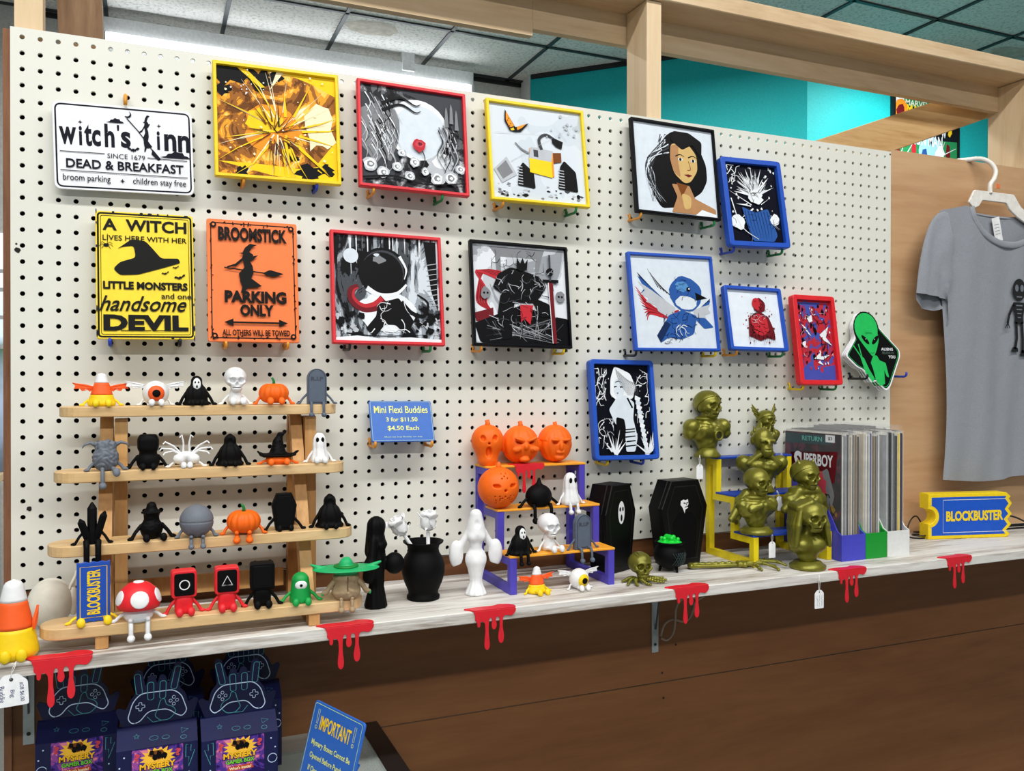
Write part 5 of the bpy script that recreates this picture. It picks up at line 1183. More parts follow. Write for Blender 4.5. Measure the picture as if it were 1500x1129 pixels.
# ---- big figurines at the left end
p = on(20, 962); t = thing('large_candy_corn', 'large candy corn figurine with orange wing at left end of shelf', 'figurine', (p.x, p.y, Z0), R_(6)); H = (onY(24, 848, p.y).z - SHELF) * 1000
candy_cone(t, H, H * .30, H * .13, (.38, .72), flat=.9)
b = mm(); P = [(0, 0), (6, 12), (5, -4), (2, -16), (-3, -22), (-4, -10)]; b.M = b.M @ Matrix.Translation((H * .24, -H * .1, H * .55)) @ Matrix.Rotation(R_(50), 4, 'Z'); b.prism(rnd_poly(P, 3), -2, 2, .8); b.build('wing', FOR, t)
for s_ in (-1, 1):
    b = mm(); b.limb([(s_ * H * .09, -H * .15, 8), (s_ * H * .09, -H * .24, 7), (s_ * H * .09, -H * .27, 6.5)], [6, 5, 5], 12); l_ = b.build('leg', FY, t); b = mm(); b.ell((s_ * H * .09, -H * .30, 9), (7, 4.5, 8.6)); b.build('foot', FY, l_)
price_tag('large handwritten price tag hanging at the far left shelf end', onY(24, 968, -.254), onY(16, 988, -.256), .038, .042, 3, R_(-3), 0, 5, [(.3, .58, .6, .14, '#28 $6.00'), (.0, .6, .24, .16, 'Big'), (-.3, .58, .5, .16, 'Buddie')])
p = on(74, 918); t = thing('large_eyeball', 'large plain white round figurine with upright wing behind the candy corn', 'figurine', (p.x, p.y, Z0), R_(60))
b = mm(); b.ell((0, 0, 37), (33, 31, 37), 32, 18); b.build('body', filament('print_ivory', (232, 228, 214), .5, .35), t)
b = mm(); b.prism(rnd_poly([(0, 0), (10, 6), (16, 34), (10, 24), (4, 18), (-8, 4)], 3), -2, 2, .9); w_ = b.build('wing', filament('print_ivory', (232, 228, 214)), t); w_.location = (.012, -.024, .048)
b = mm(); b.ell((16, -27, 36), (10, 6, 22)); b.build('side_wing', filament('print_ivory', (232, 228, 214)), t)
# ---- black lady with a pumpkin
p = on(552, 889); H = (onY(552, 757, p.y).z - SHELF) * 1000
t = thing('robed_lady_statue', 'black statue of a long-haired woman carrying a bundle', 'statue', (p.x, p.y, Z0), R_(52))
f = u_(5, s_ell((0, 0, H * .9), (H * .075, H * .09, H * .1)), s_cap((0, 2, H * .9), (0, 5, H * .62), H * .095, H * .1), s_cap((0, 0, H * .74), (0, 0, H * .56), H * .085, H * .075), s_cap((0, 0, H * .52), (0, 0, H * .3), H * .09, H * .075), s_cap((0, 1, H * .3), (0, 2, H * .02), H * .07, H * .125), mir(s_cap((H * .09, 0, H * .74), (H * .15, 2, H * .5), H * .045, H * .05)), mir(s_cap((H * .15, 3, H * .5), (H * .13, 6, H * .36), H * .055, H * .07)), s_ell((0, -H * .07, H * .69), (H * .08, H * .04, H * .045)))
f = u_(4, ripple(f, .7, 9), s_cap((H * .12, 0, H * .52), (H * .06, -H * .12, H * .5), H * .035, H * .03), s_ell((H * .09, -H * .17, H * .48), (H * .11, H * .11, H * .12)))
sculpt('body', and_(f, lambda p: -p[..., 2]), (-H * .32, -H * .36, -1), (H * .32, H * .24, H * 1.05), 1.7, FB, t)
# ---- vase of white roses
p = on(620, 876); t = thing('vase', 'squat black vase holding two white roses', 'vase', (p.x, p.y, Z0)); 
b = mm(); b.lathe([(0, 0), (28, 0), (28.5, 5), (25.5, 9), (26, 14), (33, 30), (37, 46), (37, 58), (33, 71), (28, 79), (26.5, 85), (28, 92), (34.5, 97), (35, 99.5), (32, 98.5), (26, 92), (24, 85), (30, 60), (30, 30), (0, 10)], 48); b.build('body', FB, t)
def rose(label, base, head, rz, sc):
    t = thing('rose', label, 'flower', base, 0, 'white roses in the black vase'); h = (Vector(head) - Vector(base)) * 1000
    b = mm(); b.tube([(0, 0, 0), h * .5 + Vector((1.5, 0, 0)), h * .94], [3.6, 3.4, 3.2], 10); st = b.build('stem', FW, t)
    d = h.normalized(); M = Matrix.Translation(h * .001) @ d.to_track_quat('Z', 'Y').to_matrix().to_4x4() @ Matrix.Rotation(rz, 4, 'Z') @ Matrix.Scale(.001 * sc, 4)
    def petals(p):
        a = np.arctan2(p[..., 1], p[..., 0]); q = np.sqrt(p[..., 0] ** 2 + p[..., 1] ** 2); z = p[..., 2]
        d = u_(3, s_ell((0, 0, 15), (16, 16, 20)), lambda v: np.sqrt((np.sqrt(v[..., 0] ** 2 + v[..., 1] ** 2) - 12.5) ** 2 + (v[..., 2] - 30) ** 2) - 4.2)(p)
        d = np.maximum(d, -(s_ell((0, 0, 42), (10, 10, 12))(p)))
        for rr_, n_ in ((7.5, 3), (3.5, 2)): d = np.minimum(d, np.maximum(np.abs(q - rr_ - .8 * np.sin(a * n_ + rr_)) - .9, np.abs(z - 24) - 12 - 1.2 * np.sin(a * n_)))
        fr = (a / (2 * PI) * 3 + q * .05 + z * .012) % 1.0
        return d + 2.6 * fr - 1.0 + .5 * np.sin(a * 3 + 1) * np.clip(z / 34, 0, 1)
    b = MB(); b.M = M; sdf(b, petals, (-24, -24, -8), (24, 24, 42), .9); b.build('bloom', FW, t)
    for k in range(3):
        a = k * 2.1 + .5; R3 = rotm(0, R_(38), 0); b = MB(); b.M = M @ Matrix.Rotation(a, 4, 'Z') @ Matrix.Translation((17, 0, 26)) @ R3; b.ell((0, 0, 0), (1.6, 11, 9), 16, 10); b.build('outer_petal', FW, t)
    b = MB(); b.M = M; b.lathe([(0, -6), (6, -4), (9, 3), (7, 8)], 16)
    for k in range(5):
        a = k * 1.257; b.tube([(7 * math.cos(a), 7 * math.sin(a), 0), (15 * math.cos(a), 15 * math.sin(a), 3), (21 * math.cos(a), 21 * math.sin(a), 0 if k % 2 else 9)], [3.5, 3, .4], 8, flat=.4)
    b.build('sepals', FW, t); return t
rb = Vector((p.x, p.y, SHELF))
rose('white rose upright at the right of the black vase', rb + Vector((.005, -.005, .0205)), onY(627, 774, p.y - .01), .3, .86)
rose('white rose leaning out at the left of the black vase', rb + Vector((.016, .002, .031)), onY(590, 780, p.y - .004), 1.4, .86)
# ---- white bride
p = on(697, 870); H = (onY(697, 745, p.y).z - SHELF) * 1000
t = thing('ghost_bride_statue', 'white headless bride statue with veil and wide hanging sleeves', 'statue', (p.x, p.y, Z0), R_(-8))
f = u_(4, s_cap((0, 1, H * .92), (0, 2, H * .72), H * .075, H * .125), s_ell((0, 0, H * .7), (H * .1, H * .085, H * .075)), mir(s_ell((H * .05, -H * .06, H * .675), (H * .05, H * .045, H * .045))), s_cap((0, 0, H * .68), (0, 0, H * .52), H * .085, H * .068), s_ell((0, 0, H * .42), (H * .125, H * .1, H * .13)), s_cap((0, 0, H * .38), (0, 0, H * .16), H * .115, H * .068), s_cap((0, 0, H * .16), (0, 0, H * .02), H * .065, H * .125))
f = sub_(2, f, s_ell((0, -H * .115, H * .845), (H * .05, H * .05, H * .06)))
f = u_(3, f, mir(s_cap((H * .1, 0, H * .72), (H * .22, 0, H * .5), H * .035, H * .045)), mir(and_(s_ell((H * .235, 0, H * .48), (H * .085, H * .05, H * .16)), lambda p: H * .4 - p[..., 2] - .35 * p[..., 0] + H * .03)))
g_ = f
f = lambda p: g_(p) + .8 * np.sin(np.arctan2(p[..., 0], -p[..., 1]) * 10) * np.clip((H * .3 - p[..., 2]) / (H * .3), 0, 1)
sculpt('body', and_(f, lambda p: -p[..., 2]), (-H * .36, -H * .24, -1), (H * .36, H * .24, H * 1.05), 1.5, FW, t)

# ---- stepped racks ------------------------------------------------------------
def step_rack(label, x, w, yf, zt, dp, cs, cb, side_d=.0125, tops=None):
    """three-step stand: two stepped side frames and three treads"""
    t = thing('step_rack', label, 'display stand', (x, yf[0], SHELF), 0, 'printed three-step stands'); y0 = yf[0]; zz = [z - SHELF - .0045 for z in zt]; yy = [y - y0 for y in yf]; yb = yy[2] + dp; q = .0135
    O = [(yy[0], 0), (yb, 0), (yb, zz[2]), (yy[2], zz[2]), (yy[2], zz[1]), (yy[1], zz[1]), (yy[1], zz[0]), (yy[0], zz[0])]
    I = [(yy[0] + q, q), (yb - q, q), (yb - q, zz[2] - q), (yy[2] + q, zz[2] - q), (yy[2] + q, zz[1] - q), (yy[1] + q, zz[1] - q), (yy[1] + q, zz[0] - q), (yy[0] + q, zz[0] - q)]
    for sx in (0, w - side_d):
        b = MB(); n_ = len(O); vs = []
        for xx in (sx, sx + side_d): vs += [(xx, a, c + .0003) for a, c in O] + [(xx, a, c + .0003) for a, c in I]
        fs = []
        for k in range(n_):
            j = (k + 1) % n_
            fs += [(k, n_ + k, n_ + j, j), (2 * n_ + k, 2 * n_ + j, 3 * n_ + j, 3 * n_ + k), (k, j, 2 * n_ + j, 2 * n_ + k), (n_ + k, 3 * n_ + k, 3 * n_ + j, n_ + j)]
        b.add(vs, fs); b.build('side_frame', cs, t)
    for k in range(3):
        d = (yy[k + 1] if k < 2 else yb) - yy[k]; b = MB(); b.box(-.001, yy[k] - .001, zz[k] + .0003, w + .001, yy[k] + d + (.002 if k < 2 else 0), zz[k] + .0045, .0008); b.build('tread', cb, t)
    return t
PUR = filament('print_purple', (78, 68, 184), .42, .4); AMB = filament('print_amber', (250, 170, 44), .45, .4); DBL = filament('print_deep_blue', (24, 66, 172), .42, .4); CYL = filament('print_canary', (238, 214, 24), .42, .4)
PF = (-.177, -.119, -.061); PZ = (1.1425, 1.216, 1.2895)
step_rack('purple and orange three-step stand holding pumpkins and figurines', .767, .209, PF, PZ, .057, PUR, AMB)
YF = (-.163, -.102, -.040); YZ = (1.1385, 1.2125, 1.2865)
step_rack('yellow and blue three-step stand holding bronze green busts', 1.306, .2035, YF, YZ, .037, CYL, DBL)
# carved pumpkins on the purple stand
def carved(label, px, pyt, pyb, Y, z, kind, rz, wide):
    p = onY(px, pyb, Y); H = (onY(px, pyt, Y).z - z) * 1000 * .9; r = H * wide; t = thing('carved_pumpkin', label, 'pumpkin', (p.x, Y, z + .0003), rz, 'orange carved pumpkin heads')
    f = s_ell((0, 0, H * .5), (r, r * .92, H * .5))
    if kind == 'tall': f = u_(6, s_ell((0, 0, H * .6), (r, r * .92, H * .4)), s_cap((0, 0, H * .45), (0, -r * .1, H * .14), r * .78, r * .62))
    f = ripple(f, .45, 14) if kind in ('grin', 'calm') else f
    e = lambda x, z_, a, b_, an=0, dp_=.34: mir(s_ell((r * x, -r * .9, H * z_), (r * a, r * dp_, H * b_), rotm(0, R_(an))))
    if kind == 'tall':      # long wailing face
        f = sub_(1.5, f, e(.38, .68, .16, .085, 24), s_ell((0, -r * .9, H * .55), (r * .07, r * .3, H * .03)), s_ell((0, -r * .85, H * .32), (r * .2, r * .36, H * .15)))
    if kind == 'grin':      # knitted brow, sly grin
        f = u_(3, f, s_ell((0, -r * .9, H * .47), (r * .13, r * .15, H * .09)), e(.36, .66, .3, .05, -20, .13), e(.5, .4, .24, .08, 0, .12), s_ell((0, -r * .66, H * .13), (r * .28, r * .24, H * .08)), mir(s_ell((r * 1.0, 0, H * .48), (r * .12, r * .2, H * .16))))
        f = sub_(1.2, f, e(.34, .575, .17, .035, -14), mir(s_cap((0, -r * 1.0, H * .25), (r * .5, -r * .92, H * .33), r * .06, r * .03)), mir(s_cap((r * .2, -r * 1.02, H * .44), (r * .56, -r * .9, H * .28), r * .025)), mir(s_cap((r * .1, -r, H * .8), (r * .5, -r * .8, H * .78), r * .02)))
    if kind == 'calm':      # straight-faced head
        f = u_(3, f, s_ell((0, -r * .95, H * .46), (r * .12, r * .16, H * .12)), s_ell((0, -r * .82, H * .3), (r * .26, r * .18, H * .05)), s_ell((0, -r * .68, H * .15), (r * .3, r * .2, H * .08)), e(.36, .64, .26, .045, -4, .14), mir(s_ell((r * .98, 0, H * .48), (r * .1, r * .18, H * .15))))
        f = sub_(1.0, f, e(.34, .56, .15, .04, 4, .26), mir(s_cap((0, -r * 1.02, H * .275), (r * .2, -r * .98, H * .275), r * .025)))
        f = u_(2, f, and_(s_ell((0, r * .05, H * .56), (r * 1.05, r * .98, H * .48)), lambda p: np.maximum(H * .62 - p[..., 2], -p[..., 1] - r * .55)))
    if kind == 'dots':      # plain scowl with a scatter of pin holes
        f = sub_(1.2, f, e(.42, .58, .2, .05, -8), s_ell((0, -r * .92, H * .47), (r * .08, r * .26, H * .035)))
        dots = [(.0, .8), (.12, .86), (-.12, .86), (.14, .75), (-.14, .75)] + [(.75 * math.cos(a) * k, .34 - .16 * k * abs(math.sin(a * 2)) - .02 * k) for k in (.35, .62, .95) for a in (0, .5, 1.0, 1.57, 2.1, 2.6, 3.14)]
        f = sub_(.4, f, *[s_cap((r * x, -r * 1.2, H * z_), (r * x, -r * .55, H * z_), r * .035) for x, z_ in dots])
    sculpt('shell', and_(f, lambda p: -p[..., 2]), (-r * 1.2, -r * 1.25, -1), (r * 1.2, r * 1.1, H * 1.04), H / 62, FO, t)
    b = mm(); b.tube([(0, 0, H * .95), (.5, 0, H * 1.03), (-1, 0, H * 1.11)], [H * .09, H * .06, H * .055], 10); b.build('stem', FO, t); return t
carved('tall orange pumpkin head with a wailing carved face, left on top step', 714, 615, 674, PF[2] + .024, PZ[2], 'tall', R_(-14), .40)
carved('orange pumpkin head with a sly grinning face, middle of the top step', 762, 617, 672, PF[2] + .027, PZ[2], 'grin', R_(-4), .50)
carved('orange pumpkin head with a calm human face, right on the top step', 813, 618, 671, PF[2] + .027, PZ[2], 'calm', R_(-3), .46)
carved('orange pumpkin head with pinhole dots and scowl on the middle step', 730, 677, 738, PF[1] + .0185, PZ[1], 'dots', R_(1), .51)
# buddies on the purple stand
def on_step(k): return PF[k] + .0235, PZ[k] + .0002
Y, z = on_step(1)
t = seat('onion_figurine', 'black pointed-top figurine with dangling boots on the middle purple step', 'figurine', 789, 738, z, Y, R_(6), 'seated mini figurines', edge=True); H = hgt(789, 699, Y, z)
sculpt('body', and_(u_(4, s_ell((0, 0, H * .36), (H * .5, H * .4, H * .44)), s_cap((0, 0, H * .7), (1, 0, H * .98), H * .14, H * .05)), lambda p: -p[..., 2]), (-H * .6, -H * .5, -1), (H * .6, H * .5, H * 1.06), H / 40, FB, t)
for s_ in (-1, 1): arm(t, s_, FB, (H * .4, 0, H * .36), (H * .78, -3, 2.4), 3); leg(t, s_ * H * .34, FB, (-8, 4), (-16, -H * .4), 3.6, 7, True)
ghost_fig('white ghost figurine with dangling legs on the middle purple step', 835, 737, 690, Y, z, R_(4), True)
Y, z = on_step(0)
robed('black robed figurine with white mask face on the lowest purple step', 762, 806, 766, Y, z, R_(8), True, drop=True)
skull_fig('white skull figurine seated on the lowest purple step', 804, 803, 752, Y, z, R_(10))
stone_fig('grey R.I.P gravestone figurine dangling its legs from the lowest purple step', 853, 797, 751, Y, z, R_(6))
# in front of it on the shelf
p = on(786, 868); bat_candy('bat-winged candy corn figurine standing on the shelf before the purple stand', 786, 868, 829, p.y, Z0, R_(8))
p = on(848, 862); eyeball('white winged eyeball figurine with yellow iris on the shelf', 848, 862, 831, p.y, Z0, FY, R_(2), (4, 8))

# ---- coffins ---------------------------------------------------------------
COFB = filament('coffin_black', (5, 5, 6), .4, .22)
def coffin(label, px, py, pyt, w, d, rz, emblem, yofs=0):
    p = on(px, py); H = (onY(px, pyt, p.y).z - SHELF); t = thing('coffin_box', label, 'box', (p.x, p.y + yofs, Z0), rz, 'black coffin boxes')
    P = coffin_pts(w, H); b = MB(); b.prism(P, -d * .5 + .012, d * .5, .0015); b.build('body', COFB, t)
    b = MB(); b.prism([(x * 1.03, z_ if z_ else 0) for x, z_ in P], -d * .5, -d * .5 + .011, .0015); ld = b.build('lid', COFB, t)
    b = MB(); b.line([(x * .8, H * .5 + (z_ - H * .5) * .86) for x, z_ in P], .002, -d * .5 - .0004); b.build('rim', plain('coffin_rim', (22, 22, 26), .3), ld)
    b = MB(); e = H * .01
    if emblem == 'mask':
        b.poly(circ(0, H * .68, H * .062, 26, H * .13), -d * .5 - .0008); m_ = b.build('mask_emblem', FW, ld); b = MB()
        for s_ in (-1, 1): b.poly(circ(s_ * H * .026, H * .72, H * .016, 14, H * .026), -d * .5 - .0012)
        b.poly(circ(0, H * .62, H * .018, 14, H * .04), -d * .5 - .0012); b.build('holes', FB, m_)
    else:
        q = [(-.07, .76), (-.03, .775), (.0, .765), (.04, .775), (.05, .72), (.03, .69), (.045, .675), (.0, .655), (-.01, .61), (-.03, .655), (-.05, .69), (-.075, .715)]
        b.poly([(x * H, z_ * H) for x, z_ in q], -d * .5 - .0008); m_ = b.build('face_emblem', FW, ld); b = MB()
        b.stroke([(-.03 * H, .735 * H), (.0, .728 * H)], .0022, -d * .5 - .0012); b.stroke([(.015 * H, .73 * H), (.042 * H, .738 * H)], .0022, -d * .5 - .0012); b.stroke([(-.012 * H, .685 * H), (.03 * H, .69 * H)], .0016, -d * .5 - .0012); b.stroke([(.008 * H, .725 * H), (.022 * H, .705 * H)], .0014, -d * .5 - .0012); b.build('features', FB, m_)
        b = MB(); b.poly([(x * H, z_ * H) for x, z_ in ((-.16, .06), (.16, .06), (.19, .5), (.1, .62), (-.1, .62), (-.2, .5))], -d * .5 - .0002); b.build('dark_figure', plain('coffin_shade', (7, 7, 9), .6, spec=.1), ld)
    return t
coffin('black coffin box with a white mask emblem, behind the skull creature', 902, 838, 710, .098, .05, R_(24), 'mask', .02)
coffin('wider black coffin box with a white vampire face, behind the cauldron', 1003, 828, 704, .120, .045, R_(8), 'face', .026)
# ---- cauldron
p = on(981, 836); t = thing('cauldron', 'small black cauldron brimming with green slime', 'cauldron', (p.x, p.y, Z0), R_(10))
b = mm(); b.lathe([(0, 6), (14, 6.5), (24, 13), (31, 24), (32, 35), (28, 46), (24, 51), (26, 55), (30, 57), (29, 59.5), (25, 58.5), (22, 54), (0, 52)], 40); c_ = b.build('pot', FB, t)
for a in (30, 150, 270): b = mm(); q = R_(a); b.tube([(18 * math.cos(q), 18 * math.sin(q), 11), (21 * math.cos(q), 21 * math.sin(q), 0.2)], [3.4, 2.2], 8); b.build('leg', FB, t)
f = u_(4, s_ell((0, 0, 57), (24, 24, 4)), *[s_ell((r * math.cos(a), r * math.sin(a), 60 + q), q) for a, r, q in ((.2, 12, 5), (1.6, 8, 6), (3, 13, 4.5), (4.3, 10, 5.5), (5.3, 16, 4), (2.3, 16, 4), (0, 0, 6))])
sculpt('slime', f, (-27, -27, 50), (27, 27, 74), 1.1, filament('slime_green', (20, 210, 60), .3, .5), t)
b = mm()
for k in range(7):
    a0 = -PI / 2 + (k - 3) * .17
    for s_ in (-1, 1):
        Q = []
        for i in range(7):
            zz = 16 + 4 * i; a = a0 + s_ * (i - 3) * .075; r = 32.3 if 22 < zz < 38 else 30.5 if zz > 18 else 27.5; Q.append((r * math.cos(a), r * math.sin(a), zz))
        if abs(k - 3) < 3: b.tube(Q, .7, 6)
b.build('lattice', filament('cauldron_trim', (24, 48, 48), .5), c_)
# ---- bronze-green prints -----------------------------------------------------
m_brz, n, l, b = _base('bronze_green'); b.inputs['Roughness'].default_value = .32; b.inputs['Metallic'].default_value = .5; b.inputs['Specular IOR Level'].default_value = .5
no = nz(n, l, coords(n, l), 30, 2)
l.new(ramp(n, l, no, [(.3, (108, 107, 34)), (.7, (138, 133, 48))]), b.inputs['Base Color'])
wv = n.new('ShaderNodeTexWave'); wv.bands_direction = 'Z'; l.new(coords(n, l), wv.inputs[0]); wv.inputs['Scale'].default_value = 700; bump(n, l, wv.outputs[1], .12, .0004, b)
BZ = m_brz
# skull creature with bony tentacles
p = on(938, 852); t = thing('skull_creature', 'bronze green skull creature with jointed bone legs', 'figurine', (p.x, p.y, Z0), R_(-6)); R = 22.5
sculpt('skull', sub_(1.0, at_(skull_fn(R), (0, 0, 30), rotm(R_(-6))), *[mir(s_cap((2 + 4 * k, -26, 52 - 3 * k), (3 + 5 * k, 14, 58 - 2 * k), .8)) for k in range(3)]), (-26, -32, 2), (26, 28, 56), 1.0, BZ, t)
for k, a in enumerate((200, 222, 250, 290, 318, 342, 20, 160)):
    q = R_(a); b = mm(); L = 50 if a < 350 and a > 190 else 36
    for i in range(9):
        s_ = 10 + (L - 10) * i / 8; c = (s_ * math.cos(q + .05 * i), s_ * math.sin(q + .05 * i) * .8 + 2, 5.2 + 4 * math.sin(i * .5) * (1 - i / 9) * (1 if i < 7 else 0) - .25 * i); b.ell(c, (4.8 - .26 * i, 4.8 - .26 * i, 4.2 - .24 * i), 10, 8)
    b.build('leg', BZ, t)
# skeleton hand
p = on(1018, 833); t = thing('skeleton_arm', 'bronze green skeleton forearm and hand lying along the shelf edge', 'prop', (p.x, p.y, Z0), R_(-15))
f = u_(1.5, s_cap((-8, 4, 7), (84, 4, 6.5), 4.6, 4), s_cap((-8, -7, 6), (84, -5, 6), 4.0, 3.6), s_ell((-10, -2, 7), (6, 10, 6)), *[s_ell((4 + 14 * k, 4, 8), (6.4, 5.2, 4.4)) for k in range(6)])
sculpt('forearm', f, (-22, -20, 0), (92, 16, 16), 1.2, BZ, t)
f = u_(3, *[s_ell(c, 6) for c in ((92, 4, 7), (92, -5, 7), (101, 6, 7), (102, -2, 7.5), (101, -9, 7))]); sculpt('wrist', f, (82, -20, 0), (114, 18, 16), 1.1, BZ, t)
for k, (pts) in enumerate((((100, -8, 7), (116, -22, 10), (120, -34, 5), (124, -42, 1.9)), ((104, -4, 8), (134, -16, 11), (152, -32, 7), (158, -46, 1.9)), ((105, 0, 8), (140, -4, 12), (168, -14, 12), (184, -24, 6)), ((105, 5, 8), (140, 8, 11), (166, 8, 11), (186, 2, 6)), ((102, 9, 7), (134, 18, 9), (156, 22, 9), (172, 20, 5)))):
    b = mm()
    for i in range(3):
        a, c = Vector(pts[i]), Vector(pts[i + 1]); b.tube([a, a.lerp(c, .15), a.lerp(c, .5), a.lerp(c, .85), c], [3.8, 3.4, 2.3, 3.1, 1.4 if i == 2 else 3.4], 10); b.ell(a, 3.9 if i else 3.4, 12, 8)
    b.build('finger' if k else 'thumb', BZ, t)
# busts
def bust_base(S, fl=1): return [s_cap((0, 0, 3 * S), (0, 0, 3.2 * S), 20 * S, 19 * S)]
def bust(label, px, py, z, Y, top_px, kind, rz, plinth=True):
    p = onY(px, py, Y); t = thing('bust', label, 'bust', (p.x, Y, z + .0003), rz, 'bronze green busts'); S = (onY(px, top_px, Y).z - z) * 1000 / 100.0      # 100 units tall
    b = mm(); b.lathe([(0, 0), (24 * S, 0), (25 * S, 2 * S), (25 * S, 5 * S), (21 * S, 7 * S), (19 * S, 10 * S), (0, 10 * S)] if plinth else [(0, 0), (19 * S, 0), (20 * S, 3 * S), (15 * S, 9 * S), (13 * S, 14 * S), (0, 14 * S)], 40); b.build('plinth', BZ, t)
    R = 19; HR = rotm(0, 0, R_(12)); hd = at_(skull_fn(R), (0, -2, 77), HR)
    torso = u_(7, s_ell((0, 2, 37), (27, 17, 20)), s_ell((0, 1, 18), (15, 12, 12)), mir(s_ell((24, 2, 41), (11, 12, 13), rotm(0, R_(24)))), s_cap((0, 2, 48), (0, 0, 64), 11, 9), mir(s_ell((10, -11, 41), (11, 7, 8))))
    torso = sub_(1.2, rough_(torso, .55, .3, 2), *[mir(s_cap(a_, c_, .9)) for a_, c_ in (((2, -22, 34), (20, -17, 32)), ((18, -18, 44), (30, -10, 52)), ((16, -20, 30), (22, -12, 18)), ((30, -12, 36), (35, 2, 34)), ((4, -17, 50), (14, -14, 56)), ((0, -22, 42), (0, -20, 22)))])
    ex = []; lo = [-46, -40, 6]; hi = [46, 34, 101]
    if kind == 'plated':     # smooth helmeted skull, round pauldrons, chest ring
        ex = [('helmet', sub_(1, and_(s_ell((0, .5, 81), (20, 22.5, 18.5)), lambda p: 82 - p[..., 2] - .9 * (p[..., 1] + 8)), s_box((0, -20, 82), (.6, 30, 30)))), ('chest_ring', lambda p: np.sqrt((np.sqrt((p[..., 0] - 6) ** 2 + (p[..., 2] - 33) ** 2) - 6.5) ** 2 + (p[..., 1] + 19.5) ** 2) - 1.7)]
        torso = u_(2, torso, mir(s_ell((29, 1, 46), (12, 13, 11), rotm(0, R_(30)))), mir(s_ell((33, 1, 36), (8, 10, 10))), s_ell((0, 3, 57), (18, 15, 5))); torso = sub_(1, torso, mir(s_cap((8, -26, 46), (22, -16, 30), 1.0)), s_cap((-20, -22, 26), (20, -22, 26), 1.0))
    if kind == 'winged':
        ex = [('helmet', and_(s_ell((0, 1, 82), (20, 22.2, 17.5)), lambda p: 82 - p[..., 2] - .5 * (p[..., 1] + 8)))]
        torso = u_(3, torso, mir(s_ell((27, 3, 48), (12, 12, 8), rotm(0, R_(22)))), *[mir(s_cap((12 - 2 * k, 2 + 4 * k, 74), (17 + 3 * k, -4 + 5 * k, 48), 4.5, 3)) for k in range(3)], mir(s_cap((9, -12, 60), (14, -15, 42), 3, 2)))
    if kind == 'horned':     # square bearded head
        hd = u_(3, at_(s_ell((0, 0, 0), (15, 17, 18)), (0, -2, 80)), s_ell((3, -17, 64), (9, 7, 11)), s_box((4, -17, 79), (11, 3.5, 2), 1), s_ell((5, -19, 74), (3, 5, 5)), mir(s_ell((15, 0, 78), (3, 5, 6)))); hd = sub_(1, hd, at_(mir(s_ell((5, 0, 0), (3.4, 4, 2.4))), (5, -19, 75.5)), s_cap((-1, -24, 65), (9, -23, 65), 1.1))
        torso = u_(3, torso, mir(s_ell((28, 2, 44), (11, 13, 12), rotm(0, R_(25)))), mir(s_cap((6, -14, 58), (24, -12, 44), 4, 3)))
        ex = [('horn', mir(s_cap((11, 0, 92), (13, 0, 100), 2.6, .8)))]
    if kind == 'caped':      # bare skull, ragged cape over one shoulder
        torso = u_(3, torso, s_ell((0, 4, 55), (22, 17, 6)), s_ell((27, 2, 42), (10, 13, 12)), mir(s_cap((4, -16, 44), (20, -14, 38), 5, 4)))
        cape = sub_(1.5, u_(3, s_cap((-12, 8, 58), (-42, 6, 22), 9, 4.5), s_cap((-20, 12, 48), (-30, 10, 18), 9, 6)), *[s_ell((-46 + 7 * k, 6, 14), (3, 10, 8)) for k in range(5)]); ex = [('cape', cape)]; lo[0] = -52
        hd = u_(1, hd, at_(mir(s_ell((14, 2, -3), (3, 4.5, 6))), (0, -3, 80), HR))
    if kind == 'cowled':     # hooded helm with two short points
        ex = [('cowl', u_(2, and_(s_ell((0, 1, 81), (20, 22, 18.5)), lambda p: 81 - p[..., 2] - .8 * (p[..., 1] + 6)), mir(s_cap((11, -2, 92), (13.5, -1, 100), 3.4, 1))))]
        torso = u_(3, torso, s_ell((0, 3, 56), (24, 18, 7)), mir(s_cap((14, -6, 56), (34, 0, 30), 7, 6)))
    if kind == 'haired':     # long-haired skull lady
        S2 = 1.0; hd = at_(skull_fn(20), (0, -9, 73), HR)
        torso = u_(5, s_ell((0, 2, 34), (27, 17, 17)), s_ell((0, 1, 18), (14, 12, 12)), mir(s_ell((11, -10, 34), (11, 8, 9))), s_cap((0, 2, 42), (0, 0, 60), 8.5, 7.5))
        strands = []
        for sgn in (-1, 1):
            for k in range(6):
                a = .5 + .4 * k; x = sgn * (19 + 1.8 * math.sin(k)); y = -13 + 5.4 * k
                strands.append(s_cap((sgn * (15 + k * .4), -11 + 5 * k, 86), (x * 1.12, y * 1.05, 62), 4.6, 4.4)); strands.append(s_cap((x * 1.12, y * 1.05, 62), (sgn * (25 - k), -15 + 6 * k, 34), 4.4, 2.6))
        crown = u_(2, *[s_cap((-3 + 2 * k, -15 + 5.5 * k, 95 - .4 * (k - 2) ** 2), (-18, -9 + 4.5 * k, 86), 5, 5) for k in range(6)], *[s_cap((-2 + 1.6 * k, -14 + 5.5 * k, 95 - .4 * (k - 2) ** 2), (19, -9 + 4.5 * k, 83), 5, 5) for k in range(6)], s_ell((0, 4, 80), (18, 16, 17)))
        ex = [('hair', sub_(1, u_(1.6, crown, *strands), at_(s_ell((0, -20, 0), (16, 21, 21)), (0, -5, 70), HR)))]
    h = 1.15 if z > SHELF + .01 else 1.0
    sculpt('torso', at_(and_(torso, lambda p: 7 - p[..., 2]), (0, 0, 0), None, S), [v * S for v in lo], [v * S for v in hi], h, BZ, t)
    sculpt('head', at_(and_(hd, lambda p: 54 - p[..., 2]), (0, 0, 0), None, S), [-26 * S, -34 * S, 50 * S], [28 * S, 24 * S, 101 * S], .85, BZ, t)
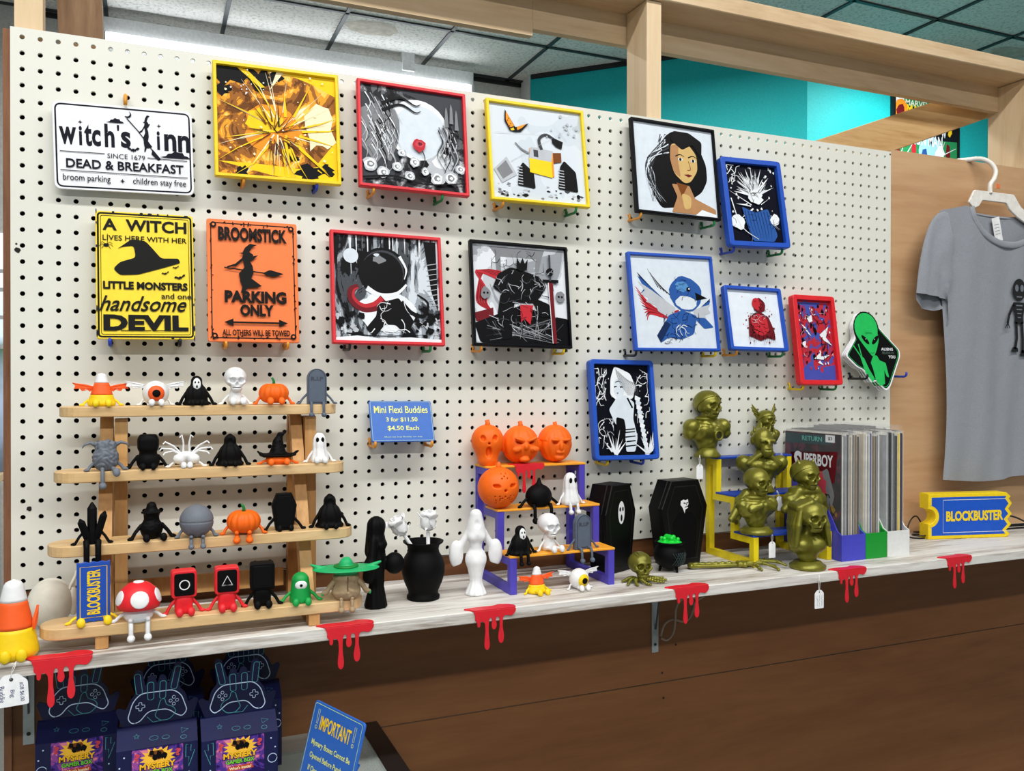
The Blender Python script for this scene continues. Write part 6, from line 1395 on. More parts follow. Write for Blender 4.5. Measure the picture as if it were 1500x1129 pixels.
    for nm, g in ex: sculpt(nm, at_(g, (0, 0, 0), None, S), [v * S for v in (lo[0] - 4, lo[1], 6)], [v * S for v in (hi[0] + 4, hi[1], 103)], .95, BZ, t)
    if kind == 'winged':
        for s_ in (-1, 1):
            b = mm(); P = [(0, 0), (3, 10), (10, 20), (19, 29), (17, 21), (21, 22), (17, 15), (19, 14), (14, 8), (15, 6), (8, -2)]
            b.M = b.M @ Matrix.Scale(S, 4) @ Matrix.Translation((s_ * 15, 2, 84)) @ Matrix.Rotation(s_ * R_(24), 4, 'Z'); b.prism([(s_ * x, z_) for x, z_ in P], -1.6, 1.6, .7)
            for q in ((18, 28), (20, 21), (17, 13)): b.tube([(s_ * 2, -1.6, 2), (s_ * q[0] * .5, -2, q[1] * .55), (s_ * q[0], -1.4, q[1])], [1.6, 1.3, .5], 8)
            b.build('wing', BZ, t)
    return t
bust('bust with a smooth helmet, round shoulder plates and chest ring, top step left', 1036, 666, YZ[2], YF[2] + .012, 571, 'plated', R_(2), False)
bust('bust with a winged helmet, farthest back on the top step', 1122, 664, YZ[2], YF[2] + .012, 600, 'winged', R_(0), False)
bust('square-jawed bearded bust with tiny horns on the middle step', 1116, 716, YZ[1], YF[1] + .022, 624, 'horned', R_(-24), False)
bust('skull-faced bust with a ragged cape on the lowest step', 1108, 777, YZ[0], YF[0] + .022, 684, 'caped', R_(-2), True)
bust('pointed-cowl skull bust standing behind the long-haired one', 1179, 776, YZ[0], YF[0] + .018, 673, 'cowled', R_(-4), True)
p = on(1183, 832); bust('long-haired skull lady bust at the shelf front', 1183, 832, SHELF, p.y, 728, 'haired', R_(-14), True)
# tags on the busts
q = YF
price_tag('blank price tag hanging in front of the left end of top blue step', (onY(1025, 666, q[2] - .004)), onY(1025, 680, q[2] - .005), .0165, .031, 0, seed=1)
price_tag('blank price tag hanging from the lowest blue step', onY(1131, 780, q[0] - .003), onY(1131, 793, q[0] - .004), .0165, .033, 0, seed=2)
price_tag('handwritten price tag hanging over the shelf edge below the long-haired bust', onY(1200, 842, -.2545), onY(1200, 864, -.2545), .0225, .036, 3, seed=3)
price_tag('blank price tag beside the bearded bust', onY(1144, 664, q[2] - .006), onY(1146, 668, q[2] - .008), .016, .026, 0, R_(-14), seed=4)
price_tag('blank price tag beside the caped skull bust', onY(1138, 718, q[1] - .005), onY(1141, 727, q[1] - .006), .0145, .030, 0, R_(-8), seed=6)
# ================================================================== red drips over the edges
DRP = filament('drip_red', (224, 34, 48), .38, .4)
def drip_mesh():
    b = MB(); th = .0022
    F = [(.002, .0), (.006, -.008), (.005, -.014), (.009, -.018), (.009, -.025), (.0125, -.027), (.0145, -.024), (.0145, -.018), (.019, -.0175), (.0225, -.021), (.0235, -.035), (.0215, -.055), (.0225, -.062), (.0265, -.066), (.0305, -.062), (.0312, -.055), (.029, -.035), (.0295, -.018), (.0315, -.0125), (.034, -.0125), (.0355, -.017), (.034, -.026), (.0355, -.031), (.039, -.033), (.0425, -.030), (.0435, -.025), (.0415, -.016), (.043, -.012), (.046, -.0115), (.0485, -.015), (.0488, -.028), (.0458, -.046), (.0475, -.054), (.0515, -.057), (.0555, -.053), (.0565, -.045), (.0538, -.028), (.0545, -.014), (.058, -.0105), (.064, -.0115), (.069, -.013), (.074, -.0105), (.0775, -.005), (.078, .0)]
    b.prism(rnd_poly(F, .003, 3), -th, 0, .0004)
    T_ = [(-.0105, .0135), (-.004, .008), (.002, -.0022), (.078, -.0022), (.0785, .009), (.072, .0165), (.062, .0205), (.054, .0215), (.048, .0175), (.04, .0155), (.028, .0165), (.016, .0172), (.004, .0162)]
    b.M = Matrix.Rotation(-PI / 2, 4, 'X'); b.prism(rnd_poly(T_, .004, 3), -th, 0, .0003)
    return b
d0 = None
for (px, lab, sx) in ((45, 'red drip leftmost on the shelf edge, over the dark boxes', .98), (475, 'red drip on the shelf edge just right of the tier rack', 1.0), (0, 'red drip on the shelf edge below the white bride statue', 1.0), (-1, 'red drip on the shelf edge below the cauldron', 1.0), (-2, 'red drip on the shelf edge below the blue and green holders', 1.0), (-3, 'rightmost red drip, below the yellow ticket light', 1.0)):
    x = {45: .036, 475: .427, 0: .667, -1: 1.054, -2: 1.437, -3: 1.737}[px]
    if d0 is None: o = d0 = drip_mesh().build('red_drip', DRP)
    else: o = d0.copy(); COL.objects.link(o)
    o.location = (x, -.2516, SHELF + .0001); o.scale = (sx, 1, 1); tag(o, lab, 'decoration', 'red dripping ornaments')
o = d0.copy(); COL.objects.link(o); o.scale = (.83, .83, .83); o.location = (.822, PF[2] - .0012, PZ[2] + .0001); tag(o, 'small red drip hanging over the top purple step between pumpkins', 'decoration', 'red dripping ornaments')

# ================================================================== comic holders
HOLD = [('blue', 1.511, .0655, filament('holder_blue', (70, 72, 196), .42, .4)), ('green', 1.5775, .0600, filament('holder_green', (14, 152, 46), .42, .4)), ('white', 1.6385, .0640, filament('holder_white', (232, 234, 232), .45, .4))]
BAG = None
BAG, n, l, b = _base('clear_bag'); b.inputs['Roughness'].default_value = .12; b.inputs['Base Color'].default_value = (.9, .92, .92, 1); b.inputs['Alpha'].default_value = .07; b.inputs['Specular IOR Level'].default_value = .3
COMC = [(196, 198, 196), (226, 224, 216), (150, 36, 34), (22, 22, 26), (170, 172, 176), (26, 24, 24), (52, 46, 54), (160, 164, 168), (80, 84, 92), (240, 206, 40), (204, 196, 180), (44, 40, 120), (28, 34, 40), (150, 130, 104)]
COMM = [plain('comic_%d_%d_%d' % c, c, .5, var=.06, vs=40) for c in COMC]
rr = random.Random(8)
for nm, x0, w_, m in HOLD:
    t = thing('file_holder', f'{nm} printed file holder packed with bagged comics', 'file holder', (x0, -.19, Z0), 0, 'comic file holders'); y1 = .187; h0 = .054; ht = .172; q = .0026
    b = MB(); b.box(0, 0, 0, w_, y1, q); b.build('bottom', m, t)
    b = MB(); b.box(q, 0, q, w_ - q, q, h0); fr = b.build('front', m, t)
    b = MB(); b.line(rnd_poly(rect(.008, .006, w_ - .008, h0 - .004), .001, 2), .0016, -.0001); b.build('front_ridge', m, fr)
    b = MB(); b.box(q, y1 - q, q, w_ - q, y1, ht); b.build('back', m, t)
    for x in (0, w_ - q):
        P = [(0, q), (y1, q), (y1, ht), (.085, ht), (.012, h0 + .006), (0, h0)]; b = MB(); b.M = Matrix.Translation((x, 0, 0)) @ Matrix(((0, 1, 0, 0), (1, 0, 0, 0), (0, 0, 1, 0), (0, 0, 0, 1))); b.prism(P, 0, q); b.build('side', m, t)
    first = nm == 'blue'; x = x0 + q + (.0036 if first else .0012); k = 0
    while x < x0 + w_ - q - .0060:
        th = rr.uniform(.0030, .0050) if not first else .0035
        lab = 'bagged black comic with white title lettering, facing out of the blue holder' if first else f'bagged comic book standing edge-on in the {nm} file holder'
        dy = rr.uniform(-.003, .003) if not first else 0; c = thing('comic_book', lab, 'comic book', (x, -.182 + dy, Z0 + q + .0003), 0, f'comics in the {nm} holder' if not first else None)
        mm_ = COMM[rr.randrange(len(COMM))] if not first else plain('comic_night', (26, 20, 30), .4)
        b = MB(); dz = rr.uniform(-.006, .002) if not first else 0; b.box(0, .002, .001, th * .68, .171, .2605 + dz); pg = b.build('pages', mm_, c)
        b = MB(); b.box(th * .70, .0015 + rr.uniform(0, .004), .001, th * .86, .172, .265 + dz); b.build('backing_board', plain('board_white', (236, 234, 226), .6), c)
        b = MB(); b.box(-.0004, 0, 0, th, .1735, .2668); b.box(th * .3, .004, .2668, th * .5, .172, .279 + rr.uniform(-.004, .004)) if k % 3 == 0 or first else None; b.build('bag', BAG, c)
        if first:      # front cover looks left along -x: read from back to front
            Mx = Matrix(((0, 1, 0, 0), (-1, 0, 0, 0), (0, 0, 1, 0), (0, 0, 0, 1)))
            def cover(pts, m_, y): return [(x_, z_) for x_, z_ in pts]
            A = Art(.169, .2595, ink('ink_cover', [(0, (16, 14, 20)), (.45, (40, 20, 34)), (.53, (88, 22, 44)), (.62, (60, 56, 70))], 16, 2.0), 31)
            A.p(sheet('cover_teal', (20, 60, 66)), [(.0, .9), (.86, .91), (.86, .985), (0, .985)]); A.p(W_, [(.74, .93), (.9, .93), (.9, .99), (.74, .99)]); A.text(K_, '$3', .82, .96, .07, .03, .02); A.text(sheet('cover_mint', (90, 180, 170)), 'RETURN', .5, .95, .36, .04, .02)
            A.p(RDK, [(.1, .82), (.95, .86), (.9, .6), (.2, .56)]); A.text(W_, 'UPERBOY', .58, .775, .58, .1, .03); A.text(W_, 'S', .24, .74, .14, .19, .04)
            A.p(G1, [(.62, .66), (.78, .72), (.9, .5), (.8, .3), (.66, .4)], .04); A.blob(PK, .66, .55, .12, .3, 14); A.p(K_, [(.2, .6), (.5, .62), (.6, .3), (.4, .02), (.1, .1)], .05); A.splat(sheet('cover_gold', (150, 120, 60)), 14, .4, .05, .95, .4, .01, .04); A.scrib(K_, 14, .3, .05, .95, .5, .02)
            A.mb.M = Matrix.Identity(4); o = A.mb.build('cover_art', A.mats, pg); o.matrix_local = Matrix.Translation((-.00025, .1708, .0012)) @ Mx
            tag(o, 'dark cover with white title')
        x += th + rr.uniform(.0008, .0026) if not first else th + .002; k += 1; first = False

# ================================================================== lit-up ticket sign
pL, pR = Vector((1.888, -.078, 0)), Vector((2.108, -.129, 0)); d = pR - pL; Wt = d.length; Ht = .108
t = thing('ticket_sign', 'yellow and blue BLOCKBUSTER ticket-shaped sign at right end of shelf', 'sign', (pL.x, pL.y, Z0), math.atan2(d.y, d.x))
P = [(0, 0), (Wt * .93, 0)]
jag = [(.975, .06), (.93, .16), (.99, .28), (.945, .4), (1.0, .52), (.955, .63), (1.0, .75), (.96, .86), (.985, .9), (.93, 1)]
P += [(Wt * x, Ht * z) for x, z in jag] + [(0, Ht), (0, Ht * .665)] + [(Ht * .165 * math.cos(a) + .002, Ht * .5 + Ht * .165 * math.sin(a)) for a in [PI / 2 - PI * k / 10 for k in range(11)]] + [(0, Ht * .335)]
b = MB(); b.prism(P, 0, .034, .0012); bd = b.build('body', filament('ticket_yellow', (246, 212, 22), .42, .4), t)
cx, cz = Wt * .5, Ht * .5
def shrink(s_):
    L = []
    for k in range(len(P)):
        a = Vector(P[k]) - Vector(P[k - 1]); c = Vector(P[(k + 1) % len(P)]) - Vector(P[k]); na = Vector((-a.y, a.x)).normalized(); nb = Vector((-c.y, c.x)).normalized(); m_ = (na + nb); m_ = m_.normalized() if m_.length > .01 else na
        L.append((P[k][0] + m_.x * s_ / max(.5, m_.dot(nb)), P[k][1] + m_.y * s_ / max(.5, m_.dot(nb))))
    return L
b = MB(); b.poly(shrink(.0085), -.0004); fc = b.build('face', filament('ticket_blue', (26, 86, 196), .45, .3), t)
b = MB(); b.stroke([(Wt * .92, Ht * .86), (Wt * .17, Ht * .86), (Wt * .17, Ht * .14), (Wt * .925, Ht * .14)], .0012, -.0008); b.build('border_line', FW, fc)
b = MB(); b.text('BLOCKBUSTER', Wt * .545, Ht * .5, Wt * .68, Ht * .23, -.0010, .045); b.build('lettering', filament('ticket_yellow', (246, 212, 22), .42, .4), fc)
CAB = plain('cable_black', (14, 14, 16), .4)
def sm_path(pts, n=10):
    out = []; N = len(pts)
    for i in range(N - 1):
        p0, p1, p2, p3 = (Vector(pts[max(0, min(N - 1, i + k))]) for k in (-1, 0, 1, 2))
        for k in range(n): t_ = k / n; out.append(.5 * ((2 * p1) + (p2 - p0) * t_ + (2 * p0 - 5 * p1 + 4 * p2 - p3) * t_ * t_ + (3 * p1 - p0 - 3 * p2 + p3) * t_ ** 3))
    return out + [Vector(pts[-1])]
zc = SHELF + .0022
b = MB(); b.tube(sm_path([(1.925, -.034, zc + .012), (1.905, -.03, zc + .045), (1.878, -.034, zc + .036), (1.862, -.04, zc + .004), (1.872, -.062, zc), (1.9, -.062, zc), (1.905, -.045, zc + .003), (1.88, -.04, zc + .005), (1.868, -.055, zc + .006), (1.885, -.068, zc + .0055), (1.91, -.058, zc + .006), (1.915, -.04, zc + .008), (1.89, -.035, zc + .009), (1.96, -.02, zc)]), .0018, 8)
tag(b.build('cable', CAB), 'coiled black cable on the shelf left of the ticket sign', 'cable')
b = MB(); b.tube(sm_path([(2.13, -.04, zc + .03), (2.17, -.045, zc + .036), (2.22, -.05, zc + .028), (2.27, -.05, zc + .01), (2.3, -.055, zc), (2.24, -.062, zc + .001), (2.16, -.05, zc), (2.15, -.035, zc + .002), (2.2, -.03, zc + .004), (2.3, -.035, zc + .003), (2.32, -.05, zc + .004), (2.24, -.058, zc + .006), (2.15, -.045, zc + .006)]), .0022, 8)
tag(b.build('cable', CAB), 'black cable coiled right of the ticket sign', 'cable')

# ================================================================== T-shirt on a hanger
TEE, n, l, b = _base('tee_grey'); b.inputs['Roughness'].default_value = .85; b.inputs['Specular IOR Level'].default_value = .15; b.inputs['Sheen Weight'].default_value = .15
f = nz(n, l, coords(n, l), 900, 2); l.new(ramp(n, l, f, [(.35, (134, 138, 146)), (.65, (150, 154, 161))]), b.inputs['Base Color'])
f2 = nz(n, l, coords(n, l), 16, 3, .6, .8); bump(n, l, f2, .35, .006, b)
XC = 2.178
t = thing('t_shirt', 'grey t-shirt with small black figure print, hanging on white hanger', 't-shirt', (XC, -.045, 1.2))
def z_top(u, front):         # u: -1..1 across the body, half width .205
    a = abs(u)
    if a > .62: return .684 - (a - .62) * .045
    q = a / .62; dip = .088 if front else .012
    return .684 - dip * (1 - q * q) ** .55
def panel(front):
    b = MB(); nu, nv = 60, 56; vs = []; fs = []
    for i in range(nu + 1):
        u = -1 + 2 * i / nu
        for j in range(nv + 1):
            v = j / nv; zt_ = z_top(u, front); zb = .006 + .004 * math.sin(u * 4) + (.012 if u > -.62 and u < -.5 else 0) * 0
            z = zb + (zt_ - zb) * v; wz = .205 - .012 * math.sin(min(1, z / .5) * PI) + (.012 if z > .52 else .012 * (z / .52) ** 3)
            x = u * wz + .004 * math.sin(z * 11) * (1 - v) 
            e = math.sqrt(max(0, 1 - u * u)); y = (-.016 * e if front else .012 * e)
            fold = .0055 * math.sin(u * 7 + z * 3.2 + 1.2 * math.sin(z * 5)) + .003 * math.sin(u * 15 - z * 9) + .004 * math.sin((u * .8 + z) * 16) * max(0, v - .6)
            y += fold * (1 - .6 * v) * (1 if front else .5) * e
            if front and v > .8: y -= .004 * (v - .8) * 5 * (1 - abs(u))
            vs.append((x, y, z))
    for i in range(nu):
        for j in range(nv):
            a = i * (nv + 1) + j; q = (a, a + nv + 1, a + nv + 2, a + 1); fs.append(q if front else q[::-1])
    b.add(vs, fs, True); return b
fp = panel(True).build('front_panel', TEE, t); panel(False).build('back_panel', TEE, t)
b = MB(); Q = []      # ribbed collar
for k in range(41):
    u = -.62 + 1.24 * k / 40; Q.append((u * .205, -.0175 * math.sqrt(1 - u * u) - .0015, z_top(u, True) - .003))
b.tube(Q, [.009] * 41, 10, flat=.45); b.build('collar', TEE, t)
b = MB(); Q = [(u * .205, .0155, z_top(u, False) - .004) for u in [-.62 + 1.24 * k / 20 for k in range(21)]]; b.tube(Q, .0055, 10, flat=.6); b.build('back_collar', TEE, t)
b = MB(); b.M = Matrix.Translation((-.012, .004, .636)) @ Matrix.Rotation(R_(-14), 4, 'Y'); b.box(-.014, -.001, -.03, .014, .0, .03); lb = b.build('size_label', plain('label_white', (240, 240, 240), .6), t)
b = MB(); b.M = Matrix.Translation((-.012, .004, .636)) @ Matrix.Rotation(R_(-14), 4, 'Y')
for k in range(4): b.stroke([(-.009, .012 - .008 * k), (.008, .012 - .008 * k)], .0016, -.0013)
b.build('label_print', plain('label_ink', (150, 154, 160), .6), lb)
for s_ in (-1, 1):      # flattened sleeves hanging from the shoulders
    b = MB(); N = 22; seg = 26; vs = []; fs = []
    A0, A1 = (s_ * .196, .664), (s_ * .198, .385)        # seam: shoulder point, underarm
    B0, B1 = (s_ * .300, .462), (s_ * .192, .448)        # cuff: outer, inner corner
    for i in range(N + 1):
        q = i / N; top = Vector(A0).lerp(Vector(B0), q); bot = Vector(A1).lerp(Vector(B1), q)
        top = Vector(A0) * (1 - q) ** 2 + Vector((s_ * .276, .676)) * 2 * q * (1 - q) + Vector(B0) * q * q
        for k in range(seg):
            a = 2 * PI * k / seg; m_ = (top + bot) / 2; h = (top - bot) / 2; c = math.cos(a); th = .013 * math.sin(a) * (1 - .25 * q) * (1 + .25 * math.sin(7 * q + 3 * c))
            sag = (.030 * max(0, th) / .013) * q * (-1)        # the rear edge of the cuff droops
            vs.append((m_.x + h.x * c, -.004 - th + (.004 * math.sin(9 * c + 5 * q)) * (1 - c * c), m_.y + h.y * c - (.032 * q * max(0, -math.sin(a)))))
    for i in range(N):
        for k in range(seg): j = (k + 1) % seg; q4 = (i * seg + k, i * seg + j, (i + 1) * seg + j, (i + 1) * seg + k); fs.append(q4 if s_ > 0 else q4[::-1])
    b.add(vs, fs, True); sl = b.build('sleeve', TEE, t)
# print: a plain black bony figure
b = MB(); y0 = -.0225; bx, bz = .035, .43
for P in (circ(bx, bz + .052, .024, 22, .028), rnd_poly([(bx - .024, bz + .02), (bx + .024, bz + .02), (bx + .014, bz - .018), (bx + .018, bz - .034), (bx - .018, bz - .034), (bx - .014, bz - .018)], .006), rnd_poly([(bx - .03, bz - .105), (bx - .002, bz - .105), (bx - .004, bz - .095), (bx - .022, bz - .092)], .003), rnd_poly([(bx + .004, bz - .115), (bx + .03, bz - .115), (bx + .026, bz - .1), (bx + .008, bz - .1)], .003)): b.poly(P, y0)
for q, w_ in (([(bx - .02, bz + .014), (bx - .036, bz - .012), (bx - .042, bz - .034)], .008), ([(bx + .02, bz + .014), (bx + .036, bz - .01), (bx + .04, bz - .034)], .008), ([(bx - .01, bz - .03), (bx - .008, bz - .07), (bx - .014, bz - .098)], .009), ([(bx + .01, bz - .03), (bx + .014, bz - .07), (bx + .014, bz - .108)], .009)): b.stroke(q, w_, y0)
for s_ in (-1, 1):
    for k in range(3): b.stroke([(bx + s_ * .041, bz - .032), (bx + s_ * (.034 + .008 * k), bz - .046)], .003, y0)
pr_ = b.build('print', plain('print_ink', (16, 16, 18), .7), fp)
b = MB()
for s_ in (-1, 1): b.poly(circ(bx + s_ * .0095, bz + .056, .0065, 14, .009), y0 - .0006)
for k in range(4): b.stroke([(bx - .012 + .002 * k, bz + .012 - .01 * k), (bx + .012 - .002 * k, bz + .012 - .01 * k)], .003, y0 - .0006)
b.stroke([(bx - .01, bz + .034), (bx + .01, bz + .034)], .003, y0 - .0006); b.build('print_highlights', plain('print_grey', (206, 210, 214), .7), pr_)
# hanger
HNG = plain('hanger_white', (236, 232, 224), .35)
t = thing('coat_hanger', 'white plastic coat hanger hooked over the plywood top', 'hanger', (XC - .03, -.0445, 1.90))
b = MB(); b.prism(rnd_poly([(-.068, .028), (.075, .028), (.10, .0), (.15, -.03), (.15, -.055), (.09, -.03), (.06, -.012), (.048, .004), (-.04, .004), (-.052, -.012), (-.07, -.018), (-.088, -.004)], .004), .0445 - .0455, .0445 - .0395, .0012); b.build('body', HNG, t)
b = MB(); pth = sm_path([(-.012, .0, .024), (-.012, .0, .045), (.004, .001, .064), (.012, .004, .084), (.006, .012, .104), (-.012, .026, .1165), (-.034, .05, .1175), (-.05, .064, .116), (-.058, .069, .108)]); b.tube(pth, .0058, 10); b.build('hook', HNG, t)
b = MB(); b.box(.0, -.008, .036, .014, -.006, .048, .001); b.build('size_clip', plain('clip_orange', (232, 120, 70), .5), t)

# ================================================================== framed comic cover on the turquoise wall
W, H = .572, .86; zt = 3.30
t = thing('framed_poster', 'black-framed comic cover poster on the turquoise wall behind the brace', 'framed poster', (4.393 + W / 2, 2.378, zt - H))
b = MB(); O = rect(-W / 2, 0, W / 2, H); 
for q in ((-W / 2, 0, -W / 2 + .022, H), (W / 2 - .012, 0, W / 2, H), (-W / 2, 0, W / 2, .02), (-W / 2, H - .02, W / 2, H)): b.box(q[0], -.022, q[1], q[2], 0, q[3])
b.build('frame', plain('poster_frame', (12, 12, 14), .4), t)
aw, ah = W - .034, H - .04; A = Art(aw, ah, sheet('poster_green', (40, 140, 84)), 37); pz = lambda py: (onY(1330, py, 2.37).z - (zt - H) - .02) / ah
A.p(sheet('poster_night', (20, 26, 32)), [(0, pz(205)), (0, pz(153)), (1, pz(161)), (1, pz(198))])
A.p(sheet('poster_green', (40, 140, 84)), [(0, 1), (1, 1), (1, pz(161)), (0, pz(153))]); A.text(sheet('poster_cream', (232, 240, 220)), 'MARVEL COMICS', .56, pz(150), .78, .045, .02); A.text(YL, 'MARVEL', .42, pz(160), .46, .075, .03)
A.p(W_, [(.01, pz(153)), (.15, pz(153)), (.15, pz(143)), (.01, pz(143))]); A.blob(OR, .1, pz(163), .1, .1, 14, .9); A.blob(RDK, .1, pz(164), .065, .2, 12, .9)
for k, (x, z_) in enumerate(((.3, 214), (.05, 219), (.52, 206), (.85, 214), (.62, 220))): A.p((RD, RDK)[k % 2], [(x - .04, pz(z_ + 9)), (x + .04, pz(z_ + 9)), (x + .03, pz(z_ - 9)), (x - .02, pz(z_ - 12))], .02)
A.blob(sheet('poster_ice', (160, 220, 240)), .58, pz(218), .2, .25, 16, .7); A.p(BL, [(.42, pz(226)), (.52, pz(226)), (.5, pz(214)), (.44, pz(216))]); A.blob(W_, .72, pz(222), .07, .3, 12)
for a, c in (((.2, 224), (.3, 206)), ((.72, 220), (.8, 200)), ((.74, 222), (.98, 208)), ((.1, 226), (.14, 214))): A.st(W_, [(a[0], pz(a[1])), (c[0], pz(c[1]))], .012, .006, 2)
A.text(W_, 'IRON MAN', .5, pz(202), .52, .085, .03); A.text(W_, 'W', .78, pz(189), .08, .06, .03); A.blob(YL, .88, pz(186), .03, .3, 9)
A.mb.build('print', A.mats, t, (-aw / 2 + .004, -.012, .02)); b = MB(); b.box(-W / 2 + .01, -.011, .01, W / 2 - .006, -.001, H - .01); b.build('backing', plain('poster_frame', (12, 12, 14), .4), t)

# ================================================================== shelf brackets and a cable
STEEL = plain('bracket_steel', (176, 184, 184), .4, .5)
def bracket(label, x, zb):
    t = thing('shelf_bracket', label, 'bracket', (x, .0115, zb), 0, 'steel shelf brackets'); H = SHELF - .0195 - zb
    b = MB(); b.box(-.008, -.003, 0, .008, 0, H - .0002); pl = b.build('wall_plate', STEEL, t)
    b = MB(); b.box(-.008, -.205, H - .0035, .008, -.003, H - .0003); b.build('shelf_plate', STEEL, t)
    b = MB(); b.hull([(dx, -.0035 - y, z) for dx in (-.0012, .0012) for y, z in ((0, .05), (.003, .05), (.026, H - .004), (.03, H - .004))]); b.build('rib', plain('bracket_dark', (70, 76, 78), .5), t)
    b = MB(); b.M = Matrix.Translation((0, -.0031, .017)); b.poly(circ(0, 0, .0032, 14), -.0004); b.build('screw', plain('screw_dark', (26, 26, 28), .5), pl); return t
bracket('steel shelf bracket under the middle of the shelf', 1.184, .868); bracket('steel shelf bracket at the far left under the shelf', .0065, .866)
b = MB(); Y = -.004; pts = [onY(*q, Y) for q in ((968, 932), (973, 915), (985, 907), (1000, 910), (1010, 905), (1016, 890), (1018, 882), (1031, 873))]; q2 = [onY(*q, Y - .008) for q in ((968, 934), (977, 937), (986, 927), (989, 910), (990, 892), (996, 880), (1008, 874), (1020, 876))]
b.tube(sm_path(pts), .0026, 8); b.tube(sm_path(q2), .0026, 8); tag(b.build('cable', plain('cable_beige', (150, 132, 112), .5)), 'beige cable looped behind the middle shelf bracket', 'cable')

# ================================================================== glass case below with boxes and notice
CZ = .8145; DARK = plain('case_frame', (34, 28, 26), .4)
t = thing('display_case', 'dark-framed glass display case below the shelf', 'display case', (.25, -.35, 0))
GL, n, l, b = _base('case_glass'); b.inputs['Base Color'].default_value = (.72, .8, .76, 1); b.inputs['Roughness'].default_value = .05; b.inputs['Alpha'].default_value = .3
b = MB(); b.box(-.35, -.34, CZ - .006, .29, .355, CZ); b.build('glass_top', GL, t)
for x0, x1, nm in ((.29, .327, 'frame_bar'), (-.387, -.35, 'frame_bar')): b = MB(); b.box(x0, -.377, CZ - .028, x1, .361, CZ + .0005, .002); b.build(nm, DARK, t)
for y0, y1 in ((-.377, -.34),): b = MB(); b.box(-.35, y0, CZ - .028, .29, y1, CZ + .0005, .002); b.build('frame_bar', DARK, t)
for x0, x1 in ((-.387, -.365), (.305, .327)):
    for y0, y1 in ((-.377, -.355), (.339, .361)): b = MB(); b.box(x0, y0, 0, x1, y1, CZ - .028); b.build('post', DARK, t)
b = MB(); b.box(-.365, -.355, .05, .305, .339, .08); b.build('floor_board', plain('case_floor', (150, 156, 146), .6), t)
b = MB(); b.box(-.35, .345, .08, .29, .355, CZ - .03); b.build('back_panel', plain('case_back', (126, 132, 118), .6), t)
b = MB(); b.box(-.33, .1, .60, .28, .33, .606); b.build('glass_shelf', GL, t)
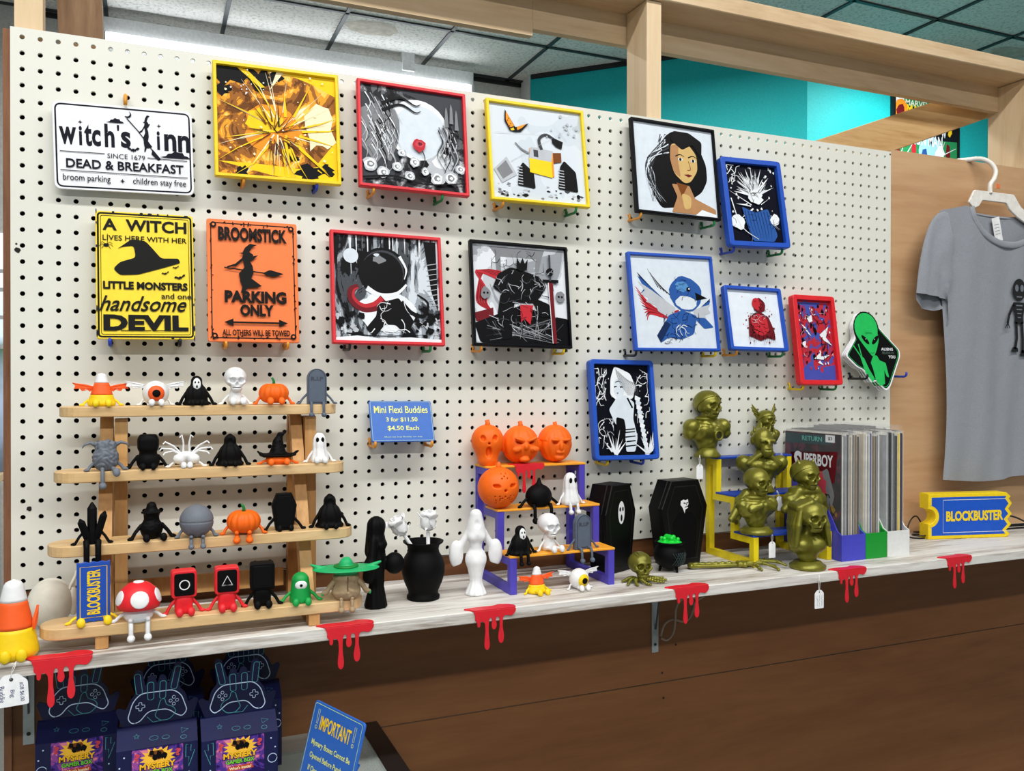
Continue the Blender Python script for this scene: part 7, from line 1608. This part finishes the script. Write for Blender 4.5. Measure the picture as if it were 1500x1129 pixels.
# --- boxes
NAVY = plain('carton_navy', (12, 17, 64), .4, spec=.3, var=.12, vs=14); NAVD = plain('carton_deep', (8, 12, 54), .4, spec=.3); LINE = plain('carton_line', (200, 220, 250), .5); LINT = plain('carton_teal', (70, 150, 160), .5); CARD = plain('card_edge', (236, 236, 240), .6)
def gamer_box(label, x, yf, flip, back=False):
    w = .108; t = thing('gift_box', label, 'box', (x, yf, CZ + .0008), 0, 'mystery gift boxes'); h = .1095; dp = .082; yr = .03; hr = .1315
    b = MB(); b.hull([(sx * w / 2, y, z) for sx in (-1, 1) for y, z in ((0, 0), (dp, 0), (0, h), (dp, h), (yr, hr), (yr + .006, hr))]); bd = b.build('carton', NAVY, t)
    if True:
        A = Art(.068, .108, ink('ink_galaxy', [(0, (40, 24, 90)), (.44, (78, 50, 140)), (.52, (150, 74, 150)), (.6, (224, 130, 150))], 40, 1.5), 41)
        R0 = circ(.5, .84, .36, 32); A.p(sheet('burst_gold', (248, 190, 60)), [(.5 + (x_ - .5) * (1 if k % 2 else .72), .86 + (z_ - .84) * (.46 if k % 2 else .3)) for k, (x_, z_) in enumerate(R0)]); A.blob(BR, .5, .9, .16, .3, 12, .4); A.splat(K_, 6, .34, .86, .66, .94, .02, .05)
        A.text(K_, 'MYSTERY', .505, .758, .72, .09, .08); A.text(sheet('box_amber', (252, 190, 40)), 'MYSTERY', .5, .762, .7, .08, .04); A.text(K_, 'GAMER BOX', .505, .675, .62, .07, .08); A.text(sheet('box_lime', (110, 200, 60)), 'GAMER BOX', .5, .678, .6, .058, .04)
        A.p(sheet('box_ember', (190, 70, 40)), [(.22, .55), (.78, .56), (.74, .62), (.26, .61)]); A.text(CRM, "What's Inside?", .5, .585, .46, .04, .02)
        for k in range(5): A.st(G2, [(.08, .5 - .055 * k), (.55, .505 - .055 * k)], .016, .012, 2)
        A.p(sheet('burst_gold', (248, 190, 60)), [(.78 + (.2 if k % 2 else .15) * math.cos(k * .3927), .4 + (.1 if k % 2 else .075) * math.sin(k * .3927)) for k in range(16)]); A.p(BR, [(.62, .37), (.94, .37), (.94, .43), (.62, .43)]); A.text(PK, '?', .1, .9, .12, .1, .05); A.text(PK, '?', .9, .9, .12, .1, .05)
        A.mb.build('front_picture', A.mats, bd, (-.034, -.0006, .0005))
        S = MB(); s_ = -1 if flip else 1
        S.M = Matrix.Identity(4); q = lambda L: [(s_ * a, c) for a, c in L]
        S.line(q([(.038, .106), (.045, .105), (.0445, .096), (.05, .097), (.0415, .074), (.042, .088), (.0375, .088)]), .0008, -.0008); bt = S.build('bolt_mark', LINT, bd)
        S = MB(); S.line(circ(-s_ * .046, .070, .0066, 20), .0009, -.0008)
        for a, c in ((-.044, .1), (-.05, .086), (.042, .066), (-.04, .05)): S.poly(rect(s_ * a - .001, c - .001, s_ * a + .001, c + .001), -.0008)
        S.build('ring_mark', LINE, bd)
        S = MB(); d_ = Vector((0, yr, hr - h)).normalized(); S.M = Matrix.Translation((0, -.0005, h)) @ Matrix(((1, 0, 0, 0), (0, d_.z, d_.y, 0), (0, -d_.y, d_.z, 0), (0, 0, 0, 1))).inverted()
        M4 = Matrix.Translation((0, -.0006, h + .0003)) @ Matrix.Rotation(-math.atan2(yr, hr - h), 4, 'X'); S = MB(); S.M = M4
        S.line([(-.028 + (.0042 if k % 2 == 0 else .0018) * math.sin(k * PI / 5), .02 + (.0042 if k % 2 == 0 else .0018) * math.cos(k * PI / 5)) for k in range(10)], .0005, 0); S.line([(.032, .024), (.042, .021), (.033, .016)], .0005, 0); S.line(circ(.035, .009, .004, 14, .003), .0005, 0); S.line(circ(-.005, .014, .006, 14, .0035), .0004, 0); S.line(circ(.011, .013, .005, 14, .003), .0004, 0)
        S.build('roof_marks', LINT, bd)
    # upright handle card cut as a game pad gripped by a hand
    s_ = -1 if flip else 1; OUT = [(-.047, 0), (-.056, .026), (-.052, .030), (-.042, .025), (-.038, .036), (-.028, .050), (-.031, .078), (-.026, .083), (-.020, .079), (-.016, .056), (-.012, .070), (-.004, .072), (0, .058), (.004, .072), (.011, .07), (.015, .056), (.024, .086), (.031, .088), (.034, .082), (.030, .050), (.039, .040), (.042, .025), (.052, .032), (.057, .028), (.047, 0)]
    b = MB(); b.prism(rnd_poly([(s_ * a, c) for a, c in OUT], .004, 4), 0, .0016); hd = b.build('handle_card', [NAVD, CARD][0], t, (0, yr + .002, hr - .001))
    L = MB(); y = -.0003; q = lambda P_: [(s_ * a, c) for a, c in P_]
    pad = rnd_poly(q([(-.034, .004), (-.040, .012), (-.033, .036), (-.022, .047), (.022, .047), (.033, .038), (.041, .014), (.034, .006), (.026, .010), (.014, .020), (-.012, .020), (-.024, .006)]), .007, 5)
    L.line(pad, .0013, y); plus = rnd_poly(q([(-.029, .026), (-.025, .026), (-.025, .022), (-.021, .022), (-.021, .026), (-.017, .026), (-.017, .030), (-.021, .030), (-.021, .034), (-.025, .034), (-.025, .030), (-.029, .030)]), .0012, 3); L.line(plus, .0008, y)
    for a, c in ((.018, .031), (.027, .031), (.0225, .036), (.0225, .026)): L.line(circ(s_ * a, c, .0022, 12), .0007, y)
    L.build('game_pad_outline', LINE, hd)
    L = MB()
    for a, c, e, g in ((-.009, .036, -.009, .062), (.007, .036, .008, .062), (-.024, .046, -.0275, .076), (.022, .048, .029, .081)):
        d_ = Vector((e - a, g - c)).normalized(); nn = Vector((-d_.y, d_.x)) * .0042; L.line(rnd_poly(q([(a + nn.x, c + nn.y), (e + nn.x, g + nn.y), (e - nn.x, g - nn.y), (a - nn.x, c - nn.y)]), .004, 4), .0008, y - .0002)
    L.line(rnd_poly(q([(.004, .034), (.001, .022), (-.004, .012), (.004, .004), (.016, .004), (.026, .014), (.022, .022), (.012, .026), (.01, .036)]), .004, 4), .0009, y - .0002); L.line(q([(-.014, .012), (-.006, .003), (.006, .004)]), .0008, y - .0002, False)
    L.build('hand_outline', LINT, hd); return t
gamer_box('navy gift box with game-pad handle, leftmost under the shelf', onY(113, 1085, -0.155).x, -0.155, False)
gamer_box('navy gift box with game-pad handle, middle of the front three and set lower', onY(231, 1093, -0.228).x, -0.228, False)
gamer_box('navy gift box with game-pad handle, right of the front three beside the notice', onY(352, 1077, -0.238).x, -0.238, True)
gamer_box('navy gift box behind the middle one, only its dark handle showing', .212, -.1, False, True)
gamer_box('navy gift box behind the right one, only its dark handle showing', .332, -.108, True, True)
# --- IMPORTANT notice, a leaning plate
TL = onY(466, 1024, -.27); u = Vector((.36, -.93, 0)).normalized(); nrm = Vector((-.93, -.36, 0)).normalized()
best = None
for k in range(40, 160):
    P_ = TL + u * (k * .001); dd = P_ - CV; cx_ = sum(CAM_R[0][i] * dd[i] for i in range(3)); czz = sum(CAM_R[2][i] * dd[i] for i in range(3)); e_ = abs(750 + FOCAL * cx_ / czz - 538)
    if best is None or e_ < best[0]: best = (e_, k * .001)
W = best[1]; lean = .28; up = (Vector((0, 0, 1)) - nrm * lean).normalized(); H = (TL.z - CZ - .001) / up.z
t = thing('notice_sign', 'blue IMPORTANT notice with yellow lettering leaning on the glass case', 'sign', (0, 0, 0))
bk = up.cross(u).normalized(); M = Matrix((u, bk, up)).transposed().to_4x4()
base = TL - up * H + u * W / 2; M.translation = base; t.location = base; t.rotation_euler = M.to_euler()
plate(t, W, H, .006, .004, SB if True else None); S = Sign(t, W, H); S.ring(LEM2, .003, .0009, .005)
S.tx(YL, 'IMPORTANT', .5, .84, .62, .12, .02)
for x in (.13, .87): S.mb.line([(x * W - W / 2 + a, z_ * H) for a, z_ in ((-.0016, .82), (.0016, .82), (.0022, .94), (-.0022, .94))], .0007, S.mat(LEM)); S.mb.line(circ(x * W - W / 2, .79 * H, .0024, 12), .0008, S.mat(LEM))
for k, (s_, w_) in enumerate((('Mystery Boxes Cannot Be', .78), ('Opened Before Purchase', .74), ('If Opened or Damaged', .7), ('You Must Purchase', .6), ('Thank You', .34))): S.tx(LEM, s_, .5, .66 - .105 * k, w_, .06, .015)
S.done(-.0041)
b = MB(); b.box(-.012, .0, .004, .012, .003, H * .6); o = b.build('prop_strut', SB, t); o.rotation_euler.x = R_(-24); o.location = (0, .002, .004)
# ================================================================== let soft plastic limbs rest flat on what carries them
bpy.context.view_layer.update()
def kids(o):
    for c in o.children: yield c; yield from kids(c)
for t, edge, Y in FIGS:
    z0 = t.location.z + .0002; front = Y - .0102 if edge else -9
    if not edge: front = Y - .024
    for o in kids(t):
        if o.type != 'MESH': continue
        M = o.matrix_world; Mi = M.inverted(); me = o.data; n_ = len(me.vertices); co = np.empty(n_ * 3, 'f'); me.vertices.foreach_get('co', co); co = co.reshape(-1, 3)
        A_ = np.array(M); w = co @ A_[:3, :3].T + A_[:3, 3]
        bad = (w[:, 2] < z0) & (w[:, 1] > front)
        if t.location.z < SHELF + .01: bad = w[:, 2] < z0
        if not bad.any(): continue
        w[bad, 2] = z0; B_ = np.array(Mi); co = w @ B_[:3, :3].T + B_[:3, 3]
        me.vertices.foreach_set('co', co.astype('f').ravel()); me.update()
